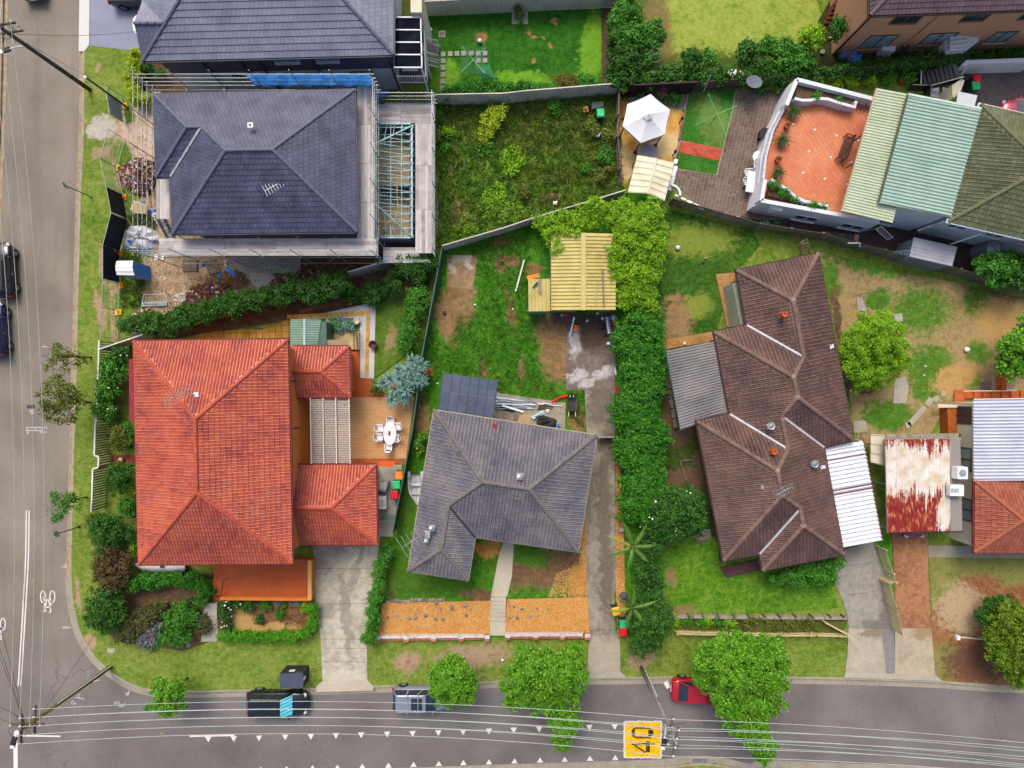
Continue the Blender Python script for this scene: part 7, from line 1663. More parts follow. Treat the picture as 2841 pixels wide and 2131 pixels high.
for(x,y,px,py,lb,n,sc_)in((295,838,258,880,'cycad in a clay pot by the upper planter of the terrace',22,1.05),(228,1062,175,1095,'yellowing cycad in a clay pot midway along the terrace rail',20,1.1),(178,1318,135,1345,'cycad in a clay pot nearest the lower planter',22,1.0),(228,962,218,980,'small leafy pot plant between two cycads',12,.45),(152,1222,148,1238,'small rounded pot plant above the lowest cycad',12,.5)):
 c=T(3,0,px,py,zt);root=Fb('potted_cycad' if sc_>.9 else 'pot_plant',lb,'pot plant',c,None)
 MB().lathe(c,[(.16,0),(.22,.36),(.25,.4),(.25,.46),(.2,.46),(.19,.4)],14).build('pot',Ge,root,True)
 for k in range(n):Jo('frond',CYF,root,c+Z3*(.55 if sc_>.9 else .45),Matrix.Rotation(k*2.399,3,'Z')@Matrix.Rotation(R.uniform(-.55,.25),3,'Y'),sc_*R.uniform(.9,1.1))
for(x,y,z,r,lb)in((450,735,2.25,.28,'small round plant in the upper terrace planter'),(630,760,2.2,.24,'wispy plant at the right of the upper planter'),(130,1430,2.25,.4,'leafy plant at the left of the lower planter'),(200,1475,2.25,.36,'leafy plant in the middle of the lower planter'),(280,1530,2.2,.25,'small plant right in the lower planter'),(420,1580,2.2,.4,'low trailing plant at the right end of the lower planter'),(495,1600,2.2,.3,'last trailing plant at the end of the lower planter')):
 p=T(3,0,x,y,z);Fm('planter_plant',lb,[((p.x,p.y,z),(r*1.2,r,r))],260,.11,Fp,Fd,'plant')
q=T(2,0,1205,700,.9);Gq('cordyline','purple spiky cordyline in a dark pot behind the gazebo',q,40,.65,.06,mat('purple_leaf',['#5a3a40','#7d545a','#946a6e'],2,.6,island=.6),stem_h=.75)
q=T(2,0,1203,760,0);tag(MB().lathe(q,[(.15,0),(.2,.3),(.24,.45),(.2,.5)],12).build('dark_pot',Ff,None,True),'dark glazed pot under the cordyline','pot')
for(x,y,r,lb)in((1265,745,.5,'leafy plant in grey gravel right of the cordyline'),(1330,765,.32,'small plant at the right of the grey gravel'),(1160,725,.4,'leafy plant left of the cordyline'),(1050,735,.35,'low plant beside the gazebo back corner')):p=T(2,0,x,y,.4);Fm('gravel_plant',lb,[((p.x,p.y,.35),(r,r,.35))],230,.13,Fp,Fd,'plant')
for(x,y,r,z,lb)in((140,650,.5,.5,'potted green plant left of the terrace beside the fence'),(40,690,.4,.3,'low yellow green plant by the courtyard fence'),(1150,590,.5,.6,'tall leafy pot plant right of the clipped bushes')):p=T(3,0,x,y,z);Fm('potted_shrub',lb,[((p.x,p.y,z),(r,r,r*.8))],230,.14,Fp,Fd,'plant')
for(x,y,s,lb)in((1095,635,.22,'tilted terracotta pot right of the clipped bushes'),(105,690,.16,'small terracotta pot by the courtyard fence'),(1188,650,.14,'tiny terracotta pot at the foot of the side stairs')):q=T(3,0,x,y,0);tag(MB().lathe(q,[(s*.7,0),(s,s*1.6),(s*1.1,s*1.7),(s*.9,s*1.7)],12).build('clay_pot',Ge,None,True),lb,'pot')
for(x,y,r,lb)in((40,350,.45,'blue green cabbage like plants along the side path'),(120,360,.4,'second clump of cabbage like plants'),(200,385,.35,'third clump of cabbage like plants by the brick edge')):p=T(3,1,x,y,.2);Fm('vegetable_plant',lb,[((p.x,p.y,.2),(r,r*.6,.25))],230,.16,Ks if 'blue' in lb else Fp,Fd,'plant',aspect=.8)
Ua=mat('grass_blade',['#2f6a10','#447f18','#5c9428','#7ca440'],.8,.8,island=.6,trans=.2);Lv=mat('rough_blade',['#44741a','#5f8e26','#7ea43c','#a2b05a'],.5,.8,island=.5,trans=.2)
Gp('long_grass',OVER,80000,.22,.018,Lv)
pl_=[(tuple(D(1060+0,260,.6)),(.75,1.1,.7)),(tuple(D(1075,245,.7)),(.7,.7,.7)),(tuple(D(1050,290,.5)),(.7,.6,.5))]
Fm('yellow_green_bush','bright yellow green bush in the overgrown yard',pl_,150,.13,Li,Fd,'bush',gap=.35)
Kw=Fj('weedy_leaf',['#5c8a1c','#76a228','#92b834'])
wd=[(T(1,0,1460,850,.3),.4,Fp,'leafy weed near the tyre by the cream fence'),(T(1,0,1520,1040,.3),.6,Gv,'bright weed patch left in the overgrown yard'),(T(1,0,1460,1110,.3),.5,Fp,'low weed patch at the left edge of the overgrown yard'),(T(1,0,1800,1130,.3),.8,Fp,'wide weed patch in the middle of the overgrown yard'),(T(1,0,1850,950,.4),.8,Kw,'golden weed patch below the bright bush'),(T(2,0,370,820,.4),.7,Fp,'round weed below the cream fence'),(T(2,0,690,990,.5),.6,Fs,'seeding tall weed beside the white chair'),(T(2,0,770,1030,.5),.7,Fs,'tall weed between white chair and paling fence'),(T(2,0,760,1180,.5),.8,Fp,'feathery weed by the paling fence'),(T(2,0,170,1470,.6),.7,Fs,'pale seeding shrub above the white line corner'),(T(2,0,620,1290,.3),.45,Fp,'bright weed in bare soil'),(T(2,0,100,1250,.3),1.2,Gv,'large bright weed patch in lower overgrown yard'),(T(2,0,740,1390,.4),.5,Fs,'seeding weed in the lower right of the overgrown yard'),(T(2,0,800,1310,.4),.45,Fs,'pale weed close to the paling fence'),(T(1,1,1800,180,.25),1.1,Kw,'broad yellow green weed patch in the lower left of the yard'),(T(1,1,1640,380,.3),1.0,Kw,'yellow green weed patch above the cream fence'),(T(1,1,1880,130,.3),1.0,Gv,'weed patch right of the broad yellow green one'),(T(2,1,60,260,.3),1.1,Kw,'yellow weed patch left of the red tipped bucket')]
for p,r,m_,lb in wd:Fm('weed',lb,[((p.x+R.uniform(-.5,.5)*r,p.y+R.uniform(-.5,.5)*r,p.z),(r*R.uniform(.5,.9),r*R.uniform(.5,.9),p.z*.6+.05))for _ in range(3)],110,.15,m_,Fd,'weed',gap=.35)
dirt=[(T(1,1,1600,800),1.5,2.6),(T(2,1,430,1230),2.0,3.0),(T(1,1,1470,1090),.9,1.8),(T(2,1,620,1500),2.3,3.4),(T(2,2,200,400),3.4,1.2)]
def Jw(q):
 k=np.ones(len(q),bool)
 for c,rx,ry in dirt:k&=((q[:,0]-c.x)/rx)**2+((q[:,1]-c.y)/ry)**2>1+NR.uniform(-.3,.5,len(q))
 return k
BACK=[D(960,550),D(1140,480),D(1150,600),D(1140,690),D(1215,690),D(1220,830),D(1215,870),D(1080,850),D(960,800),D(900,900),D(940,640)]
def Lr(name,poly,n,r,z,dens,size,m,holes=None):
 q=Gn(poly,n)
 if holes:q=q[holes(q)]
 o=Js(name,[((x,y,z*R.uniform(.5,1.2)),(r*R.uniform(.5,1.5),r*R.uniform(.5,1.5),z))for x,y in q],dens,size,m,zmin=.01,fill=.2,aspect=.35);o['kind']='stuff'
Lr('weed_growth',OVER,150,.38,.2,90,.13,Fj('weed_leaf',['#335c14','#4a7a1c','#668f2c','#8a9c44']));Lr('weed_growth',OVER,70,.5,.22,80,.13,Fj('weed_leaf_yellow',['#5c7a1c','#7a9428','#9aac3a']))
Lr('grass_tufts',BACK,170,.3,.08,120,.11,Ua,Jw)
Gp('lawn_grass',BACK,90000,.13,.014,Ua,mask=Jw)
Gp('lawn_grass',[T(2,2,480,240),T(2,2,610,230),T(2,2,610,520),T(2,2,480,420)],4500,.14,.014,Ua)
Gp('lawn_grass',[D(1000,900),D(1000,840),D(1100,850),D(1235,870),D(1200,850),D(1050,800)],2000,.12,.014,Ua)
Gp('strip_grass',[T(1,2,1130,1250),T(1,2,1250,1000),T(1,2,1195,1615),T(1,3,1640,225),T(1,3,1840,200),T(1,3,1820,340),T(1,3,1100,340)],14000,.08,.012,mat('lawn_blade',['#3a6a14','#4f8420','#68962e'],.8,.85,island=.5,trans=.2))
Gp('front_grass',TL(2,3,[(1230,-60),(1640,60),(2100,60),(2340,60),(2480,200),(2540,430),(1900,460),(1260,450)]),42000,.06,.011,mat('front_blade',['#4a7a1c','#62902a','#84a644'],.6,.85,island=.5,trans=.2))
Gp('yard_grass',TL(2,1,[(1240,260),(1900,400),(1780,680),(1600,800),(1640,1150),(1250,1210),(1180,900)]),42000,.06,.011,mat('back_blade',['#2f621a','#437a20','#5c902e'],.6,.85,island=.5,trans=.2))
Gp('mown_grass',DL([(928,60),(1298,40),(1298,190),(928,200)]),36000,.04,.01,mat('mown_blade',['#265812','#366e1a','#4a8226'],.6,.85,island=.5,trans=.2))
litter=mat('dry_litter',['#8a6a3c','#b08a50','#d0b07a','#6a5a34'],2,.9,island=.8)
for pl_,n in((TL(1,3,[(890,750),(1900,750),(1900,980),(930,1010)]),420),(TL(2,3,[(900,720),(1400,700),(1400,930),(950,930)]),300),(DL([(190,500),(240,500),(235,900),(180,1250),(165,1200)]),350),(DL([(250,1400),(690,1400),(690,1460),(330,1460)]),250),(BACK,500),(TL(2,2,[(610,560),(850,560),(850,1600),(630,1600)]),260),(DL([(1850,600),(2200,680),(2150,800),(1900,900)]),900)):Hs('leaf_litter',pl_,n,.1,litter,.1,up=.03)
site_=DL([(245,360),(335,260),(340,540),(740,570),(600,640),(480,670),(300,715),(245,700)])
Hs('site_debris',site_,800,.16,mat('debris',['#5a4438','#a08a78','#d8d0c4','#b09a70'],3,.9,island=.9),.04)
Gp('site_grass',TL(0,1,[(930,560),(1100,560),(1090,640),(1110,780),(1100,980),(930,980)]),6000,.2,.016,Lv);Gp('site_grass',TL(0,1,[(960,280),(1200,290),(1210,380),(1000,360),(950,400)]),2500,.25,.016,Lv)
Kc=mat('tyre_rubber',['#16161a','#232327'],4,.9);Qn=mat('alloy_rim',['#8d9196','#b6babf'],3,.35,metal=.7)
Qd=mat('car_glass',['#1a2430','#2c3a4a'],1.0,.06,spec=.7);Qf=mat('headlamp',['#c8d0d8','#e4eaf0'],2,.1);Ly=mat('tail_lamp',['#a01218','#c81e24'],2,.2)
def Gw(name,c,rough=.25):
 t=NT(name);t.set(rough,.15,.5);c0=C(c);t.color(t.ramp(t.noise(t.pos(),1.2,3),[(.3,tuple(x*.9 for x in c0[:3])+(1,)),(.7,c0)]));t.b.inputs['Coat Weight'].default_value=.6;t.b.inputs['Coat Roughness'].default_value=.08;return t.m
def car(label,x,y,z,ang,L,W,HH,Gz,wagon=False,shade=None,sunroof=False,rails=False,ute=False):
 root=Fb('parked_car',label,'car',(x,y,z),None);M_=Matrix.Rotation(ang,3,'Z');o=Vector((x,y,z))
 def X(a,b,c):return o+M_@Vector((a*L,b*W/2,c))
 st=[(-.5,.55,.42,.68),(-.487,.78,.34,.8),(-.46,.9,.26,.9),(-.4,.975,.22,.95),(-.2,1.0,.2,.96),(.1,1.0,.2,.95),(.25,.99,.2,.92),(.36,.95,.2,.87),(.425,.88,.24,.80),(.465,.76,.3,.72),(.488,.6,.34,.64),(.5,.4,.4,.58)]
 V=[];
 for(a,w,z0,z1)in st:
  for(b,c)in((-.9,z0),(-1,z0+.12),(-1.0,z0+.55*(z1-z0)),(-.95,z1-.06),(-.82,z1),(0,z1+.03),(.82,z1),(.95,z1-.06),(1.0,z0+.55*(z1-z0)),(1,z0+.12),(.9,z0)):V.append(X(a,b*w,c))
 n=11;fs=[(i*n+k,(i+1)*n+k,(i+1)*n+k+1,i*n+k+1)for i in range(len(st)-1)for k in range(n-1)]
 fs+=[tuple(range(n)),tuple(range((len(st)-1)*n,len(st)*n))[::-1]]+[(i*n,i*n+n-1,(i+1)*n+n-1,(i+1)*n)[::-1]for i in range(len(st)-1)]
 mb=MB();mb.add(V,fs);body=mb.build('body',Gz,root,True)
 r0=-.47 if wagon else-.40;r1=-.40 if wagon else-.24;f1,f0=.1,.27
 if ute:r0,r1,f1,f0=-.05,-.02,.12,.27
 zb,zt_=.93,HH;bw,tw=.9,.74
 B=[X(r0,-bw,zb),X(f0,-bw,zb-.03),X(f0,bw,zb-.03),X(r0,bw,zb)];Tp=[X(r1,-tw,zt_-.04),X(f1,-tw,zt_-.03),X(f1,tw,zt_-.03),X(r1,tw,zt_-.04)]
 mb=MB();mb.add(B+Tp,[(0,1,5,4),(1,2,6,5),(2,3,7,6),(3,0,4,7),(4,5,6,7)]);mb.build('cabin',Gz,root)
 mb=MB();ins_=[]
 for(a,b,c)in((r1,-tw,zt_-.035),(r1+.06,-tw*.9,zt_),(f1-.05,-tw*.9,zt_),(f1,-tw,zt_-.03),(f1,tw,zt_-.03),(f1-.05,tw*.9,zt_),(r1+.06,tw*.9,zt_),(r1,tw,zt_-.035)):ins_.append(X(a,b,c))
 mb.add(ins_,[(0,3,2,1),(1,2,5,6),(6,5,4,7),(3,4,5,2),(0,1,6,7)]);mb.build('roof',Gz,root,False)
 def glass(name,a,b,c,d,m=Qd,k=.1,lift=.014):
  cen=(a+b+c+d)/4;nn_=(b-a).cross(d-a).normalized();
  if nn_.dot(cen-o-Vector((0,0,.6)))<0:nn_=-nn_
  q=[p.lerp(cen,k)+nn_*lift for p in(a,b,c,d)];mb=MB();mb.quad(*q);return mb.build(name,m,root)
 glass('windscreen',B[1],B[2],Tp[2],Tp[1],shade or Qd,.07)
 glass('rear_window',B[3],B[0],Tp[0],Tp[3],k=.12)
 for s,(i,j)in((-1,(0,1)),(1,(3,2))):
  bl,br_,tl,tr=B[i],B[j],Tp[i],Tp[j];mids=((.0,.36),(.36,.7),(.7,1.0))if not ute else((0,.5),(.5,1))
  for u0,u1 in mids:glass('side_window',bl.lerp(br_,u0),bl.lerp(br_,u1),tl.lerp(tr,u1),tl.lerp(tr,u0),k=.13)
  for a_ in(-.31,.305):
   c=X(a_,s*1.0,.33);ax=M_@Vector((0,s,0));q=ax.to_track_quat('Z','X').to_matrix()
   MB().lathe(c,[(.37,-.06),(.37,.008),(.1,.009)],18,q).build('wheel_arch',Fy,root);w=MB().lathe(c,[(.2,-.2),(.32,-.2),(.335,-.1),(.335,.0),(.31,.04),(.22,.04)],18,q).build('wheel',Kc,root,True)
   mb=MB();mb.lathe(c,[(.22,.03),(.2,.045),(.05,.05)],10,q)
   for k in range(5):an=2*pi*k/5;mb.bar(c+q@Vector((0,0,.055)),c+q@Vector((math.cos(an)*.2,math.sin(an)*.2,.055)),.05,.02)
   mb.build('rim',Qn,w)
  MB().box(X(f0-.06,s*1.03,.98),(.12,.2,.12),ang).build('mirror',Gz,root)
  MB().box(X(.445,s*.68,.7),(.24,.3,.1),ang+s*-.5).build('headlight',Qf,root)
  MB().box(X(-.475,s*.78,.76),(.1,.26,.2),ang).build('taillight',Ly,root)
  MB().box(X(-.08,s*1.0,.74),(.16,.03,.03),ang).build('door_handle',Ff if not wagon else Qn,root)
  if rails:MB().bar(X(r1+.04,s*tw*.86,zt_+.03),X(f1-.04,s*tw*.86,zt_+.03),.03).build('roof_rail',Fe,root)
 if rails:
  for a_ in(-.2,-.02):MB().bar(X(a_,-.78,zt_+.07),X(a_,.78,zt_+.07),.05,.03).build('roof_bar',Fe,root)
 if sunroof:MB().quad(X(-.14,-.5,zt_+.006),X(.05,-.5,zt_+.006),X(.05,.5,zt_+.006),X(-.14,.5,zt_+.006)).build('sunroof',Qd,root)
 MB().box(X(.497,0,.5),(.06,W*.3,.14),ang).build('grille',Ff,root);MB().box(X(-.5,0,.55),(.04,.5,.12),ang).build('number_plate',Fa,root)
 if ute:
  mb=MB();mb.box(X(-.27,0,.97),(L*.4,W*.84,.05),ang);mb.build('tray_cover',Fy,root)
 return root
t=NT('striped_sunshade');t.set(.5,0,.3);sx=t.node('ShaderNodeSeparateXYZ');t.l.new(t.pos(),sx.inputs[0]);w_=t.math('SINE',t.math('MULTIPLY',t.math('ADD',sx.outputs[1],t.math('MULTIPLY',sx.outputs[0],-.25)),24));t.color(t.mix(t.smooth(w_,-.15,.15),C('#2fb8d8'),C('#8fe6f4')))
car('black car with striped turquoise windscreen shade parked by the left driveway',-18.05,-24.55,-.136,0,4.75,1.86,1.48,Gw('black_paint','#171a22'),True,t.m)
car('silver wagon with roof bars and sunroof under the small street tree',-7.0,-24.2,-.136,0,4.5,1.8,1.52,Gw('silver_paint','#8f97ab',.3),True,None,True,True)
car('red car half hidden under the largest street tree',14.45,-23.6,-.136,-.06,4.4,1.78,1.42,Gw('red_paint','#c80f24'))
car('black hatchback parked on the far side of the west street',-39.3,8.75,-.136,pi/2+.05,4.3,1.78,1.46,Gw('dark_paint','#1a1c22'),True)
car('dark blue car parked behind the black hatchback',-39.85,4.2,-.136,pi/2+.05,4.2,1.74,1.46,Gw('blue_paint','#18245c'),True)
car('charcoal utility vehicle on the sealed driveway of the slate house',-28.4,30.0,.0,.02,5.2,1.86,1.75,Gw('charcoal_paint','#30333a'),False,None,False,False,True)
car('dark grey car at the top edge of the west street',-37.0,31.8,-.136,pi/2,4.4,1.78,1.46,Gw('grey_paint','#4a4e58'))
car('dusty pink red car in the paved yard behind the mossy roof',39.6,20.95,.03,pi,4.3,1.75,1.45,Gw('faded_red_paint','#c44456'))
car('dark red car mostly under the rusty carport',30.8,-9.75,.02,-pi/2,4.2,1.72,1.42,Gw('maroon_paint','#a8384a'))
Lq=mat('grey_cable',['#a9b8b2','#c2d2cc'],3,.5);Hv=mat('black_cable',['#1e2024','#2c2e34'],3,.6);Uo=mat('insulator',['#d8dcd8','#f0f0ec'],3,.3)
def Qz(a,b,sag=.5,r=.016,m=None):
 a=Vector(a);b=Vector(b);pts=[a.lerp(b,i/14)-Z3*(sag*4*(i/14)*(1-i/14))for i in range(15)]
 return MB().tube(pts,r,5,False)
def Ui(root,a,b):
 MB().tube([a,a.lerp(b,.5)+Z3*.1,b],.04).build('lamp_arm',Fa,root);d=(b-a);d.z=0;d.normalize();ang=math.atan2(d.y,d.x)
 MB().box(b+d*.1,(.5,.28,.14),ang).build('lamp_head',Ff,root);MB().box(b+d*.42-Z3*.02,(.3,.26,.12),ang).build('lamp_lens',Fa,root)
PA=T(0,0,690,690);PA=Vector((PA.x,PA.y,0));PB=T(0,3,850,882);PC=T(2,3,1050,885)
hA,hB,hC=8.6,8.7,9.9
poles=[]
for(p,h,m,lb,r)in((PA,hA,Qo,'dark timber power pole at the top of the west street',.17),(PB,hB,La,'mossy timber power pole leaning over the street corner',.16),(PC,hC,Kx,'grey timber power pole beside the yellow speed patch',.15)):
 root=Fb('power_pole',lb,'power pole',p);MB().tube([p-Z3*.1,p+Z3*h*.5,p+Z3*h],[r,r*.88,r*.7],9).build('pole',m,root,True);poles.append(root)
armsB=[]
def arm(root,c,ang,L,z,npin):
 d=Vector((math.cos(ang),math.sin(ang),0));a,b=c-d*L/2+Z3*z,c+d*L/2+Z3*z
 MB().bar(a,b,.1,.11).build('crossarm',Gc,root);out=[]
 for k in range(npin):
  q=a.lerp(b,(k+.25)/(npin-.5));MB().lathe(q,[(.03,.05),(.06,.1),(.07,.16),(.03,.22)],8).build('insulator',Uo,root);out.append(q+Z3*.2)
 return out
angN=math.radians(88)
B_e1=arm(poles[1],PB+Vector((.06,.06,0)),angN,1.9,hB-.25,4);B_e2=arm(poles[1],PB,angN,1.9,hB-1.4,4)
B_n1=arm(poles[1],PB+Vector((0,.1,0)),.0,2.2,hB-.75,4)
C_w=arm(poles[2],PC,math.radians(78),1.9,hC-.3,4);C_l=arm(poles[2],PC,math.radians(78),1.9,hC-1.5,4)
A_s=arm(poles[0],PA,math.radians(8),2.4,hA-.3,4);A_l=arm(poles[0],PA,math.radians(8),2.0,hA-1.1,3)
cab=[]
for k in range(4):cab.append((B_n1[k],A_s[k],1.3))
for k in range(4):cab.append((B_e1[k],C_w[k],1.7));cab.append((B_e2[k],C_l[k],1.5))
far_p=Vector((52,PC.y-3.6,0))
for k in range(4):
 cab.append((C_w[k],far_p+Vector((0,(k-1.5)*.6,hC-.2)),1.3));cab.append((C_l[k],far_p+Vector((0,(k-1.5)*.55-.5,hC-1.4)),1.3))
cab.append((C_l[0]-Z3*.6,far_p+Vector((0,-1.4,hC-2.0)),1.2))
NAMES={}
cab=cab[:4]+sorted(cab[4:12],key=lambda q:-(q[0].y+q[1].y))+sorted(cab[12:],key=lambda q:-(q[0].y+q[1].y))
for i,(a,b,s)in enumerate(cab):
 o=Qz(a,b,s).build('power_line',Lq,None)
 seg='from the corner pole up the west street' if i<4 else('from the corner pole to the speed patch' if i<12 else 'east of the speed patch pole')
 j_=i if i<4 else((i-4)if i<12 else i-12);od=('first','second','third','fourth','fifth','sixth','seventh','eighth','ninth')[j_];tag(o,od+(' overhead line from the left ' if i<4 else ' overhead line from the kerb ')+seg.replace('between the ','between '),'power line','overhead power lines '+seg)
topA,topB,topC=PA+Z3*hA,PB+Z3*hB,PC+Z3*hC
for k,x in enumerate((-.5,.2,.8)):tag(Qz(A_s[k],PA+Vector((x,14,hA-.2)),.3).build('power_line',Lq,None),'pale overhead power line leaving the frame north of the top pole','power line','overhead power lines running north')
sd=[((topB-Z3*.6),T(0,3,-420,-240,6.5),'black service cable fanning from the corner pole to the far left'),((topB-Z3*.6),T(0,3,-420,-60,6.5),'second black service cable to the far left of the corner pole'),((topB-Z3*.6),T(0,3,-300,-300,6.5),'third black service cable to the far left of the corner pole'),((topB-Z3*1.6),T(0,3,750,590,4.6),'black service cable from the corner pole to the corner garden'),((topB-Z3*.9),T(0,3,-300,1100,7.0),'thin black cable leaving the corner pole to the left edge'),((topB-Z3*.4),T(0,3,-300,1240,7.0),'lowest black cable leaving the corner pole to the left edge'),(topA-Z3*1.0,T(0,0,715,610,6.2),'black service cable from top pole to the private house pole'),(topA-Z3*1.2,T(0,0,1060,240,5.6),'thin black service cable from top pole to the slate house'),(topC-Z3*2,T(2,3,700,250,3.2),'thin black service cable crossing the concrete driveway')]
for a,b,lb in sd:tag(Qz(a,b,.35,.012,Hv).build('service_cable',Hv,None),lb,'cable')
Ui(poles[0],PA+Z3*(hA-2.6),T(0,0,60,380,hA-2.4));Ui(poles[1],topB-Z3*.2,T(0,3,110,1440,hB+.1));Ui(poles[2],topC-Z3*2.6,T(2,3,1225,1450,hC-2.2))
MB().lathe(topB,[(.16,0),(.17,.05),(.02,.1)],10).build('pole_cap',Fa,poles[1])
MB().tube([PB+Vector((.13,.13,0)),PB+Vector((.12,.12,5.5))],.035).build('conduit',Fa,poles[1]);MB().tube([PC+Vector((.13,.1,0)),PC+Vector((.12,.1,4.5))],.03).build('conduit',Fa,poles[2])
for root,tp_,n in((poles[0],topA,6),(poles[1],topB,9),(poles[2],topC,5)):
 for k in range(n):
  a=tp_+Vector((R.uniform(-.9,.9),R.uniform(-.9,.9),-R.uniform(.2,1.5)));b=tp_+Vector((R.uniform(-1,1),R.uniform(-1,1),-R.uniform(.2,1.6)))
  MB().tube([a,a.lerp(b,.3)+Vector((R.uniform(-.3,.3),R.uniform(-.3,.3),.1)),a.lerp(b,.7)-Z3*.25,b],.014,5).build('jumper_cable',Hv,root)
pp=Fb('private_pole','slim grey private power pole standing at the building site corner','pole',T(0,0,985,830));q=T(0,0,985,830);MB().tube([q,q+Z3*4.6],.07,8).build('pole',Ff,pp);MB().lathe(q+Z3*4.6,[(.11,0),(.11,.06),(.03,.1)],8).build('cap',Fa,pp)
tag(Qz(q+Z3*4.55,T(0,0,1175,992,5.3),.05,.02).build('service_cable',Hv,None),'black cable from private pole to the unfinished house eave','cable')
for(c_,r_,bx_,by_,tx,ty,h,lb,m_)in((0,0,700,1512,488,1410,3.0,'slim street sign post with edge on grey plate on the west strip',Gi),(0,2,610,1275,415,1335,2.6,'dark street sign post near the corner of the west strip',Ff),(0,1,0,0,0,0,0,'',None)):
 if m_ is None:continue
 b=T(c_,r_,bx_,by_);s_=Fb('sign_post',lb,'sign post',b);MB().tube([b,b+Z3*h],.035).build('post',Ff,s_);MB().lathe(b,[(.1,0),(.1,.12),(.05,.16)],8).build('base',m_,s_);MB().box(b+Z3*(h-.25),(.05,.45,.5),.4).build('sign_plate',Fe,s_)
kio=Fb('kiosk_cabinet','dark slate electrical kiosk cabinet on the nature strip behind the black car','cabinet',T(1,3,340,960));kz=1.35
kt=[T(1,3,210,937,kz),T(1,3,387,935,kz),T(1,3,388,1046,kz),T(1,3,213,1047,kz)]
MB().prism(kt,0,kz-.06).build('body',mat('kiosk_dark',['#25282f','#30343c'],2,.5),kio);MB().prism([p+(p-(kt[0]+kt[2])/2)*.03 for p in kt],kz-.06,kz).build('lid',mat('kiosk_slate',['#444e5e','#505b6c'],2,.55),kio)
MB().box(kt[0].lerp(kt[1],.45)+Vector((0,.02,-.45)),(.4,.02,.3)).build('label',Fa,kio);MB().box(kt[1].lerp(kt[2],.45)+Vector((.02,0,-.3)),(.02,.25,.5)).build('label',Fa,kio)
for k in range(3):MB().box(kt[0].lerp(kt[1],.7+k*.1)+Vector((0,.02,-.2)),(.05,.02,.05)).build('hinge',Fe,kio)
pit=Fb('service_pit_lid','pale concrete service pit lid on the corner grass','pit lid',T(0,3,852,755));MB().prism(TL(0,3,[(828,740),(880,738),(884,765),(855,778),(824,768)]),0,.03).build('lid',Fv,pit)
tag(MB().lathe(T(0,3,1452,712),[(.18,0),(.2,.1),(.08,.3),(.03,.34)],10).build('garden_ornament',mat('grey_blue_ornament','#a0b4c0'),None,True),'small pale blue grey ornament at the garden edge','ornament')
tl=Fb('portable_toilet','portable toilet with white roof and bright blue walls on the building site','portable toilet',T(0,1,1050,720));zt2=2.1
tb_=[T(0,1,899,622,zt2),T(0,1,1020,620,zt2),T(0,1,1030,728,zt2),T(0,1,900,725,zt2)]
MB().prism(tb_,0,zt2).build('body',mat('toilet_blue',['#2f8af0','#46a0ff'],2,.5),tl)
c0=sum(tb_,Vector())/4
mb=MB();n=7
for i in range(n+1):
 f=i/n
 for p,q in((tb_[0],tb_[3]),(tb_[1],tb_[2])):v=p.lerp(q,f);v=v+(v-c0)*.05;mb.v.append((v.x,v.y,zt2+.14*math.sin(pi*f)+(.03 if i%2 else 0)))
mb.f=[(2*i,2*i+1,2*i+3,2*i+2)[::-1]for i in range(n)];mb.build('roof',Fa,tl)
for k in range(4):a=tb_[1].lerp(tb_[2],.1+k*.25);MB().bar((a.x+.01,a.y,.2),(a.x+.01,a.y,1.9),.05,.05).build('wall_rib',mat('toilet_rib','#4aa0f0'),tl)
MB().bar(tb_[3].lerp(tb_[2],.5)-Z3*1.1+Vector((0,-.01,0)),tb_[3].lerp(tb_[2],.5)-Z3*1.09+Vector((.01,-.01,0)),.02).build('latch',Ff,tl)
MB().prism([p+Vector((0,-.015,0))if k>1 else p.lerp(tb_[3-k],.985)for k,p in enumerate(tb_)],.05,1.95).build('door',mat('toilet_grey',['#9aa4b4','#b0b8c4'],2,.5),tl)
def Lb(label,c,lid,body,ang=.0,s=.56,h=1.0,group=None):
 root=Fb('wheelie_bin',label,'bin',c,group);M_=Matrix.Rotation(ang,3,'Z');c=Vector(c)
 def q(a,b,z):return c+M_@Vector((a*s,b*s,z))
 mb=MB();mb.add([q(-.38,-.4,.06),q(.38,-.4,.06),q(.38,.4,.06),q(-.38,.4,.06),q(-.5,-.55,h),q(.5,-.55,h),q(.5,.55,h),q(-.5,.55,h)],[(0,1,5,4),(1,2,6,5),(2,3,7,6),(3,0,4,7),(3,2,1,0),(4,5,6,7)]);mb.build('body',body,root)
 mb=MB();mb.add([q(-.53,-.6,h),q(.53,-.6,h),q(.53,.6,h),q(-.53,.6,h),q(-.44,-.45,h+.08),q(.44,-.45,h+.08),q(.44,.45,h+.06),q(-.44,.45,h+.06)],[(0,1,5,4),(1,2,6,5),(2,3,7,6),(3,0,4,7),(4,5,6,7)]);mb.build('lid',lid,root)
 MB().bar(q(-.45,.66,h+.01),q(.45,.66,h+.01),.05).build('handle',body,root)
 for s_ in(-.42,.42):MB().lathe(q(s_,.45,.1),[(.1,-.03),(.1,.03)],10,Matrix.Rotation(ang,3,'Z')@Matrix.Rotation(pi/2,3,'Y')).build('wheel',Kc,root)
Hy=mat('dark_green_bin',['#1f3a30','#2a4a3e'],2,.6)
Lb('green lidded bin in the overgrown yard',T(2,0,722,912),Gi,Hy,.05);Lb('yellow lidded bin under the lower palm',T(2,3,838,420),Go,Hy,.2);Lb('green lidded bin behind the yellow one under the palm',T(2,3,893,515),Gi,Hy);Lb('red lidded bin nearest the street under the palm',T(2,3,893,575),Ja,Hy)
Lb('red lidded bin beside the white wall in the paved yard',T(3,0,1612,655),Ja,Hy,.1);Lb('green lidded bin beside the red one in the paved yard',T(3,0,1605,705),Gi,Hy,.1)
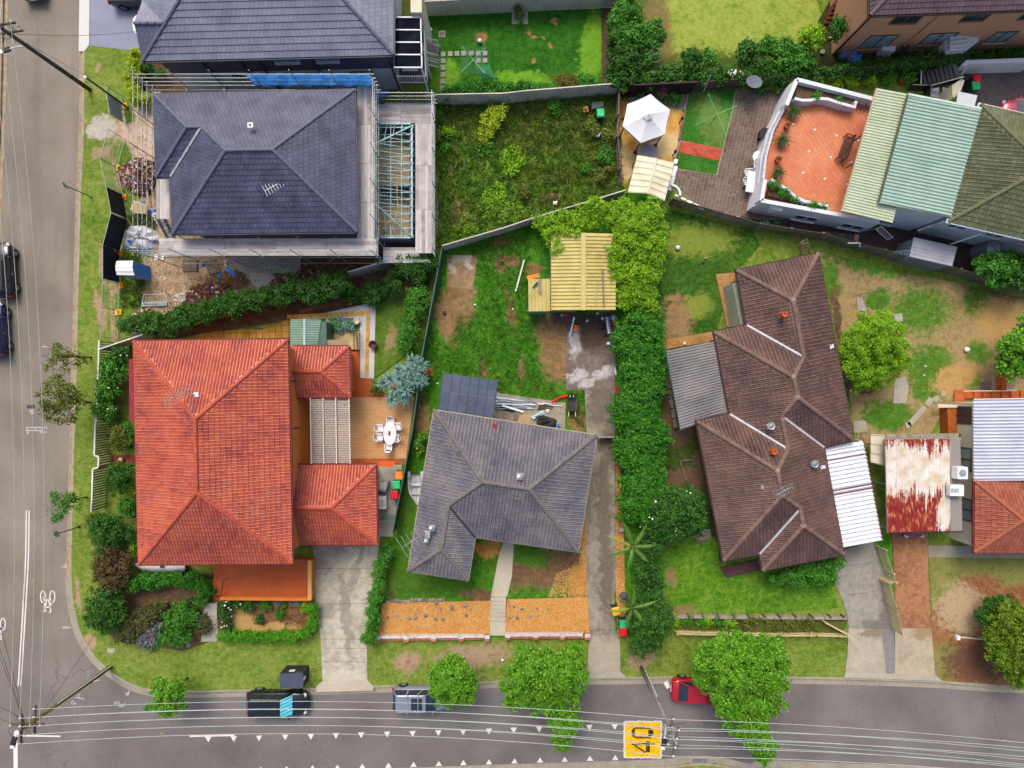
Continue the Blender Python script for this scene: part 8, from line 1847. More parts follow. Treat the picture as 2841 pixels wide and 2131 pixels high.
Lb('yellow lidded bin along the green fence by the south wing',T(1,2,1145,870),Fx,Hy);Lb('green lidded bin along the green fence by the south wing',T(1,2,1125,940),Gi,Hy);Lb('red lidded bin along the green fence by the south wing',T(1,2,1110,1015),Ja,Hy)
lb_=Fb('fallen_bin','grey wheelie bin lying on its side in the overgrown yard','bin',T(2,0,712,815));MB().prism(TL(2,0,[(668,795),(752,790),(757,825),(672,848)],.3),.02,.55).build('body',mat('grey_bin',['#4a5c60','#5a6e72'],2,.6),lb_);MB().bar(T(2,0,668,798,.55),T(2,0,672,845,.55),.08).build('rim',Ff,lb_)
ty=Fb('toy_car','orange and black toddler ride on toy in the overgrown yard','toy',T(2,0,622,842));MB().box(T(2,0,622,842,.3),(.36,.42,.24),.1).build('body',Fx,ty);MB().box(T(2,0,622,842,.46),(.22,.12,.1),.1).build('seat',Fy,ty)
for a,b in((-.2,-.16),(.2,-.16),(-.2,.16),(.2,.16)):MB().lathe(T(2,0,622,842,.12)+Vector((a,b,0)),[(.11,-.04),(.11,.04)],10,Matrix.Rotation(pi/2,3,'Y')).build('wheel',Fy,ty)
tag(MB().lathe(T(1,0,1483,808,.02),[(.16,0),(.3,.0),(.33,.1),(.3,.2),(.16,.2),(.15,.1)],16).build('old_tyre',Kc,None,True),'old tyre lying against the cream fence in the yard','tyre')
bk=Fb('bucket','red and white bucket lying in the weeds above the fence','bucket',T(2,0,383,1560));MB().lathe(T(2,0,375,1560,.16),[(.13,0),(.17,.36),(.15,.36),(.12,.04)],12,Matrix.Rotation(1.3,3,'Y')).build('body',Fa,bk);MB().lathe(T(2,0,375,1560,.16),[(.172,.3),(.178,.37),(.16,.37)],12,Matrix.Rotation(1.3,3,'Y')).build('rim',Ja,bk)
for(x0,y0,x1,y1,lb)in((1552,1292,1602,1202,'left pale stake lying in the overgrown yard'),(1623,1308,1638,1212,'right pale stake lying in the overgrown yard')):Fu('loose_stake',lb,T(1,0,x0,y0,.18),T(1,0,x1,y1,.2),.05,Fg,'stake')
def Lc(label,c,ang,m,group=None,s=1.0,name='garden_chair'):
 root=Fb(name,label,'chair',c,group);M_=Matrix.Rotation(ang,3,'Z');c=Vector(c)
 def q(a,b,z):return c+M_@Vector((a*s,b*s,z*s))
 mb=MB();mb.add([q(-.22,-.22,.42),q(.24,-.24,.44),q(.24,.24,.44),q(-.22,.22,.42),q(-.22,-.22,.45),q(.24,-.24,.47),q(.24,.24,.47),q(-.22,.22,.45)],[(4,5,6,7),(3,2,1,0),(0,1,5,4),(1,2,6,5),(2,3,7,6),(3,0,4,7)]);mb.build('seat',m,root)
 mb=MB()
 pts=[(-.22,-.24),(-.3,-.14),(-.32,0),(-.3,.14),(-.22,.24)]
 for i in range(4):(a,b),(a2,b2)=pts[i],pts[i+1];mb.quad(q(a,b,.47),q(a2,b2,.47),q(a2-.08,b2,.86),q(a-.08,b,.86));mb.quad(q(a-.03,b,.47),q(a-.11,b,.86),q(a2-.11,b2,.86),q(a2-.03,b2,.47));mb.quad(q(a-.08,b,.86),q(a2-.08,b2,.86),q(a2-.11,b2,.86),q(a-.11,b,.86))
 mb.build('backrest',m,root)
 for s_ in(-1,1):
  MB().bar(q(-.28,s_*.27,.66),q(.22,s_*.28,.64),.06,.03).build('armrest',m,root)
  for a in(-.2,.22):MB().bar(q(a*1.15,s_*.26,0),q(a,s_*.24,.62 if a>0 else .44),.04).build('leg',m,root)
 return root
ot=Fb('oval_table','white oval garden table in the brick courtyard','table',T(1,2,1055,560));mb=MB();c=T(1,2,1055,560,.72);n=24
mb.prism([c+Vector((math.cos(2*pi*k/n)*.5,math.sin(2*pi*k/n)*.9,0))for k in range(n)],.69,.73);mb.build('tabletop',Fa,ot)
for a,b in((-.28,-.55),(.28,-.55),(-.28,.55),(.28,.55)):MB().bar(Vector((c.x+a,c.y+b,0)),Vector((c.x+a,c.y+b,.7)),.06).build('leg',Fa,ot)
for dx,dy,m_,lb in((-.02,.12,Ja,'small dark red pot on the oval table'),(-.04,-.05,Fy,'small black pot on the oval table')):tag(MB().lathe(c+Vector((dx,dy,.01)),[(.06,0),(.08,.08),(.05,.12)],10).build('table_pot',m_,None),lb,'pot')
for(x,y,a,lb)in((993,515,0,'upper left chair at the oval table'),(988,585,0,'lower left chair at the oval table'),(1072,465,-pi/2,'chair at the north end of the oval table'),(1055,660,pi/2,'chair at the south end of the oval table'),(1125,502,pi,'upper right chair at the oval table'),(1112,592,pi,'lower right chair at the oval table')):Lc('white plastic '+lb,T(1,2,x,y,0),a,Fa,'chairs round the oval table')
ct=Fb('courtyard_table','white rectangular table against the white house in the grey courtyard','table',T(2,0,1890,1400));MB().prism([T(2,0,1870,1310,.73),T(2,0,1936,1318,.73),T(2,0,1915,1480,.73),T(2,0,1848,1470,.73)],.69,.73).build('tabletop',Fa,ct)
for x,y in((1875,1320),(1925,1325),(1905,1465),(1855,1460)):MB().bar(T(2,0,x,y,0),T(2,0,x,y,0)+Z3*.69,.06).build('leg',Fa,ct)
for(x,y,a,lb)in((1850,1345,0,'white chair at the upper left side of the courtyard table'),(1842,1412,0,'white chair at the lower left side of the courtyard table'),(1918,1285,-1.4,'white chair at the head of the courtyard table')):Lc(lb,T(2,0,x,y,0),a,Fa,None)
rt_=Fb('round_table','white round lattice table by the curved white parapet','table',T(3,0,15,1205));MB().lathe(T(3,0,15,1205,.7),[(.05,0),(.48,0),(.48,.03),(.05,.03)],20).build('tabletop',Fa,rt_);MB().tube([T(3,0,15,1205,0),T(3,0,15,1205,.7)],.05).build('pedestal',Fa,rt_)
Lc('white lattice chair below the round lattice table',T(3,0,12,1280),1.2,Fa)
Lc('upturned white plastic chair half lost in the overgrown grass',T(2,0,707,1042),1.0,Fa,None,.7)
wb=Fb('slatted_bench','dark brown slatted bench on the terracotta terrace','bench',T(3,0,655,1150,zt));Qy=mat('bench_wood',['#4a2c22','#5c3a2e'],3,.6)
ba,bb_=T(3,0,690,1065,zt),T(3,0,625,1238,zt);bd_=(bb_-ba).normalized();bs=Vector((-bd_.y,bd_.x,0))
if bs.x<0:bs=-bs
for k in range(6):MB().bar(ba-bs*(.3-k*.08)+Z3*.42,bb_-bs*(.3-k*.08)+Z3*.42,.06,.03).build('seat_slat',Qy,wb)
for k in range(4):MB().bar(ba+bs*(.16+k*.02)+Z3*(.52+k*.1),bb_+bs*(.16+k*.02)+Z3*(.52+k*.1),.03,.07).build('back_slat',Qy,wb)
for p in(ba,bb_):
 MB().bar(p-bs*.33+Z3*.64,p+bs*.22+Z3*.64,.07,.04).build('armrest',Qy,wb)
 for f in(-.3,.18):MB().bar(p+bs*f,p+bs*f+Z3*(.64 if f<0 else .92),.06).build('leg',Qy,wb)
gz_=Fb('gazebo','white six sided fabric gazebo on dark posts over the orange patio','gazebo',T(2,0,1090,930));zq=2.3
hx=TL(2,0,[(1120,722),(1270,842),(1230,1033),(1045,1097),(905,968),(942,800)],zq);ap_=sum(hx,Vector())/6;ap_.z=3.0
Qa=mat('white_canvas',['#e8e8ee','#f6f6fa'],.8,.9)
for k in range(6):
 a,b=hx[k],hx[(k+1)%6];mb=MB();n=5;rows=[]
 for i in range(n+1):
  f=i/n*.8;row=[]
  for j in range(5):
   g=j/4;p=a.lerp(b,g).lerp(ap_,f);p.z-=.07*math.sin(pi*f)*1.2+.05*math.sin(pi*g)*(1-f);row.append(p)
  rows.append(row)
 for i in range(n):
  for j in range(4):mb.quad(rows[i][j],rows[i][j+1],rows[i+1][j+1],rows[i+1][j])
 mb.build('canopy_panel',Qa,gz_,True)
 MB().quad(a,b,b-Z3*.18,a-Z3*.18).build('valance',Qa,gz_)
 p=a.lerp(ap_,.1);MB().tube([(p.x,p.y,0),(p.x,p.y,zq)],.05,8).build('post',Ff,gz_);MB().lathe((p.x,p.y,.02),[(.14,0),(.12,.1),(.06,.3)],8).build('post_base',Ff,gz_)
 MB().bar(a-Z3*.05,b-Z3*.05,.04).build('frame_bar',Ff,gz_)
cph=[ap_+(p-ap_)*.22 for p in hx]
mb=MB();ap2=ap_+Z3*.12
for k in range(6):a,b=cph[k],cph[(k+1)%6];a=Vector((a.x,a.y,2.86));b=Vector((b.x,b.y,2.86));mb.quad(a,b,ap2)
mb.build('vent_cap',Qa,gz_)
swing=Fb('swing_frame','timber lattice swing bench frame south of the gazebo','swing',T(2,0,1110,1100));
for k in range(3):MB().bar(T(2,0,1045+k*4,1105-k*9+10,.5+k*.3),T(2,0,1175,1065-k*9+10,.5+k*.3),.05).build('rail',Hf,swing)
for k in range(6):q=T(2,0,1047+k*25,1112-k*8,.3);MB().bar(q,q+Z3*.9,.03).build('baluster',Hf,swing)
rt2=Fb('patio_table','round grey table between the gazebo and the cream carport roof','table',T(2,0,1100,1185));MB().lathe(T(2,0,1100,1185,.7),[(.02,.0),(.8,.0),(.8,.04),(.02,.045)],22).build('tabletop',mat('mauve_grey_top',['#9c95a0','#aea7b0'],1.5,.5),rt2);MB().tube([T(2,0,1100,1185,0),T(2,0,1100,1185,.7)],.06).build('pedestal',Ff,rt2)
cs=Fb('cream_shelter','cream ribbed shelter roof south of the gazebo','shelter',T(2,0,1120,1360));za,zr_=2.2,2.45
Lx=mat('cream_sheet',['#cfc7a4','#e2dcbe','#ebe6cc'],.9,.6,fine=.2)
Jf(cs,T(2,0,1018,1190,za),T(2,0,945,1477,za),T(2,0,1098,1485,zr_),T(2,0,1165,1215,zr_),.42,.04,.84,Lx,square=True);Jf(cs,T(2,0,1165,1215,zr_),T(2,0,1098,1485,zr_),T(2,0,1228,1542,za),T(2,0,1302,1250,za),.42,.04,.84,Lx,square=True)
MB().bar(T(2,0,1165,1213,zr_+.05),T(2,0,1098,1487,zr_+.05),.14,.03).build('ridge_cap',Lx,cs)
for x,y in((1025,1200),(955,1470),(1220,1530),(1292,1258)):q=T(2,0,x,y,za);MB().tube([(q.x,q.y,0),(q.x,q.y,za-.02)],.05).build('post',Ff,cs)
ar=Fb('garden_arch','white curved arch and stepped blocks beside the cream shelter','arch',T(2,0,1300,1450))
pts=[T(2,0,1280+65*math.sin(f),1425+0+80*(1-math.cos(f))/1.0,1.4)for f in[i*pi/16 for i in range(9)]]
for a,b in zip(pts[:-1],pts[1:]):MB().bar(a,b,.16,.3).build('arch_segment',Fa,ar)
for k,(x,y)in enumerate(((1308,1245),(1300,1320),(1280,1400),(1270,1450))):q=T(2,0,x,y,1.0);MB().box(Vector((q.x,q.y,.6)),(.28,.8 if k in(1,2)else .34,1.2),-.3).build('block',Fa,ar)
for k in range(5):MB().bar(T(2,0,1305+k*46,1500+k*22,1.15),T(2,0,1345+k*46,1515+k*22,1.15),.16,.22).build('step_block',Fa,ar)
for(x,y,lb)in((1340,945,'black garden light on the timber edge near the gazebo'),(1288,1195,'black garden light by the cream shelter')):q=T(2,0,x,y);g_=Fb('garden_light',lb,'garden light',q);MB().tube([q,q+Z3*.7],.05).build('post',Fy,g_);MB().lathe(q+Z3*.7,[(.06,0),(.12,.06),(.12,.2),(.03,.26)],8).build('lantern',Fy,g_)
MBx=Fb('sleeper_edging','timber sleeper edging between the orange patio and the hoist lawn','edging',T(2,0,1375,900));
for a,b in(((1408,720),(1375,850)),((1385,850),(1340,1075)),((1345,1080),(1300,1240))):MB().bar(T(2,0,*a,.1),T(2,0,*b,.1),.16,.2).build('sleeper',Fg,MBx)
def Lu(label,c,ends,z,m,rings=7,r=.018):
 root=Fb('clothes_hoist',label,'clothes hoist',(c.x,c.y,0));top=Vector((c.x,c.y,z-.25));MB().tube([(c.x,c.y,0),top],.035).build('mast',m,root)
 for e in ends:MB().tube([top,Vector((e.x,e.y,z))],.026).build('arm',m,root)
 for k in range(rings):
  f=1-k*.1;P_=[top.lerp(e,f)for e in ends]
  for i in range(len(ends)):MB().tube([P_[i],P_[(i+1)%len(ends)]],.007 if r==.018 else r,4,False).build('line',m,root)
 return root
Uc=mat('green_hoist',['#5cb46a','#7cc886'],3,.5)
Lu('green rotary clothes hoist over the small lawn beside the grey courtyard',T(2,0,1635,875,1.7),TL(2,0,[(1562,718),(1785,810),(1700,1035),(1470,957)],1.9),1.9,Uc)
Lu('green rotary clothes hoist over the stepping pavers of the mown lawn',T(1,0,1695,458,1.7),TL(1,0,[(1612,357),(1790,364),(1786,563),(1597,558)],1.9),1.9,mat('pale_green_hoist',['#6ea890','#8ec0a8'],3,.5))
Lu('old broken clothes hoist on the dry yard',T(3,1,875,857,1.6),TL(3,1,[(785,668),(1045,803),(750,888)],1.8),1.8,Fg,3)
tag(MB().quad(T(1,0,1740,545,1.5),T(1,0,1815,485,1.4),T(1,0,1862,600,.9),T(1,0,1775,632,.9)).build('green_towel',mat('green_towel_mat',['#3f9050','#4ea060'],2,.95)),'green sheet hanging from the pale hoist on the mown lawn','sheet')
Qm=mat('grey_stepping',['#9a948e','#b2aca6'],1.5,.9,.2,island=.4)
sv=Fb('stepping_pavers','L shaped line of grey square stepping pavers across the mown lawn','pavers',T(1,0,1460,560))
sm=MB().box((0,0,.03),(.36,.36,.06)).mesh('paver',Qm)
for x,y in((1464,418),(1519,415),(1571,413),(1622,412),(1680,411),(1734,411),(1786,411),(1464,470),(1463,523),(1462,576),(1460,627),(1458,679),(1735,466),(1786,466)):Jo('paver',sm,sv,T(1,0,x,y,.02),R.uniform(-.04,.04))
gt=Fb('drain_grate','square grey drain grate in the mown lawn','grate',T(1,0,1456,262));MB().box(T(1,0,1456,262,.03),(.5,.5,.05)).build('frame',Fv,gt)
for k in range(6):MB().box(T(1,0,1440+k*6.5,262,.065),(.04,.34,.02)).build('bar',Ff,gt)
tag(MB().lathe(T(1,0,1746,322,.1),[(.05,0),(.14,.03),(.18,.12),(.14,.24),(.04,.29)],14).build('white_ball',Fa,None,True),'white ball on the mown lawn above the hoist','ball')
tag(MB().lathe(T(1,0,1365,230,.02),[(.06,0),(.15,0),(.16,.08),(.08,.1)],14).build('white_ring',Fa),'white ring shaped pipe end by the grey house wall','pipe end')
tk=Fb('water_tank','grey corrugated water tank lying beside the white wall','water tank',T(3,1,1700,540));Ux=mat('tank_steel',['#8f95a0','#a6acb6'],2,.4,metal=.3)
q=T(3,1,1690,560);mb=MB();mb.lathe(q,[(.62,0)]+[(.62+(.02 if k%2 else 0),k*.09)for k in range(1,20)]+[(.5,1.82),(.1,1.9)],20);mb.build('tank',Ux,tk,True);MB().lathe(q+Z3*1.86,[(.2,0),(.2,.1),(.05,.12)],14).build('lid',Fe,tk)
ms=Fb('metal_shed','grey ribbed metal shed roof beside the paling fence','shed',T(3,1,1360,560));zs_=2.0
s4=[T(3,1,1203,437,zs_),T(3,1,1538,512,zs_),T(3,1,1497,662,zs_),T(3,1,1168,587,zs_)]
Jf(ms,s4[0],s4[3],s4[2],s4[1],.24,.035,.9,mat('shed_sheet',['#a8a8b2','#bcbcc6'],1,.5),square=True);MB().prism([s4[k]+(sum(s4,Vector())/4-s4[k])*.06 for k in range(4)],0,zs_-.08).build('wall',mat('shed_wall_grey',['#7c8494','#8e96a6'],1,.5),ms)
ld=Fb('ladder','pale blue extension ladder leaning on the metal shed','ladder',T(3,1,1010,570));Uf=mat('blue_ladder',['#8ab4d8','#a4cae8'],3,.5);la,lb2,lc,ldd=T(3,1,1005,555,.2),T(3,1,1215,535,2.1),T(3,1,1025,590,.2),T(3,1,1212,562,2.1)
MB().bar(la,lb2,.06).build('rail',Uf,ld);MB().bar(lc,ldd,.06).build('rail',Uf,ld)
for k in range(9):MB().bar(la.lerp(lb2,(k+.5)/9),lc.lerp(ldd,(k+.5)/9),.045).build('rung',Uf,ld)
gate=Fb('metal_gate','white barred gate leaning by the white house','gate',T(3,1,975,410));g4=[T(3,1,912,375,1.1),T(3,1,955,355,1.1),T(3,1,1045,440,.2),T(3,1,1000,458,.2)]
for k in range(4):MB().bar(g4[k],g4[(k+1)%4],.05).build('frame',Fa,gate)
for k in range(8):MB().bar(g4[0].lerp(g4[3],(k+.5)/8),g4[1].lerp(g4[2],(k+.5)/8),.03).build('bar',Fa,gate)
pl2=Fb('timber_lean_to','dark plank covered lean-to edged with brick by the side path','lean-to',T(3,1,650,430));
for k in range(9):MB().prism(TL(3,1,[(535+k*24,390+k*3),(557+k*24,393+k*3),(552+k*24,450+k*3),(528+k*24,446+k*3)],.8),.75,.8).build('plank',Gc,pl2)
MB().prism(TL(3,1,[(752,415),(785,420),(775,478),(745,472)],.8),0,.82).build('brick_edge',Gg,pl2)
tag(MB().tube([T(3,1,698,483,1.7),T(3,1,790,482,1.7)],.06).tube([T(3,1,790,482,1.7),T(3,1,788,510,1.4)],.06).build('white_pipe',Fa),'white elbow pipe resting on the paling fence','pipe')
tg=Fb('timber_gate','small grey timber gate and trellis by the paling fence','gate',T(3,1,370,500));
for k in range(6):MB().bar(T(3,1,330,490+k*14,1.2-k*.2),T(3,1,400,480+k*16,1.2-k*.2),.05).build('rail',Fg,tg)
for a,b in(((320,495),(345,570)),((385,455),(408,570)),((335,480),(420,425))):MB().bar(T(3,1,*a,1.3),T(3,1,*b,.2),.07).build('stile',Fg,tg)
w2=Ft('paved_yard',TL(3,0,[(1540,530),(2200,500),(2200,900),(1700,860),(1560,700)]),mat('dark_paver_joint',['#4a4240','#5a5250'],2));Jr(w2,TL(3,0,[(1620,550),(2150,525),(2150,880),(1720,840),(1690,720)]),zl[0],-.1,.23,.23,.012,.012,mat('plum_paver',['#5c5050','#6c6060','#7a6e6c'],.5,.9,.2,island=.4),'paver',.5)
tag(MB().prism([T(3,0,1525,535,1.0),T(3,0,1605,462,1.6),T(3,0,2150,442,1.6),T(3,0,2150,475,1.6),T(3,0,1625,490,1.6),T(3,0,1550,545,1.0)],0,1.6).build('white_boundary_wall',Fw),'white rendered boundary wall along the paved yard at the top right','wall')
ss=Fb('side_stairs','dark steel side stairs with grey treads beside the white house','stair',T(3,0,1400,600))
for k in range(8):MB().box(T(3,0,1290+k*34,605-k*9,.15+k*.17),(.32,1.1,.06),.25).build('tread',mat('grey_tread',['#6a6468','#7a7478'],2),ss)
for a,b in(((1262,545),(1258,655)),((1258,655),(1340,655)),((1340,655),(1590,590)),((1200,650),(1340,655)),((1340,655),(1335,745))):
 A_,B_=T(3,0,*a,1.1),T(3,0,*b,1.1 if a[0]<1340 else 2.2);MB().bar(A_,B_,.05).build('handrail',Fa if a[0]in(1262,)else Fe,ss);MB().quad(A_-Z3*.05,B_-Z3*.05,B_-Z3*.9,A_-Z3*.9).build('rail_panel',Ff,ss)
for k in range(9):MB().bar(T(3,0,1550+k*8,600-k*13,2.0),T(3,0,1565+k*8,600-k*13,1.2),.03).build('baluster',Fa,ss)
ws=Fb('white_awning','white ribbed awning beside the green and red lidded bins','awning',T(3,0,1610,760));Jf(ws,T(3,0,1545,703,2.6),T(3,0,1690,732,2.6),T(3,0,1668,815,2.4),T(3,0,1530,790,2.4),.2,.06,.8,Qg,square=True);
for p in((1550,712),(1680,738)):q=T(3,0,*p,2.5);MB().tube([(q.x,q.y,0),(q.x,q.y,2.5)],.04).build('post',Fa,ws)
for k,(x,y)in enumerate(((1370,705),(1450,715))):pt_=Fb('pale_pallet_stack',('left' if k==0 else 'right')+' stack of pale slats under the side stairs','stack',T(3,0,x,y));[MB().box(T(3,0,x,y-30+j*16,.3+j*.02),(.55,.16,.08),-.3).build('slat',Fa,pt_)for j in range(5)]
tag(MB().prism([T(3,0,1590,590,2.2),T(3,0,1618,600,2.2),T(3,0,1580,705,2.2),T(3,0,1480,770,1.6),T(3,0,1490,660,1.8)],0,1.9).build('stair_wall',Fo),'cream wedge shaped stair wall beside the bins','wall')
wsd=Fb('white_side_shed','small white metal shed with pitched roof against the brick house','shed',T(3,0,1560,340));zz_=1.9
p4=[T(3,0,1480,265,zz_),T(3,0,1612,240,zz_),T(3,0,1612,385,zz_),T(3,0,1478,392,zz_)];q4=[T(3,0,1710,260,zz_-.25),T(3,0,1702,318,zz_-.25)]
Jf(wsd,p4[0],p4[3],p4[2],p4[1],.3,.04,.9,Qg,square=True);MB().quad(p4[2],q4[1],q4[0],p4[1]).build('roof_slope',Fw,wsd);MB().prism([p4[0],q4[0],q4[1],p4[2],p4[3]],0,zz_-.3).build('wall',Fw,wsd)
MB().prism([T(3,0,1350,410,.8),T(3,0,1470,300,zz_-.1),T(3,0,1470,392,zz_-.1)],0,1.2).build('lean_to',Fo,wsd)
ac3=Fb('air_conditioner','white air conditioner on the ground below the brick house windows','air conditioner',T(3,0,975,410));MB().box(T(3,0,990,385,.5),(1.0,.5,.75),-.1).build('casing',Fa,ac3);MB().lathe(T(3,0,985,412,.45)+Vector((0,-.3,0)),[(.25,0),(.25,.03),(.05,.04)],14,Matrix.Rotation(pi/2,3,'X')).build('fan_grille',Fe,ac3)
tb3=Fb('blue_tub','blue plastic tub below the brick house','tub',T(3,0,768,440));MB().prism(TL(3,0,[(735,415),(808,412),(800,465),(732,468)],.45),0,.4).build('tub',Gh,tb3)
mb=MB();c=T(3,0,690,425,0)
for k in range(9):mb.lathe(c+Vector((R.uniform(-.5,.5),R.uniform(-.4,.4),0)),[(.3,0),(.28,.3),(.14,.55+R.uniform(-.1,.1)),(.02,.6)],8)
tag(mb.build('grey_tarp',mat('grey_tarp_mat',['#6c7688','#848ea0'],2,.7,.4,6),None,True),'crumpled blue grey tarpaulin heap below the brick house','tarpaulin')
tag(MB().lathe(T(3,0,1740,300,.02),[(.3,0),(.45,.02),(.48,.2),(.44,.2),(.4,.06)],16).build('blue_pool',Gh),'blue paddling tub beside the white side shed','tub')
bbq=Fb('barbecue','dark barbecue beside the air conditioner of the brick house','barbecue',T(3,0,1120,385));MB().lathe(T(3,0,1122,370,.6),[(.1,0),(.3,.1),(.32,.25),(.2,.4),(.03,.45)],12).build('kettle',Ff,bbq)
for k in range(3):q=T(3,0,1122,370,.65);MB().tube([q+Vector((math.cos(k*2.1)*.15,math.sin(k*2.1)*.15,0)),Vector((q.x+math.cos(k*2.1)*.32,q.y+math.sin(k*2.1)*.32,0))],.02).build('leg',Ff,bbq)
for(x,y,lb)in((555,290,'upper grey concrete ring by the brick steps'),(495,405,'lower grey concrete ring near the creeper hedge')):tag(MB().lathe(T(3,0,x,y,.02),[(.08,.2),(.08,0),(.17,0),(.18,.22)],14).build('concrete_ring',Fv),lb,'ring')
sd_=Fb('satellite_dish','grey round dish leaning at the courtyard fence corner','dish',T(2,0,1910,640));MB().lathe(T(2,0,1910,640,1.5),[(.05,.0),(.35,.05),(.6,.16),(.58,.17),(.05,.04)],18,Matrix.Rotation(-.3,3,'X')).build('reflector',mat('dish_grey','#6e7480'),sd_);MB().tube([T(2,0,1905,690,0),T(2,0,1910,640,1.5)],.04).build('post',Ff,sd_)
tag(MB().box(T(3,0,50,1032,.5),(.55,.62,.9),-.2).box(T(3,0,50,1032,.98),(.6,.68,.06),-.2).build('black_cabinet',Fy),'black cabinet against the curved white parapet','cabinet')
tag(MB().tube([T(2,0,1525,705,1.2),T(2,0,1582,580,2.6)],.035).build('metal_prop',Fe),'thin metal prop leaning over the dark paling fence','prop')
dh=Fb('dinghy','pale grey dinghy hull resting beside the west wall of the grey house','boat',T(1,2,1250,980));Un=mat('dinghy_grey',['#a9aeb4','#c2c7cc','#d6dade'],1.5,.5,.1)
bw_=[(.0,58),(.1,60),(.25,60),(.45,57),(.65,46),(.82,27),(.95,8),(1.0,2)]
mb=MB();V=[];cx0,cy0_,cy1=1252,868,1112
for f,w in bw_:
 y=cy0_+(cy1-cy0_)*f;x=cx0+(10 if f>.8 else 0)
 for s,z in((-1,.5),(-.82,.52),(-.7,.16),(0,.06),(.7,.16),(.82,.52),(1,.5)):V.append(T(1,2,x+s*w,y,z+(.12 if f>.7 else 0)))
n=7;mb.add(V,[(i*n+k,i*n+k+1,(i+1)*n+k+1,(i+1)*n+k)for i in range(len(bw_)-1)for k in range(n-1)]);mb.add([p-Z3*.12-Vector((0,0,0))for p in V[0:7]],[(0,1,2,3,4,5,6)]);mb.build('hull',Un,dh,True)
for f,s in((.0,-1),(.0,1)):MB().tube([T(1,2,cx0+s*50,852,.5),T(1,2,cx0+s*52,900,.55)],.13,8).build('sponson',Un,dh)
for f in(.35,.62):y=cy0_+(cy1-cy0_)*f;MB().bar(T(1,2,cx0-45+f*14,y,.4),T(1,2,cx0+45-f*14,y,.4),.2,.04).build('thwart',Un,dh)
MB().bar(T(1,2,cx0,890,.14),T(1,2,cx0+6,1085,.2),.06,.06).build('keel_strip',Fe,dh)
cb=Fb('covered_boat','boat under a grey white cover beside the red house front hedge','boat',T(0,2,1240,1590));mb=MB();V=[]
for f,w in((0,4),(.08,22),(.2,38),(.4,46),(.7,46),(.95,42),(1.0,36)):
 x=1018+400*f;yc=1560+22*min(1,f*4)
 for s,z in((-1,.5),(-.6,.95),(0,1.1),(.6,.95),(1,.5)):V.append(T(0,2,x,yc+s*w,z-.3*(f<.05)))
n=5;mb.add(V,[(i*n+k,(i+1)*n+k,(i+1)*n+k+1,i*n+k+1)for i in range(6)for k in range(n-1)]);mb.build('cover',mat('boat_cover',['#b4b2b0','#d6d4d0'],2,.8,.4,8),cb,True)
MB().prism([T(0,2,1040,1575,.5),T(0,2,1120,1540,.5),T(0,2,1410,1545,.5),T(0,2,1410,1615,.5),T(0,2,1110,1612,.5)],.1,.5).build('hull',Fe,cb)
MB().box(T(0,2,1245,1580,1.15),(.3,.16,.1),.5).build('cover_fitting',Ff,cb)
wbw=Fb('wheelbarrow','dark grey wheelbarrow standing beside the patio slab','wheelbarrow',T(2,2,515,350));q=T(2,2,517,345,.45);mb=MB()
mb.add([q+Vector((-.24,.3,0)),q+Vector((.24,.3,0)),q+Vector((.2,-.22,-.02)),q+Vector((-.2,-.22,-.02)),q+Vector((-.38,.62,.18)),q+Vector((.38,.62,.18)),q+Vector((.36,-.42,.22)),q+Vector((-.36,-.42,.22))],[(3,2,1,0),(0,1,5,4),(1,2,6,5),(2,3,7,6),(3,0,4,7),(0,1,2,3),(4,5,1,0),(5,6,2,1),(6,7,3,2),(7,4,0,3)]);mb.build('tray',mat('barrow_grey',['#55524e','#68645f'],2,.6),wbw)
for s in(-1,1):MB().tube([q+Vector((s*.12,.75,-.2)),q+Vector((s*.26,-.3,.0)),q+Vector((s*.26,-.85,.12))],.025).build('handle',Fa,wbw);MB().tube([q+Vector((s*.24,-.3,0)),q+Vector((s*.24,-.42,-.43))],.02).build('leg',Fe,wbw)
MB().lathe(q+Vector((0,.78,-.22)),[(.05,-.05),(.2,-.05),(.2,.05),(.05,.05)],14,Matrix.Rotation(pi/2,3,'Y')).build('wheel',Kc,wbw)
tag(MB().tube([T(2,2,362,330,.12),T(2,2,385,308,.14),T(2,2,425,285,.16),T(2,2,482,272,.14)],.1,6).build('red_slide',Ja),'curved red plastic strip lying on the grass beside the patio slab','strip')
Qt=[mat('steel_blue_tube',['#7a98b0','#94b0c4'],3,.4,metal=.4),Fa,Fe]
for k in range(13):
 y0=272+k*8;lb='loose pale metal tube in the heap beside the dark awning'
 a,b=T(2,2,-70+R.uniform(-30,30),y0+R.uniform(-6,6),.15+R.uniform(0,.12)),T(2,2,R.uniform(130,260),310+k*5+R.uniform(-8,14),.12+R.uniform(0,.1));tag(MB().bar(a,b,.07,.06).build('loose_tube',Qt[k%3]),lb,'tube','loose metal tubes beside the dark awning')
Fu('white_board','long white board across the tube heap',T(2,2,-20,345,.3),T(2,2,145,395,.3),.14,Fa,'board');Fu('blue_board','dark blue edged board beside the dark awning',T(2,2,-40,355,.22),T(2,2,60,352,.2),.2,mat('deep_blue','#1a2a80'),'board')
for(x,y,x2,y2,lb)in((255,335,440,352,'right bent white pipe on the patio slab'),(250,330,380,335,'upper bent white pipe on the patio slab'),(300,318,312,342,'short upright white pipe on the patio slab')):tag(MB().tube([T(2,2,x,y,.12),T(2,2,x2,y2,.12),T(2,2,x2+4,y2-14,.12)],.035).build('bent_pipe',Fa),lb,'pipe')
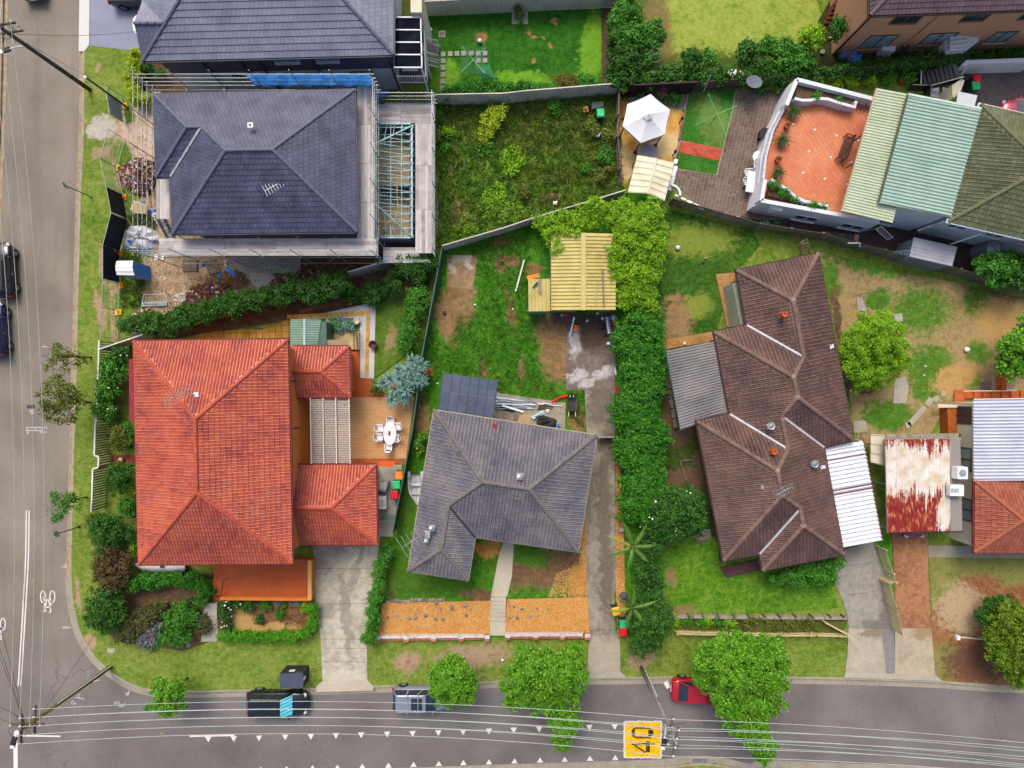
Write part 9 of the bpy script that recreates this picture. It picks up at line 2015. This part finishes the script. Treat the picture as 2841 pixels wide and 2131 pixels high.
for k in range(7):a=T(2,2,250+R.uniform(0,20),345+k*6,.1);b=T(2,2,340+R.uniform(0,50),345+R.uniform(-14,30),.1);tag(MB().tube([a,a.lerp(b,.5)+Vector((0,.08,.06)),b],.03,5).build('dry_branch',Fd),'brown dry branch in the prunings on the patio slab','branch','dry branches on the patio slab')
def Fq(name,label,poly,h,m,cat,n=10,seed=1):
 rr=random.Random(seed);xs=[p.x for p in poly];ys=[p.y for p in poly];c=sum(poly,Vector())/len(poly);mb=MB();rows=[]
 L_=[]
 for i in range(len(poly)):
  for f in(0,.5):L_.append(poly[i].lerp(poly[(i+1)%len(poly)],f))
 for f in(1.0,.82,.6,.35,.1):rows.append([Vector((c.x+(p.x-c.x)*f*rr.uniform(.95,1.05),c.y+(p.y-c.y)*f*rr.uniform(.95,1.05),(0 if f==1 else h*(1-f*f*.6)*rr.uniform(.6,1.15))+.01))for p in L_])
 k=len(L_)
 for a,b in zip(rows[:-1],rows[1:]):
  for i in range(k):mb.quad(a[i],a[(i+1)%k],b[(i+1)%k],b[i])
 mb.quad(*rows[-1]);o=mb.build(name,m,None);return tag(o,label,cat)
Fq('black_tarp','crumpled black tarpaulin on the patio slab against the grey roof',TL(2,2,[(240,470),(265,425),(320,425),(400,455),(395,510),(330,512),(250,495)]),.5,mat('black_cloth',['#2a2a2c','#3a3a3d'],2,.8),'tarpaulin',seed=3)
Fq('pale_sheet','pale blue crumpled sheet on the patio slab',TL(2,2,[(196,445),(210,425),(240,415),(270,388),(310,385),(312,410),(280,425),(240,440),(215,462)]),.35,mat('pale_blue_cloth',['#b8d6e4','#d0e8f2'],2,.8),'sheet',seed=4)
Fq('blue_sheet','small blue sheet by the corner of the patio slab',TL(2,2,[(395,515),(400,485),(420,490),(435,520)]),.2,Gh,'sheet',seed=5)
Fq('white_rags','white crumpled rags on the patio slab',TL(2,2,[(310,385),(320,365),(345,370),(342,395),(325,408)]),.25,Fa,'rags',seed=6)
Fq('dark_bag','dark teal bag beside the tube heap',TL(2,2,[(-20,372),(10,362),(78,378),(75,398),(10,392)]),.35,mat('dark_teal',['#1f2e30','#28504e'],3,.7),'bag',seed=7)
step_=Fb('back_step','timber deck and brick step at the rear door of the grey house','step',T(2,2,40,430))
for k in range(4):MB().prism(TL(2,2,[(-10+k*22,385+k*4),(10+k*22,389+k*4),(4+k*22,465+k*3),(-18+k*22,462+k*3)]),0,.35).build('plank',Fg,step_)
MB().prism(TL(2,2,[(78,412),(105,416),(98,470),(72,466)]),0,.25).build('brick_step',Gm,step_);MB().prism(TL(2,2,[(108,415),(205,432),(195,485),(100,470)]),0,.12).build('landing',Hf,step_)
bt=Fb('workbench','dark table with tools under the front of the yellow shed','table',T(2,1,455,1065));MB().box(T(2,1,455,1060,.72),(1.4,.7,.05)).build('tabletop',mat('maroon_top',['#4a2a30','#5a343a'],2,.5),bt)
for a in(-.6,.6):
 for b in(-.3,.3):q=T(2,1,455,1060,0);MB().bar(q+Vector((a,b,0)),q+Vector((a,b,.7)),.05).build('leg',Ff,bt)
for(dx,dy,m_,lb)in((-.15,.05,Go,'yellow tool on the dark workbench'),(.1,.1,Fx,'orange tool on the dark workbench'),(-.25,.12,Fa,'white tool on the dark workbench')):q=T(2,1,455,1055,.76);tag(MB().bar(q+Vector((dx,dy,0)),q+Vector((dx+.14,dy+.16,0)),.06).build('hand_tool',m_),lb,'tool')
tag(MB().bar(T(2,1,533,1050,.9),T(2,1,500,1200,.1),.13,.06).build('white_plank',Fa),'white plank leaning from the shed front onto the slab','plank')
tag(MB().bar(T(2,1,547,1122,.15),T(2,1,540,1165,.15),.3,.25).box(T(2,1,545,1120,.35),(.3,.1,.3)).build('orange_barrow',Fx),'small orange machine beside the white plank','machine')
jb=Fb('blue_cradle','long blue and white crate of gear by the hedge near the shed','crate',T(2,1,790,1120));MB().bar(T(2,1,785,1045,.35),T(2,1,802,1180,.35),.34,.4).build('body',mat('dull_blue',['#5a6e98','#7c90b4'],2,.6),jb);MB().bar(T(2,1,782,1050,.56),T(2,1,800,1178,.56),.1,.06).build('strap',Fa,jb);MB().bar(T(2,1,770,1180,.3),T(2,1,815,1195,.3),.1,.3).build('end_board',Ff,jb)
Fq('blue_tarpaulin','bright blue tarpaulin draped over goods beside the tall hedge',TL(2,1,[(805,1190),(845,1185),(878,1215),(880,1300),(830,1295),(818,1240)]),.5,Gh,'tarpaulin',seed=9)
for(x,y,s,m_,lb)in((740,1128,.22,mat('purple_toy','#4a3060'),'purple toy on the shed slab'),(632,1080,.12,Fa,'white tin on the shed slab'),(712,1022,.12,Fa,'white tin at the shed opening'),(750,1062,.14,Fa,'white bottle beside the blue crate'),(830,1060,.3,Fe,'grey mower part by the hedge'),(795,1255,.16,Fa,'small white box beside the blue tarpaulin'),(835,1105,.2,Ja,'small red can by the hedge')):q=T(2,1,x,y,.02);tag(MB().lathe(q,[(s*.9,0),(s,s*.8),(s*.7,s*1.5),(s*.2,s*1.7)],9).build('yard_item',m_,None),lb,'container')
tag(MB().tube([T(2,1,845,1435,.1),T(2,1,855,1495,.1)],.07).build('white_post',Fa),'white post lying at the right edge of the slab','post')
tag(MB().tube([T(2,1,440,1512,.03),T(2,1,480,1500,.04),T(2,1,515,1512,.05),T(2,1,540,1500,.05),T(2,1,545,1478,.05),T(2,1,530,1472,.05),T(2,1,512,1490,.04)],.018).build('black_hose',Fy),'black hose looped on the stained slab','hose')
tag(MB().bar(T(2,1,150,612,.18),T(2,1,85,852,.18),.11,.06).build('white_batten',Fa),'long white batten lying on the back lawn','batten')
tag(MB().box(T(2,2,860,228,.3),(.2,.5,.5)).build('red_can',Ja).__class__ and bpy.context.scene.objects['red_can'],'red can half under the tall hedge beside the driveway','can')
sg=Fb('side_gate','grey metal gate across the concrete driveway beside the grey house','gate',T(2,2,770,595));MB().bar(T(2,2,705,588,1.1),T(2,2,842,588,1.1),.06).build('top_rail',Fe,sg);MB().quad(T(2,2,706,592,.1),T(2,2,842,592,.1),T(2,2,842,590,1.08),T(2,2,706,590,1.08)).build('panel',Ff,sg)
for x in(708,840):q=T(2,2,x,590,0);MB().tube([q,q+Z3*1.15],.04).build('post',Fe,sg)
tag(MB().lathe(T(2,2,893,1297,.02),[(.2,0),(.25,.1),(.22,.3),(.05,.36)],12).build('grey_pot',Fv,None,True),'grey rounded pot beside the upper palm','pot');tag(MB().lathe(T(2,3,908,330,.02),[(.2,0),(.3,.15),(.26,.4),(.05,.46)],12).build('grey_pot',mat('slate_pot','#5a5a66'),None,True),'slate grey pot beside the lower palm','pot')
sc2=Fb('rock_pile','small pile of dark and white rocks on the front lawn edge','rocks',T(2,2,1220,1395))
for k in range(7):Jo('stone',STN[k%5],sc2,T(2,2,1205+R.uniform(0,45),1375+R.uniform(0,40),.0),R.uniform(0,6),R.uniform(.25,.5))
for(x,y,lb)in((1005,955,'larger grey air conditioner beside the south wing of the red house'),(998,1085,'smaller white air conditioner beside the south wing of the red house')):q=T(1,2,x,y,.45);a_=Fb('air_conditioner',lb,'air conditioner',(q.x,q.y,.05));MB().box((q.x,q.y,.45),(.75,.95 if 'smaller' in lb else .8,.8),-.25 if 'larger' in lb else 0).build('casing',Fa if 'white' in lb else Fe,a_);MB().box((q.x+.05,q.y,.87),(.5,.5,.03)).build('top_panel',Fo,a_)
Ft('side_concrete',TL(1,2,[(950,800),(1150,800),(1080,1350),(950,1350)]),Fv)
tag(MB().prism([T(1,2,950,810,1.5),T(1,2,985,770,1.6),T(1,2,1100,780,1.6),T(1,2,1075,820,1.5)],1.4,1.5).build('orange_awning',mat('orange_awning_mat',['#d85a20','#e86c2c'],2,.6)),'orange awning at the corner of the south wing','awning')
tag(MB().quad(T(1,2,972,1225,1.2),T(1,2,1090,1225,1.2),T(1,2,1095,1190,1.2),T(1,2,1000,1188,1.2)).build('green_gate_cover',Hx),'green sheet covering the passage gate by the south wing','sheet')
pn=Fb('potted_planter','large dark glazed planter on a slab between gravel and small lawn','planter',T(1,1,940,1270));MB().box(T(1,1,950,1272,.03),(.5,.55,.06)).build('slab',Fv,pn);MB().lathe(T(1,1,935,1265,.06),[(.2,0),(.3,.3),(.33,.5),(.27,.5),(.2,.3)],14).build('pot',mat('plum_glaze',['#4a2c34','#5e3a44'],2,.4),pn,True)
for k,(x,m_)in enumerate(((712,'brown'),(737,'brown'),(760,'yellow'),(784,'dark brown'),(808,'dark'),(834,'brown'),(862,'brown'))):tag(MB().lathe(T(1,1,x,950-k*2.5,.02),[(.09,0),(.13,.2),(.14,.24),(.1,.24),(.08,.1)],12).build('small_pot',Go if m_=='yellow' else mat('brown_glaze',['#5a3424','#6e4430'],3,.5)),('first','second','third yellow','fourth','fifth','sixth','seventh')[k]+' pot from the left in the row on white gravel','pot','row of pots on the white gravel')
for(x,y,lb)in((603,1085,'left stone urn at the green shed garden'),(808,1085,'right stone urn at the green shed garden')):tag(MB().lathe(T(1,1,x,y,.02),[(.12,0),(.22,.25),(.27,.4),(.22,.42),(.15,.3)],14).build('stone_urn',Fo,None,True),lb,'urn')
p=T(1,1,700,1110,.4);Fm('shed_plant','blue green plants in the bed beside the green garden shed',[((p.x-.4,p.y,.4),(.5,.5,.35)),((p.x+.4,p.y-.1,.4),(.55,.55,.35))],230,.13,Ks,Fd,'plant');p=T(1,1,640,1105,.4);Fm('shed_plant','green leafy plants left in the bed beside the green shed',[((p.x,p.y,.4),(.5,.6,.4))],230,.13,Fp,Fd,'plant')
tag(MB().box(T(1,1,1021,835,.1),(.42,.5,.08)).build('garden_slab',Ku),'single sandstone slab in the dark garden bed','slab')
MB_=Ft('red_porch_floor',TL(0,2,[(862,725),(1040,725),(1040,800),(855,805)]),mat('dark_red_tile',['#6e2a20','#84382a'],1,.6));tag(MB().lathe(T(0,2,945,758,.02),[(.12,0),(.17,.3),(.18,.34),(.03,.35)],14).build('gold_pot',mat('gold_lid',['#c8b080','#d8c498'],3,.5),None,True),'round pale topped pot on the red recess floor','pot')
tag(MB().bar(T(0,2,905,1212,.9),T(0,2,1050,1215,.9),.06).build('green_rail',Hx),'green rail crossing to the west wall of the red house','rail')
sg2=Fb('garden_sign','white and black house ornament frame at the west wall','ornament',T(0,2,1040,1390));MB().box(T(0,2,1042,1392,.5),(.3,.6,.04),m=Matrix.Rotation(.5,3,'Y')).build('frame',Fa,sg2);MB().tube([T(0,2,1040,1375,.56),T(0,2,1052,1385,.56),T(0,2,1036,1395,.56),T(0,2,1050,1408,.56)],.03).build('scroll',Ff,sg2)
tag(MB().box(T(0,3,1215,495,.1),(.45,.4,.16),.5).build('garden_rock',Fo),'pale square rock in the corner garden','rock')
Lp=mat('rubble_brick',['#5a342c','#7a4a3c','#96604c','#4c3a3c'],2,.9,.2,island=.85);Lg=mat('rubble_pale',['#b8aca4','#d8d0ca','#c8a890'],2,.9,island=.8)
def Qi(label,poly,h,n,name='rubble_heap',pale=.25,limit=150):
 c=sum(poly,Vector())/len(poly);root=Fb(name,label,'rubble',(c.x,c.y,0));q=Gn(poly,n);far_=max((Vector((p.x,p.y,0))-Vector((c.x,c.y,0))).length for p in poly)
 me=MB().box((0,0,0),(.23,.11,.076)).mesh('brick',Lp);me2=MB().box((0,0,0),(.2,.13,.08)).mesh('brick',Lg)
 core=MB();k_=14;V=[Vector((p.x,p.y,.0))for p in poly]
 for i in range(len(V)):core.quad(V[i],V[(i+1)%len(V)],V[(i+1)%len(V)].lerp(c,.5)+Z3*h*.55,V[i].lerp(c,.5)+Z3*h*.55);core.quad(V[i].lerp(c,.5)+Z3*h*.55,V[(i+1)%len(V)].lerp(c,.5)+Z3*h*.55,Vector((c.x,c.y,h*.85)))
 core.build('mound',Hc,root);rest={0:MB(),1:MB()}
 for i,(x,y)in enumerate(q):
  d=min(1,math.hypot(x-c.x,y-c.y)/far_);z=h*(1-d)**.8+.06;pal=R.random()<pale
  rot=(Matrix.Rotation(R.uniform(0,6),3,'Z')@Matrix.Rotation(R.uniform(-.6,.6),3,'X')@Matrix.Rotation(R.uniform(-.6,.6),3,'Y'));s=R.uniform(.7,1.25)
  if i<limit:Jo('brick',me2 if pal else me,root,(x,y,z+R.uniform(-.03,.08)),rot,s)
  else:rest[int(pal)].box((x,y,z+R.uniform(-.06,.05)),(.23*s,.11*s,.076*s),m=rot)
 for k,m_ in((0,Lp),(1,Lg)):
  if rest[k].v:tag(rest[k].build('brick',m_,root),kind='stuff')
Qi('upper heap of broken bricks between site fence and scaffold',TL(0,0,[(935,1290),(1010,1240),(1080,1215),(1190,1260),(1200,1400),(1150,1500),(1040,1490),(950,1400)]),.7,620)
Qi('lower long heap of brown broken bricks by the garden hedge',TL(0,1,[(1400,900),(1500,830),(1640,790),(1760,800),(1770,880),(1720,960),(1620,1010),(1480,1000)]),.7,620,pale=.1)
Qi('small scatter of bricks at the lower corner of the site',TL(0,1,[(1000,1020),(1150,1000),(1240,1020),(1230,1100),(1120,1110)]),.25,130,pale=.3,limit=130)
Qi('line of rubble along the hedge beside the concrete pad',TL(1,1,[(140,780),(360,700),(520,690),(480,720),(260,790),(170,830)]),.3,240,pale=.3,limit=120)
Qi('pale rubble spill next to the long brown brick heap',TL(0,1,[(1340,900),(1480,830),(1500,860),(1440,940),(1380,980),(1350,950)]),.3,150,pale=.9,limit=120)
Fq('plastic_sheet','large crumpled clear white plastic heap under the scaffold stair',TL(0,1,[(955,395),(1000,350),(1130,345),(1210,400),(1240,470),(1150,550),(1000,545),(940,520)]),.6,mat('crumpled_plastic',['#9a9aa4','#c8c8d0','#e2e2e8'],2.5,.35,.6,7),'plastic sheet',seed=21)
Fq('cement_bag','white torn sheet beside the lower brick scatter',TL(0,1,[(1005,1140),(1050,1115),(1120,1115),(1130,1160),(1060,1180),(1010,1180)]),.3,Fa,'sheet',seed=22)
Fq('white_bag','white bag at the right end of the brown brick heap',TL(0,1,[(1770,930),(1810,895),(1865,905),(1860,945),(1800,950)]),.3,Fa,'bag',seed=23);Fq('silver_bag','silver bag above the white bag',TL(0,1,[(1800,880),(1810,845),(1845,855),(1840,890)]),.3,Fe,'bag',seed=24)
Fq('blue_plastic','blue plastic scraps lying near the pallets',TL(0,1,[(1720,690),(1745,665),(1810,715),(1808,750),(1770,720)]),.12,Gh,'plastic',seed=25);Fq('blue_bag','small blue bag between the pallets',TL(0,1,[(1545,640),(1575,635),(1575,665),(1545,665)]),.15,Gh,'bag',seed=26);Fq('blue_bag','blue bag below the right pallet',TL(0,1,[(1672,720),(1700,715),(1702,750),(1676,752)]),.15,Gh,'bag',seed=27);Fq('blue_bag','blue bag in the crumpled plastic heap',TL(0,1,[(1005,475),(1040,465),(1045,490),(1015,500)]),.75,Gh,'bag',seed=28);Fq('blue_cloth','blue cloth under the scaffold by the upper timber',TL(0,1,[(1070,170),(1115,165),(1118,190),(1075,195)]),.2,Gh,'cloth',seed=29);Fq('blue_cloth','blue cloth at the base of the scaffold uprights',TL(0,1,[(1135,225),(1200,222),(1200,248),(1140,252)]),.15,Gh,'cloth',seed=30)
def Ln(label,pts):
 root=Fb('pallet',label,'pallet',sum(pts,Vector())/4);n=7
 for k in range(n):a=pts[0].lerp(pts[3],(k+.5)/n);b=pts[1].lerp(pts[2],(k+.5)/n);MB().bar(a+Z3*.14,b+Z3*.14,.1,.025).build('slat',Fg,root)
 for f in(.03,.5,.97):MB().bar(pts[0].lerp(pts[1],f)+Z3*.06,pts[3].lerp(pts[2],f)+Z3*.06,.09,.1).build('bearer',Fg,root)
Ln('left timber pallet on the bare dirt below the scaffold',TL(0,1,[(1408,615),(1518,615),(1520,700),(1410,700)]));Ln('right tilted timber pallet on the bare dirt below the scaffold',TL(0,1,[(1570,620),(1655,605),(1700,705),(1612,728)]))
for k in range(9):a=T(0,1,1250+R.uniform(0,60),1015+R.uniform(0,80),.1+k*.02);an=R.uniform(-.3,.3);tag(MB().bar(a,a+Vector((math.cos(an)*1.3,math.sin(an)*1.3,.02)),.07,.05).build('white_batten',Fo),'cream batten in the tangled stack by the garden hedge','batten','cream battens by the garden hedge')
for(x0,y0,x1,y1,lb)in((1130,1460,1140,1560,'pale timber length under the scaffold beside the brick heap'),(1165,1430,1180,1570,'second pale timber length under the scaffold'),):
 Fu('pale_timber',lb,T(0,0,x0,y0,.3),T(0,0,x1,y1,.3),.1,Hf)
for k,(x0,y0,x1,y1)in enumerate(((985,400,1050,470),(1000,385,1040,440),(975,290,1015,355),(1255,835,1275,905),(920,1125,980,1155),(940,1095,975,1110),(1085,975,1090,1110),(1140,980,1050,1120))):Fu('loose_timber',('first','second','third','fourth','fifth','sixth','seventh','eighth')[k]+' loose timber length from the top of the site',T(0,1,x0,y0,.45 if k<2 else .12),T(0,1,x1,y1,.45 if k<2 else .12),.09,Hf,'timber')
sw=Fb('stacked_boards','pale board stack on legs beside the scaffold','boards',T(0,1,1060,210));
for k in range(3):MB().box(T(0,1,1060+k*6,205+k*8,.5+k*.05),(1.0,.7,.04),-.3+k*.1).build('board',Hf if k else Fo,sw)
for x,y in((1010,250),(1045,262)):MB().bar(T(0,1,x,y-22,.45),T(0,1,x,y,0),.1).build('leg',Fa,sw)
mg=Fb('mesh_guard','galvanised mesh cage and steel sections on the site grass','cage',T(0,1,1190,920));mp_=TL(0,1,[(1105,878),(1275,872),(1285,935),(1090,940)],.5)
for k in range(4):MB().bar(mp_[k],mp_[(k+1)%4],.04).build('frame',Fe,mg);q=mp_[k];MB().bar((q.x,q.y,0),q,.04).build('leg',Fe,mg)
for k in range(9):MB().bar(mp_[0].lerp(mp_[1],k/8),mp_[3].lerp(mp_[2],k/8),.012).build('wire',Fe,mg)
for k in range(2):MB().bar(T(0,1,1088,948+k*16,.1),T(0,1,1282,942+k*16,.1),.12,.1).build('steel_section',Fe,mg)
for(x,y,w,lb)in((1200,590,.5,'broken white board beside the scaffold base'),(1250,590,.4,'white sheet offcut beside the scaffold base'),(1265,755,.15,'small white block on the dirt'),(1235,745,.12,'tiny pale block on the dirt')):q=T(0,1,x,y,.05);tag(MB().box(q,(w*.5,w,.06),R.uniform(-.5,.5)).build('offcut',Fa),lb,'offcut')
tag(MB().tube([T(0,1,1735,615,.1),T(0,1,1728,650,.12),T(0,1,1745,665,.1)],.07).build('drain_pipe',Fa),'white bent drain pipe near the right pallet','pipe')
for(c_,r_,x,y,s,m_,lb)in((2,1,1326,522,.2,Fa,'white lid on the lawn behind the brown house'),(2,1,1540,600,.12,Hf,'tan ball on the lawn behind the brown house'),(2,1,1518,636,.1,Ff,'dark toy on the lawn behind the brown house'),(2,1,1377,1256,.16,Fo,'cream pot on the brick edge behind the patio cover'),(3,1,1600,1302,.22,Fa,'white and black football shaped toy on the dry yard'),(3,1,1280,1498,.08,Fa,'white ball low on the dry yard'),(3,1,1290,1430,.08,Fa,'white ball above the low one on the dry yard'),(1,1,1710,958,.1,Fa,'white ball beside the bare patch of the back lawn'),(1,1,1475,1018,.16,Fd,'brown stump by the green fence'),(1,2,1423,178,.09,Fa,'white scrap on the lawn left of the dark awning'),(1,3,1920,828,.12,Fa,'pale stone on the nature strip between street trees'),(2,1,65,990,.08,Fa,'white pebble beside the lean-to')):tag(MB().lathe(T(c_,r_,x,y,.02),[(s*.4,0),(s,s*.5),(s*.8,s*1.2),(s*.1,s*1.5)],10).build('small_item',m_,None,True),lb,'lid' if 'lid' in lb else 'item')
tag(MB().box(T(2,3,1247,1022,-.1),(.34,.52,.05),.5).build('white_carton',Fa),'flattened white carton on the road near the red car','carton')
tag(MB().box(T(3,1,1083,1055,.08),(.62,.6,.12),.1).build('concrete_block',Fv),'pale concrete block in the dry yard above the dense tree','block')
sp_=Fb('stepping_slabs','curved row of pale stepping slabs below the dry yard','pavers',T(3,2,1240,400))
for a,b in(((1140,505),(1180,490)),((1165,495),(1215,440)),((1215,440),(1250,400)),((1250,400),(1290,360)),((1300,345),(1340,290)),((1355,305),(1395,285)),((1410,260),(1445,255))):MB().bar(T(3,2,*a,.05),T(3,2,*b,.05),.42,.08).build('slab',Fv,sp_)
Ft('concrete_path',TL(3,2,[(1050,150),(1130,120),(1160,200),(1140,330),(1040,330)]),Fv);Ft('concrete_path',TL(3,1,[(760,900),(800,900),(840,1010),(770,1005)]),Fv);Ft('landing_slab',TL(3,2,[(732,465),(825,460),(845,550),(740,555)]),Fv)
tag(MB().bar(T(3,3,1465,605,.08),T(3,3,1760,660,.08),.12,.08).build('timber_edge',Fg),'timber edging piece on the bare red dirt','timber');tag(MB().bar(T(3,3,1560,655,.1),T(3,3,1740,672,.1),.1,.08).build('white_pole',Fo),'pale pole lying on the bare red dirt','pole');mbx=Fb('letterbox','white letterbox beside the pale pole on bare dirt','letterbox',T(3,3,1540,660));MB().box(T(3,3,1540,658,.9),(.24,.3,.25)).build('box',Fa,mbx);q=T(3,3,1540,658,0);MB().bar(q,q+Z3*.8,.08).build('post',Fg,mbx)
tag(MB().box(T(3,3,1677,600,.06),(.28,.12,.1),-.1).build('orange_brick',Fx),'orange brick on the bare red dirt','brick')
Ft('brick_paving',TL(2,1,[(1612,720),(1780,705),(1860,1115),(1700,1130)]),Gm);pvb=Ft('brick_paving',TL(2,1,[(1240,1220),(1600,1160),(1610,1240),(1235,1300)]),mat('tan_joint','#8a6840'));Lk=mat('tan_brick',['#9c7440','#b48a52','#c09a62'],.8,.9,island=.5)
Jr(pvb,TL(2,1,[(1240,1222),(1600,1162),(1608,1238),(1236,1298)]),zl[0],.16,.24,.24,.012,.02,Lk,'brick',.5);pvc=Ft('brick_paving',TL(2,1,[(1615,722),(1780,708),(1790,800),(1720,810),(1760,1120),(1700,1128)]),mat('tan_joint','#8a6840'));Jr(pvc,TL(2,1,[(1618,724),(1778,710),(1720,812),(1760,1118),(1704,1126)]),zl[0],.1,.24,.24,.012,.02,Lk,'brick',.5)
sm2=Fb('sunroom','pale timber framed sunroom wall under the west eave of the brown house','sunroom',T(2,1,1790,950));MB().prism([T(2,1,1750,790,2.2),T(2,1,1790,780,2.2),T(2,1,1850,1110,2.2),T(2,1,1812,1118,2.2)],0,2.2).build('wall',mat('pale_green_grey',['#b5b5a0','#c4c4b0'],1,.8),sm2)
for f in(.3,.6):MB().bar(T(2,1,1750+62*f,790+328*f,.3),T(2,1,1750+62*f,790+328*f,2.1),.06).build('frame',Ff,sm2)
gbx=Fb('raised_bed','timber edged vegetable bed in the dark green side yard','garden bed',T(2,2,1400,850));
for a,b in(((1345,775),(1440,760)),((1345,775),(1392,920))):MB().bar(T(2,2,*a,.1),T(2,2,*b,.1),.08,.2).build('board',Fg,gbx)
bn=Fb('plank_bench','long weathered plank bench beside the dark patio cover','bench',T(2,2,1280,350))
for k in range(5):a,b=T(2,2,1250+k*13,150+k*75,.45),T(2,2,1262+k*13,215+k*75,.45);MB().bar(a,b,.3,.05).build('plank',Fg,bn);MB().bar((a.x,a.y,0),a,.08).build('leg',Fg,bn)
gbd=Fb('gravel_bed_box','small timber edged gravel bed beside the brown house wall','garden bed',T(2,2,1520,1345));MB().bar(T(2,2,1470,1330,.08),T(2,2,1478,1395,.08),.1,.16).build('board',Fg,gbd);MB().bar(T(2,2,1478,1395,.08),T(2,2,1590,1368,.08),.1,.16).build('board',Fg,gbd);Hs('gravel_chips',TL(2,2,[(1475,1310),(1575,1290),(1585,1365),(1482,1388)]),1500,.08,mat('pink_gravel',['#8a7a74','#a8968e','#c4b4ac'],4,.9,island=.8),.05,gbd)
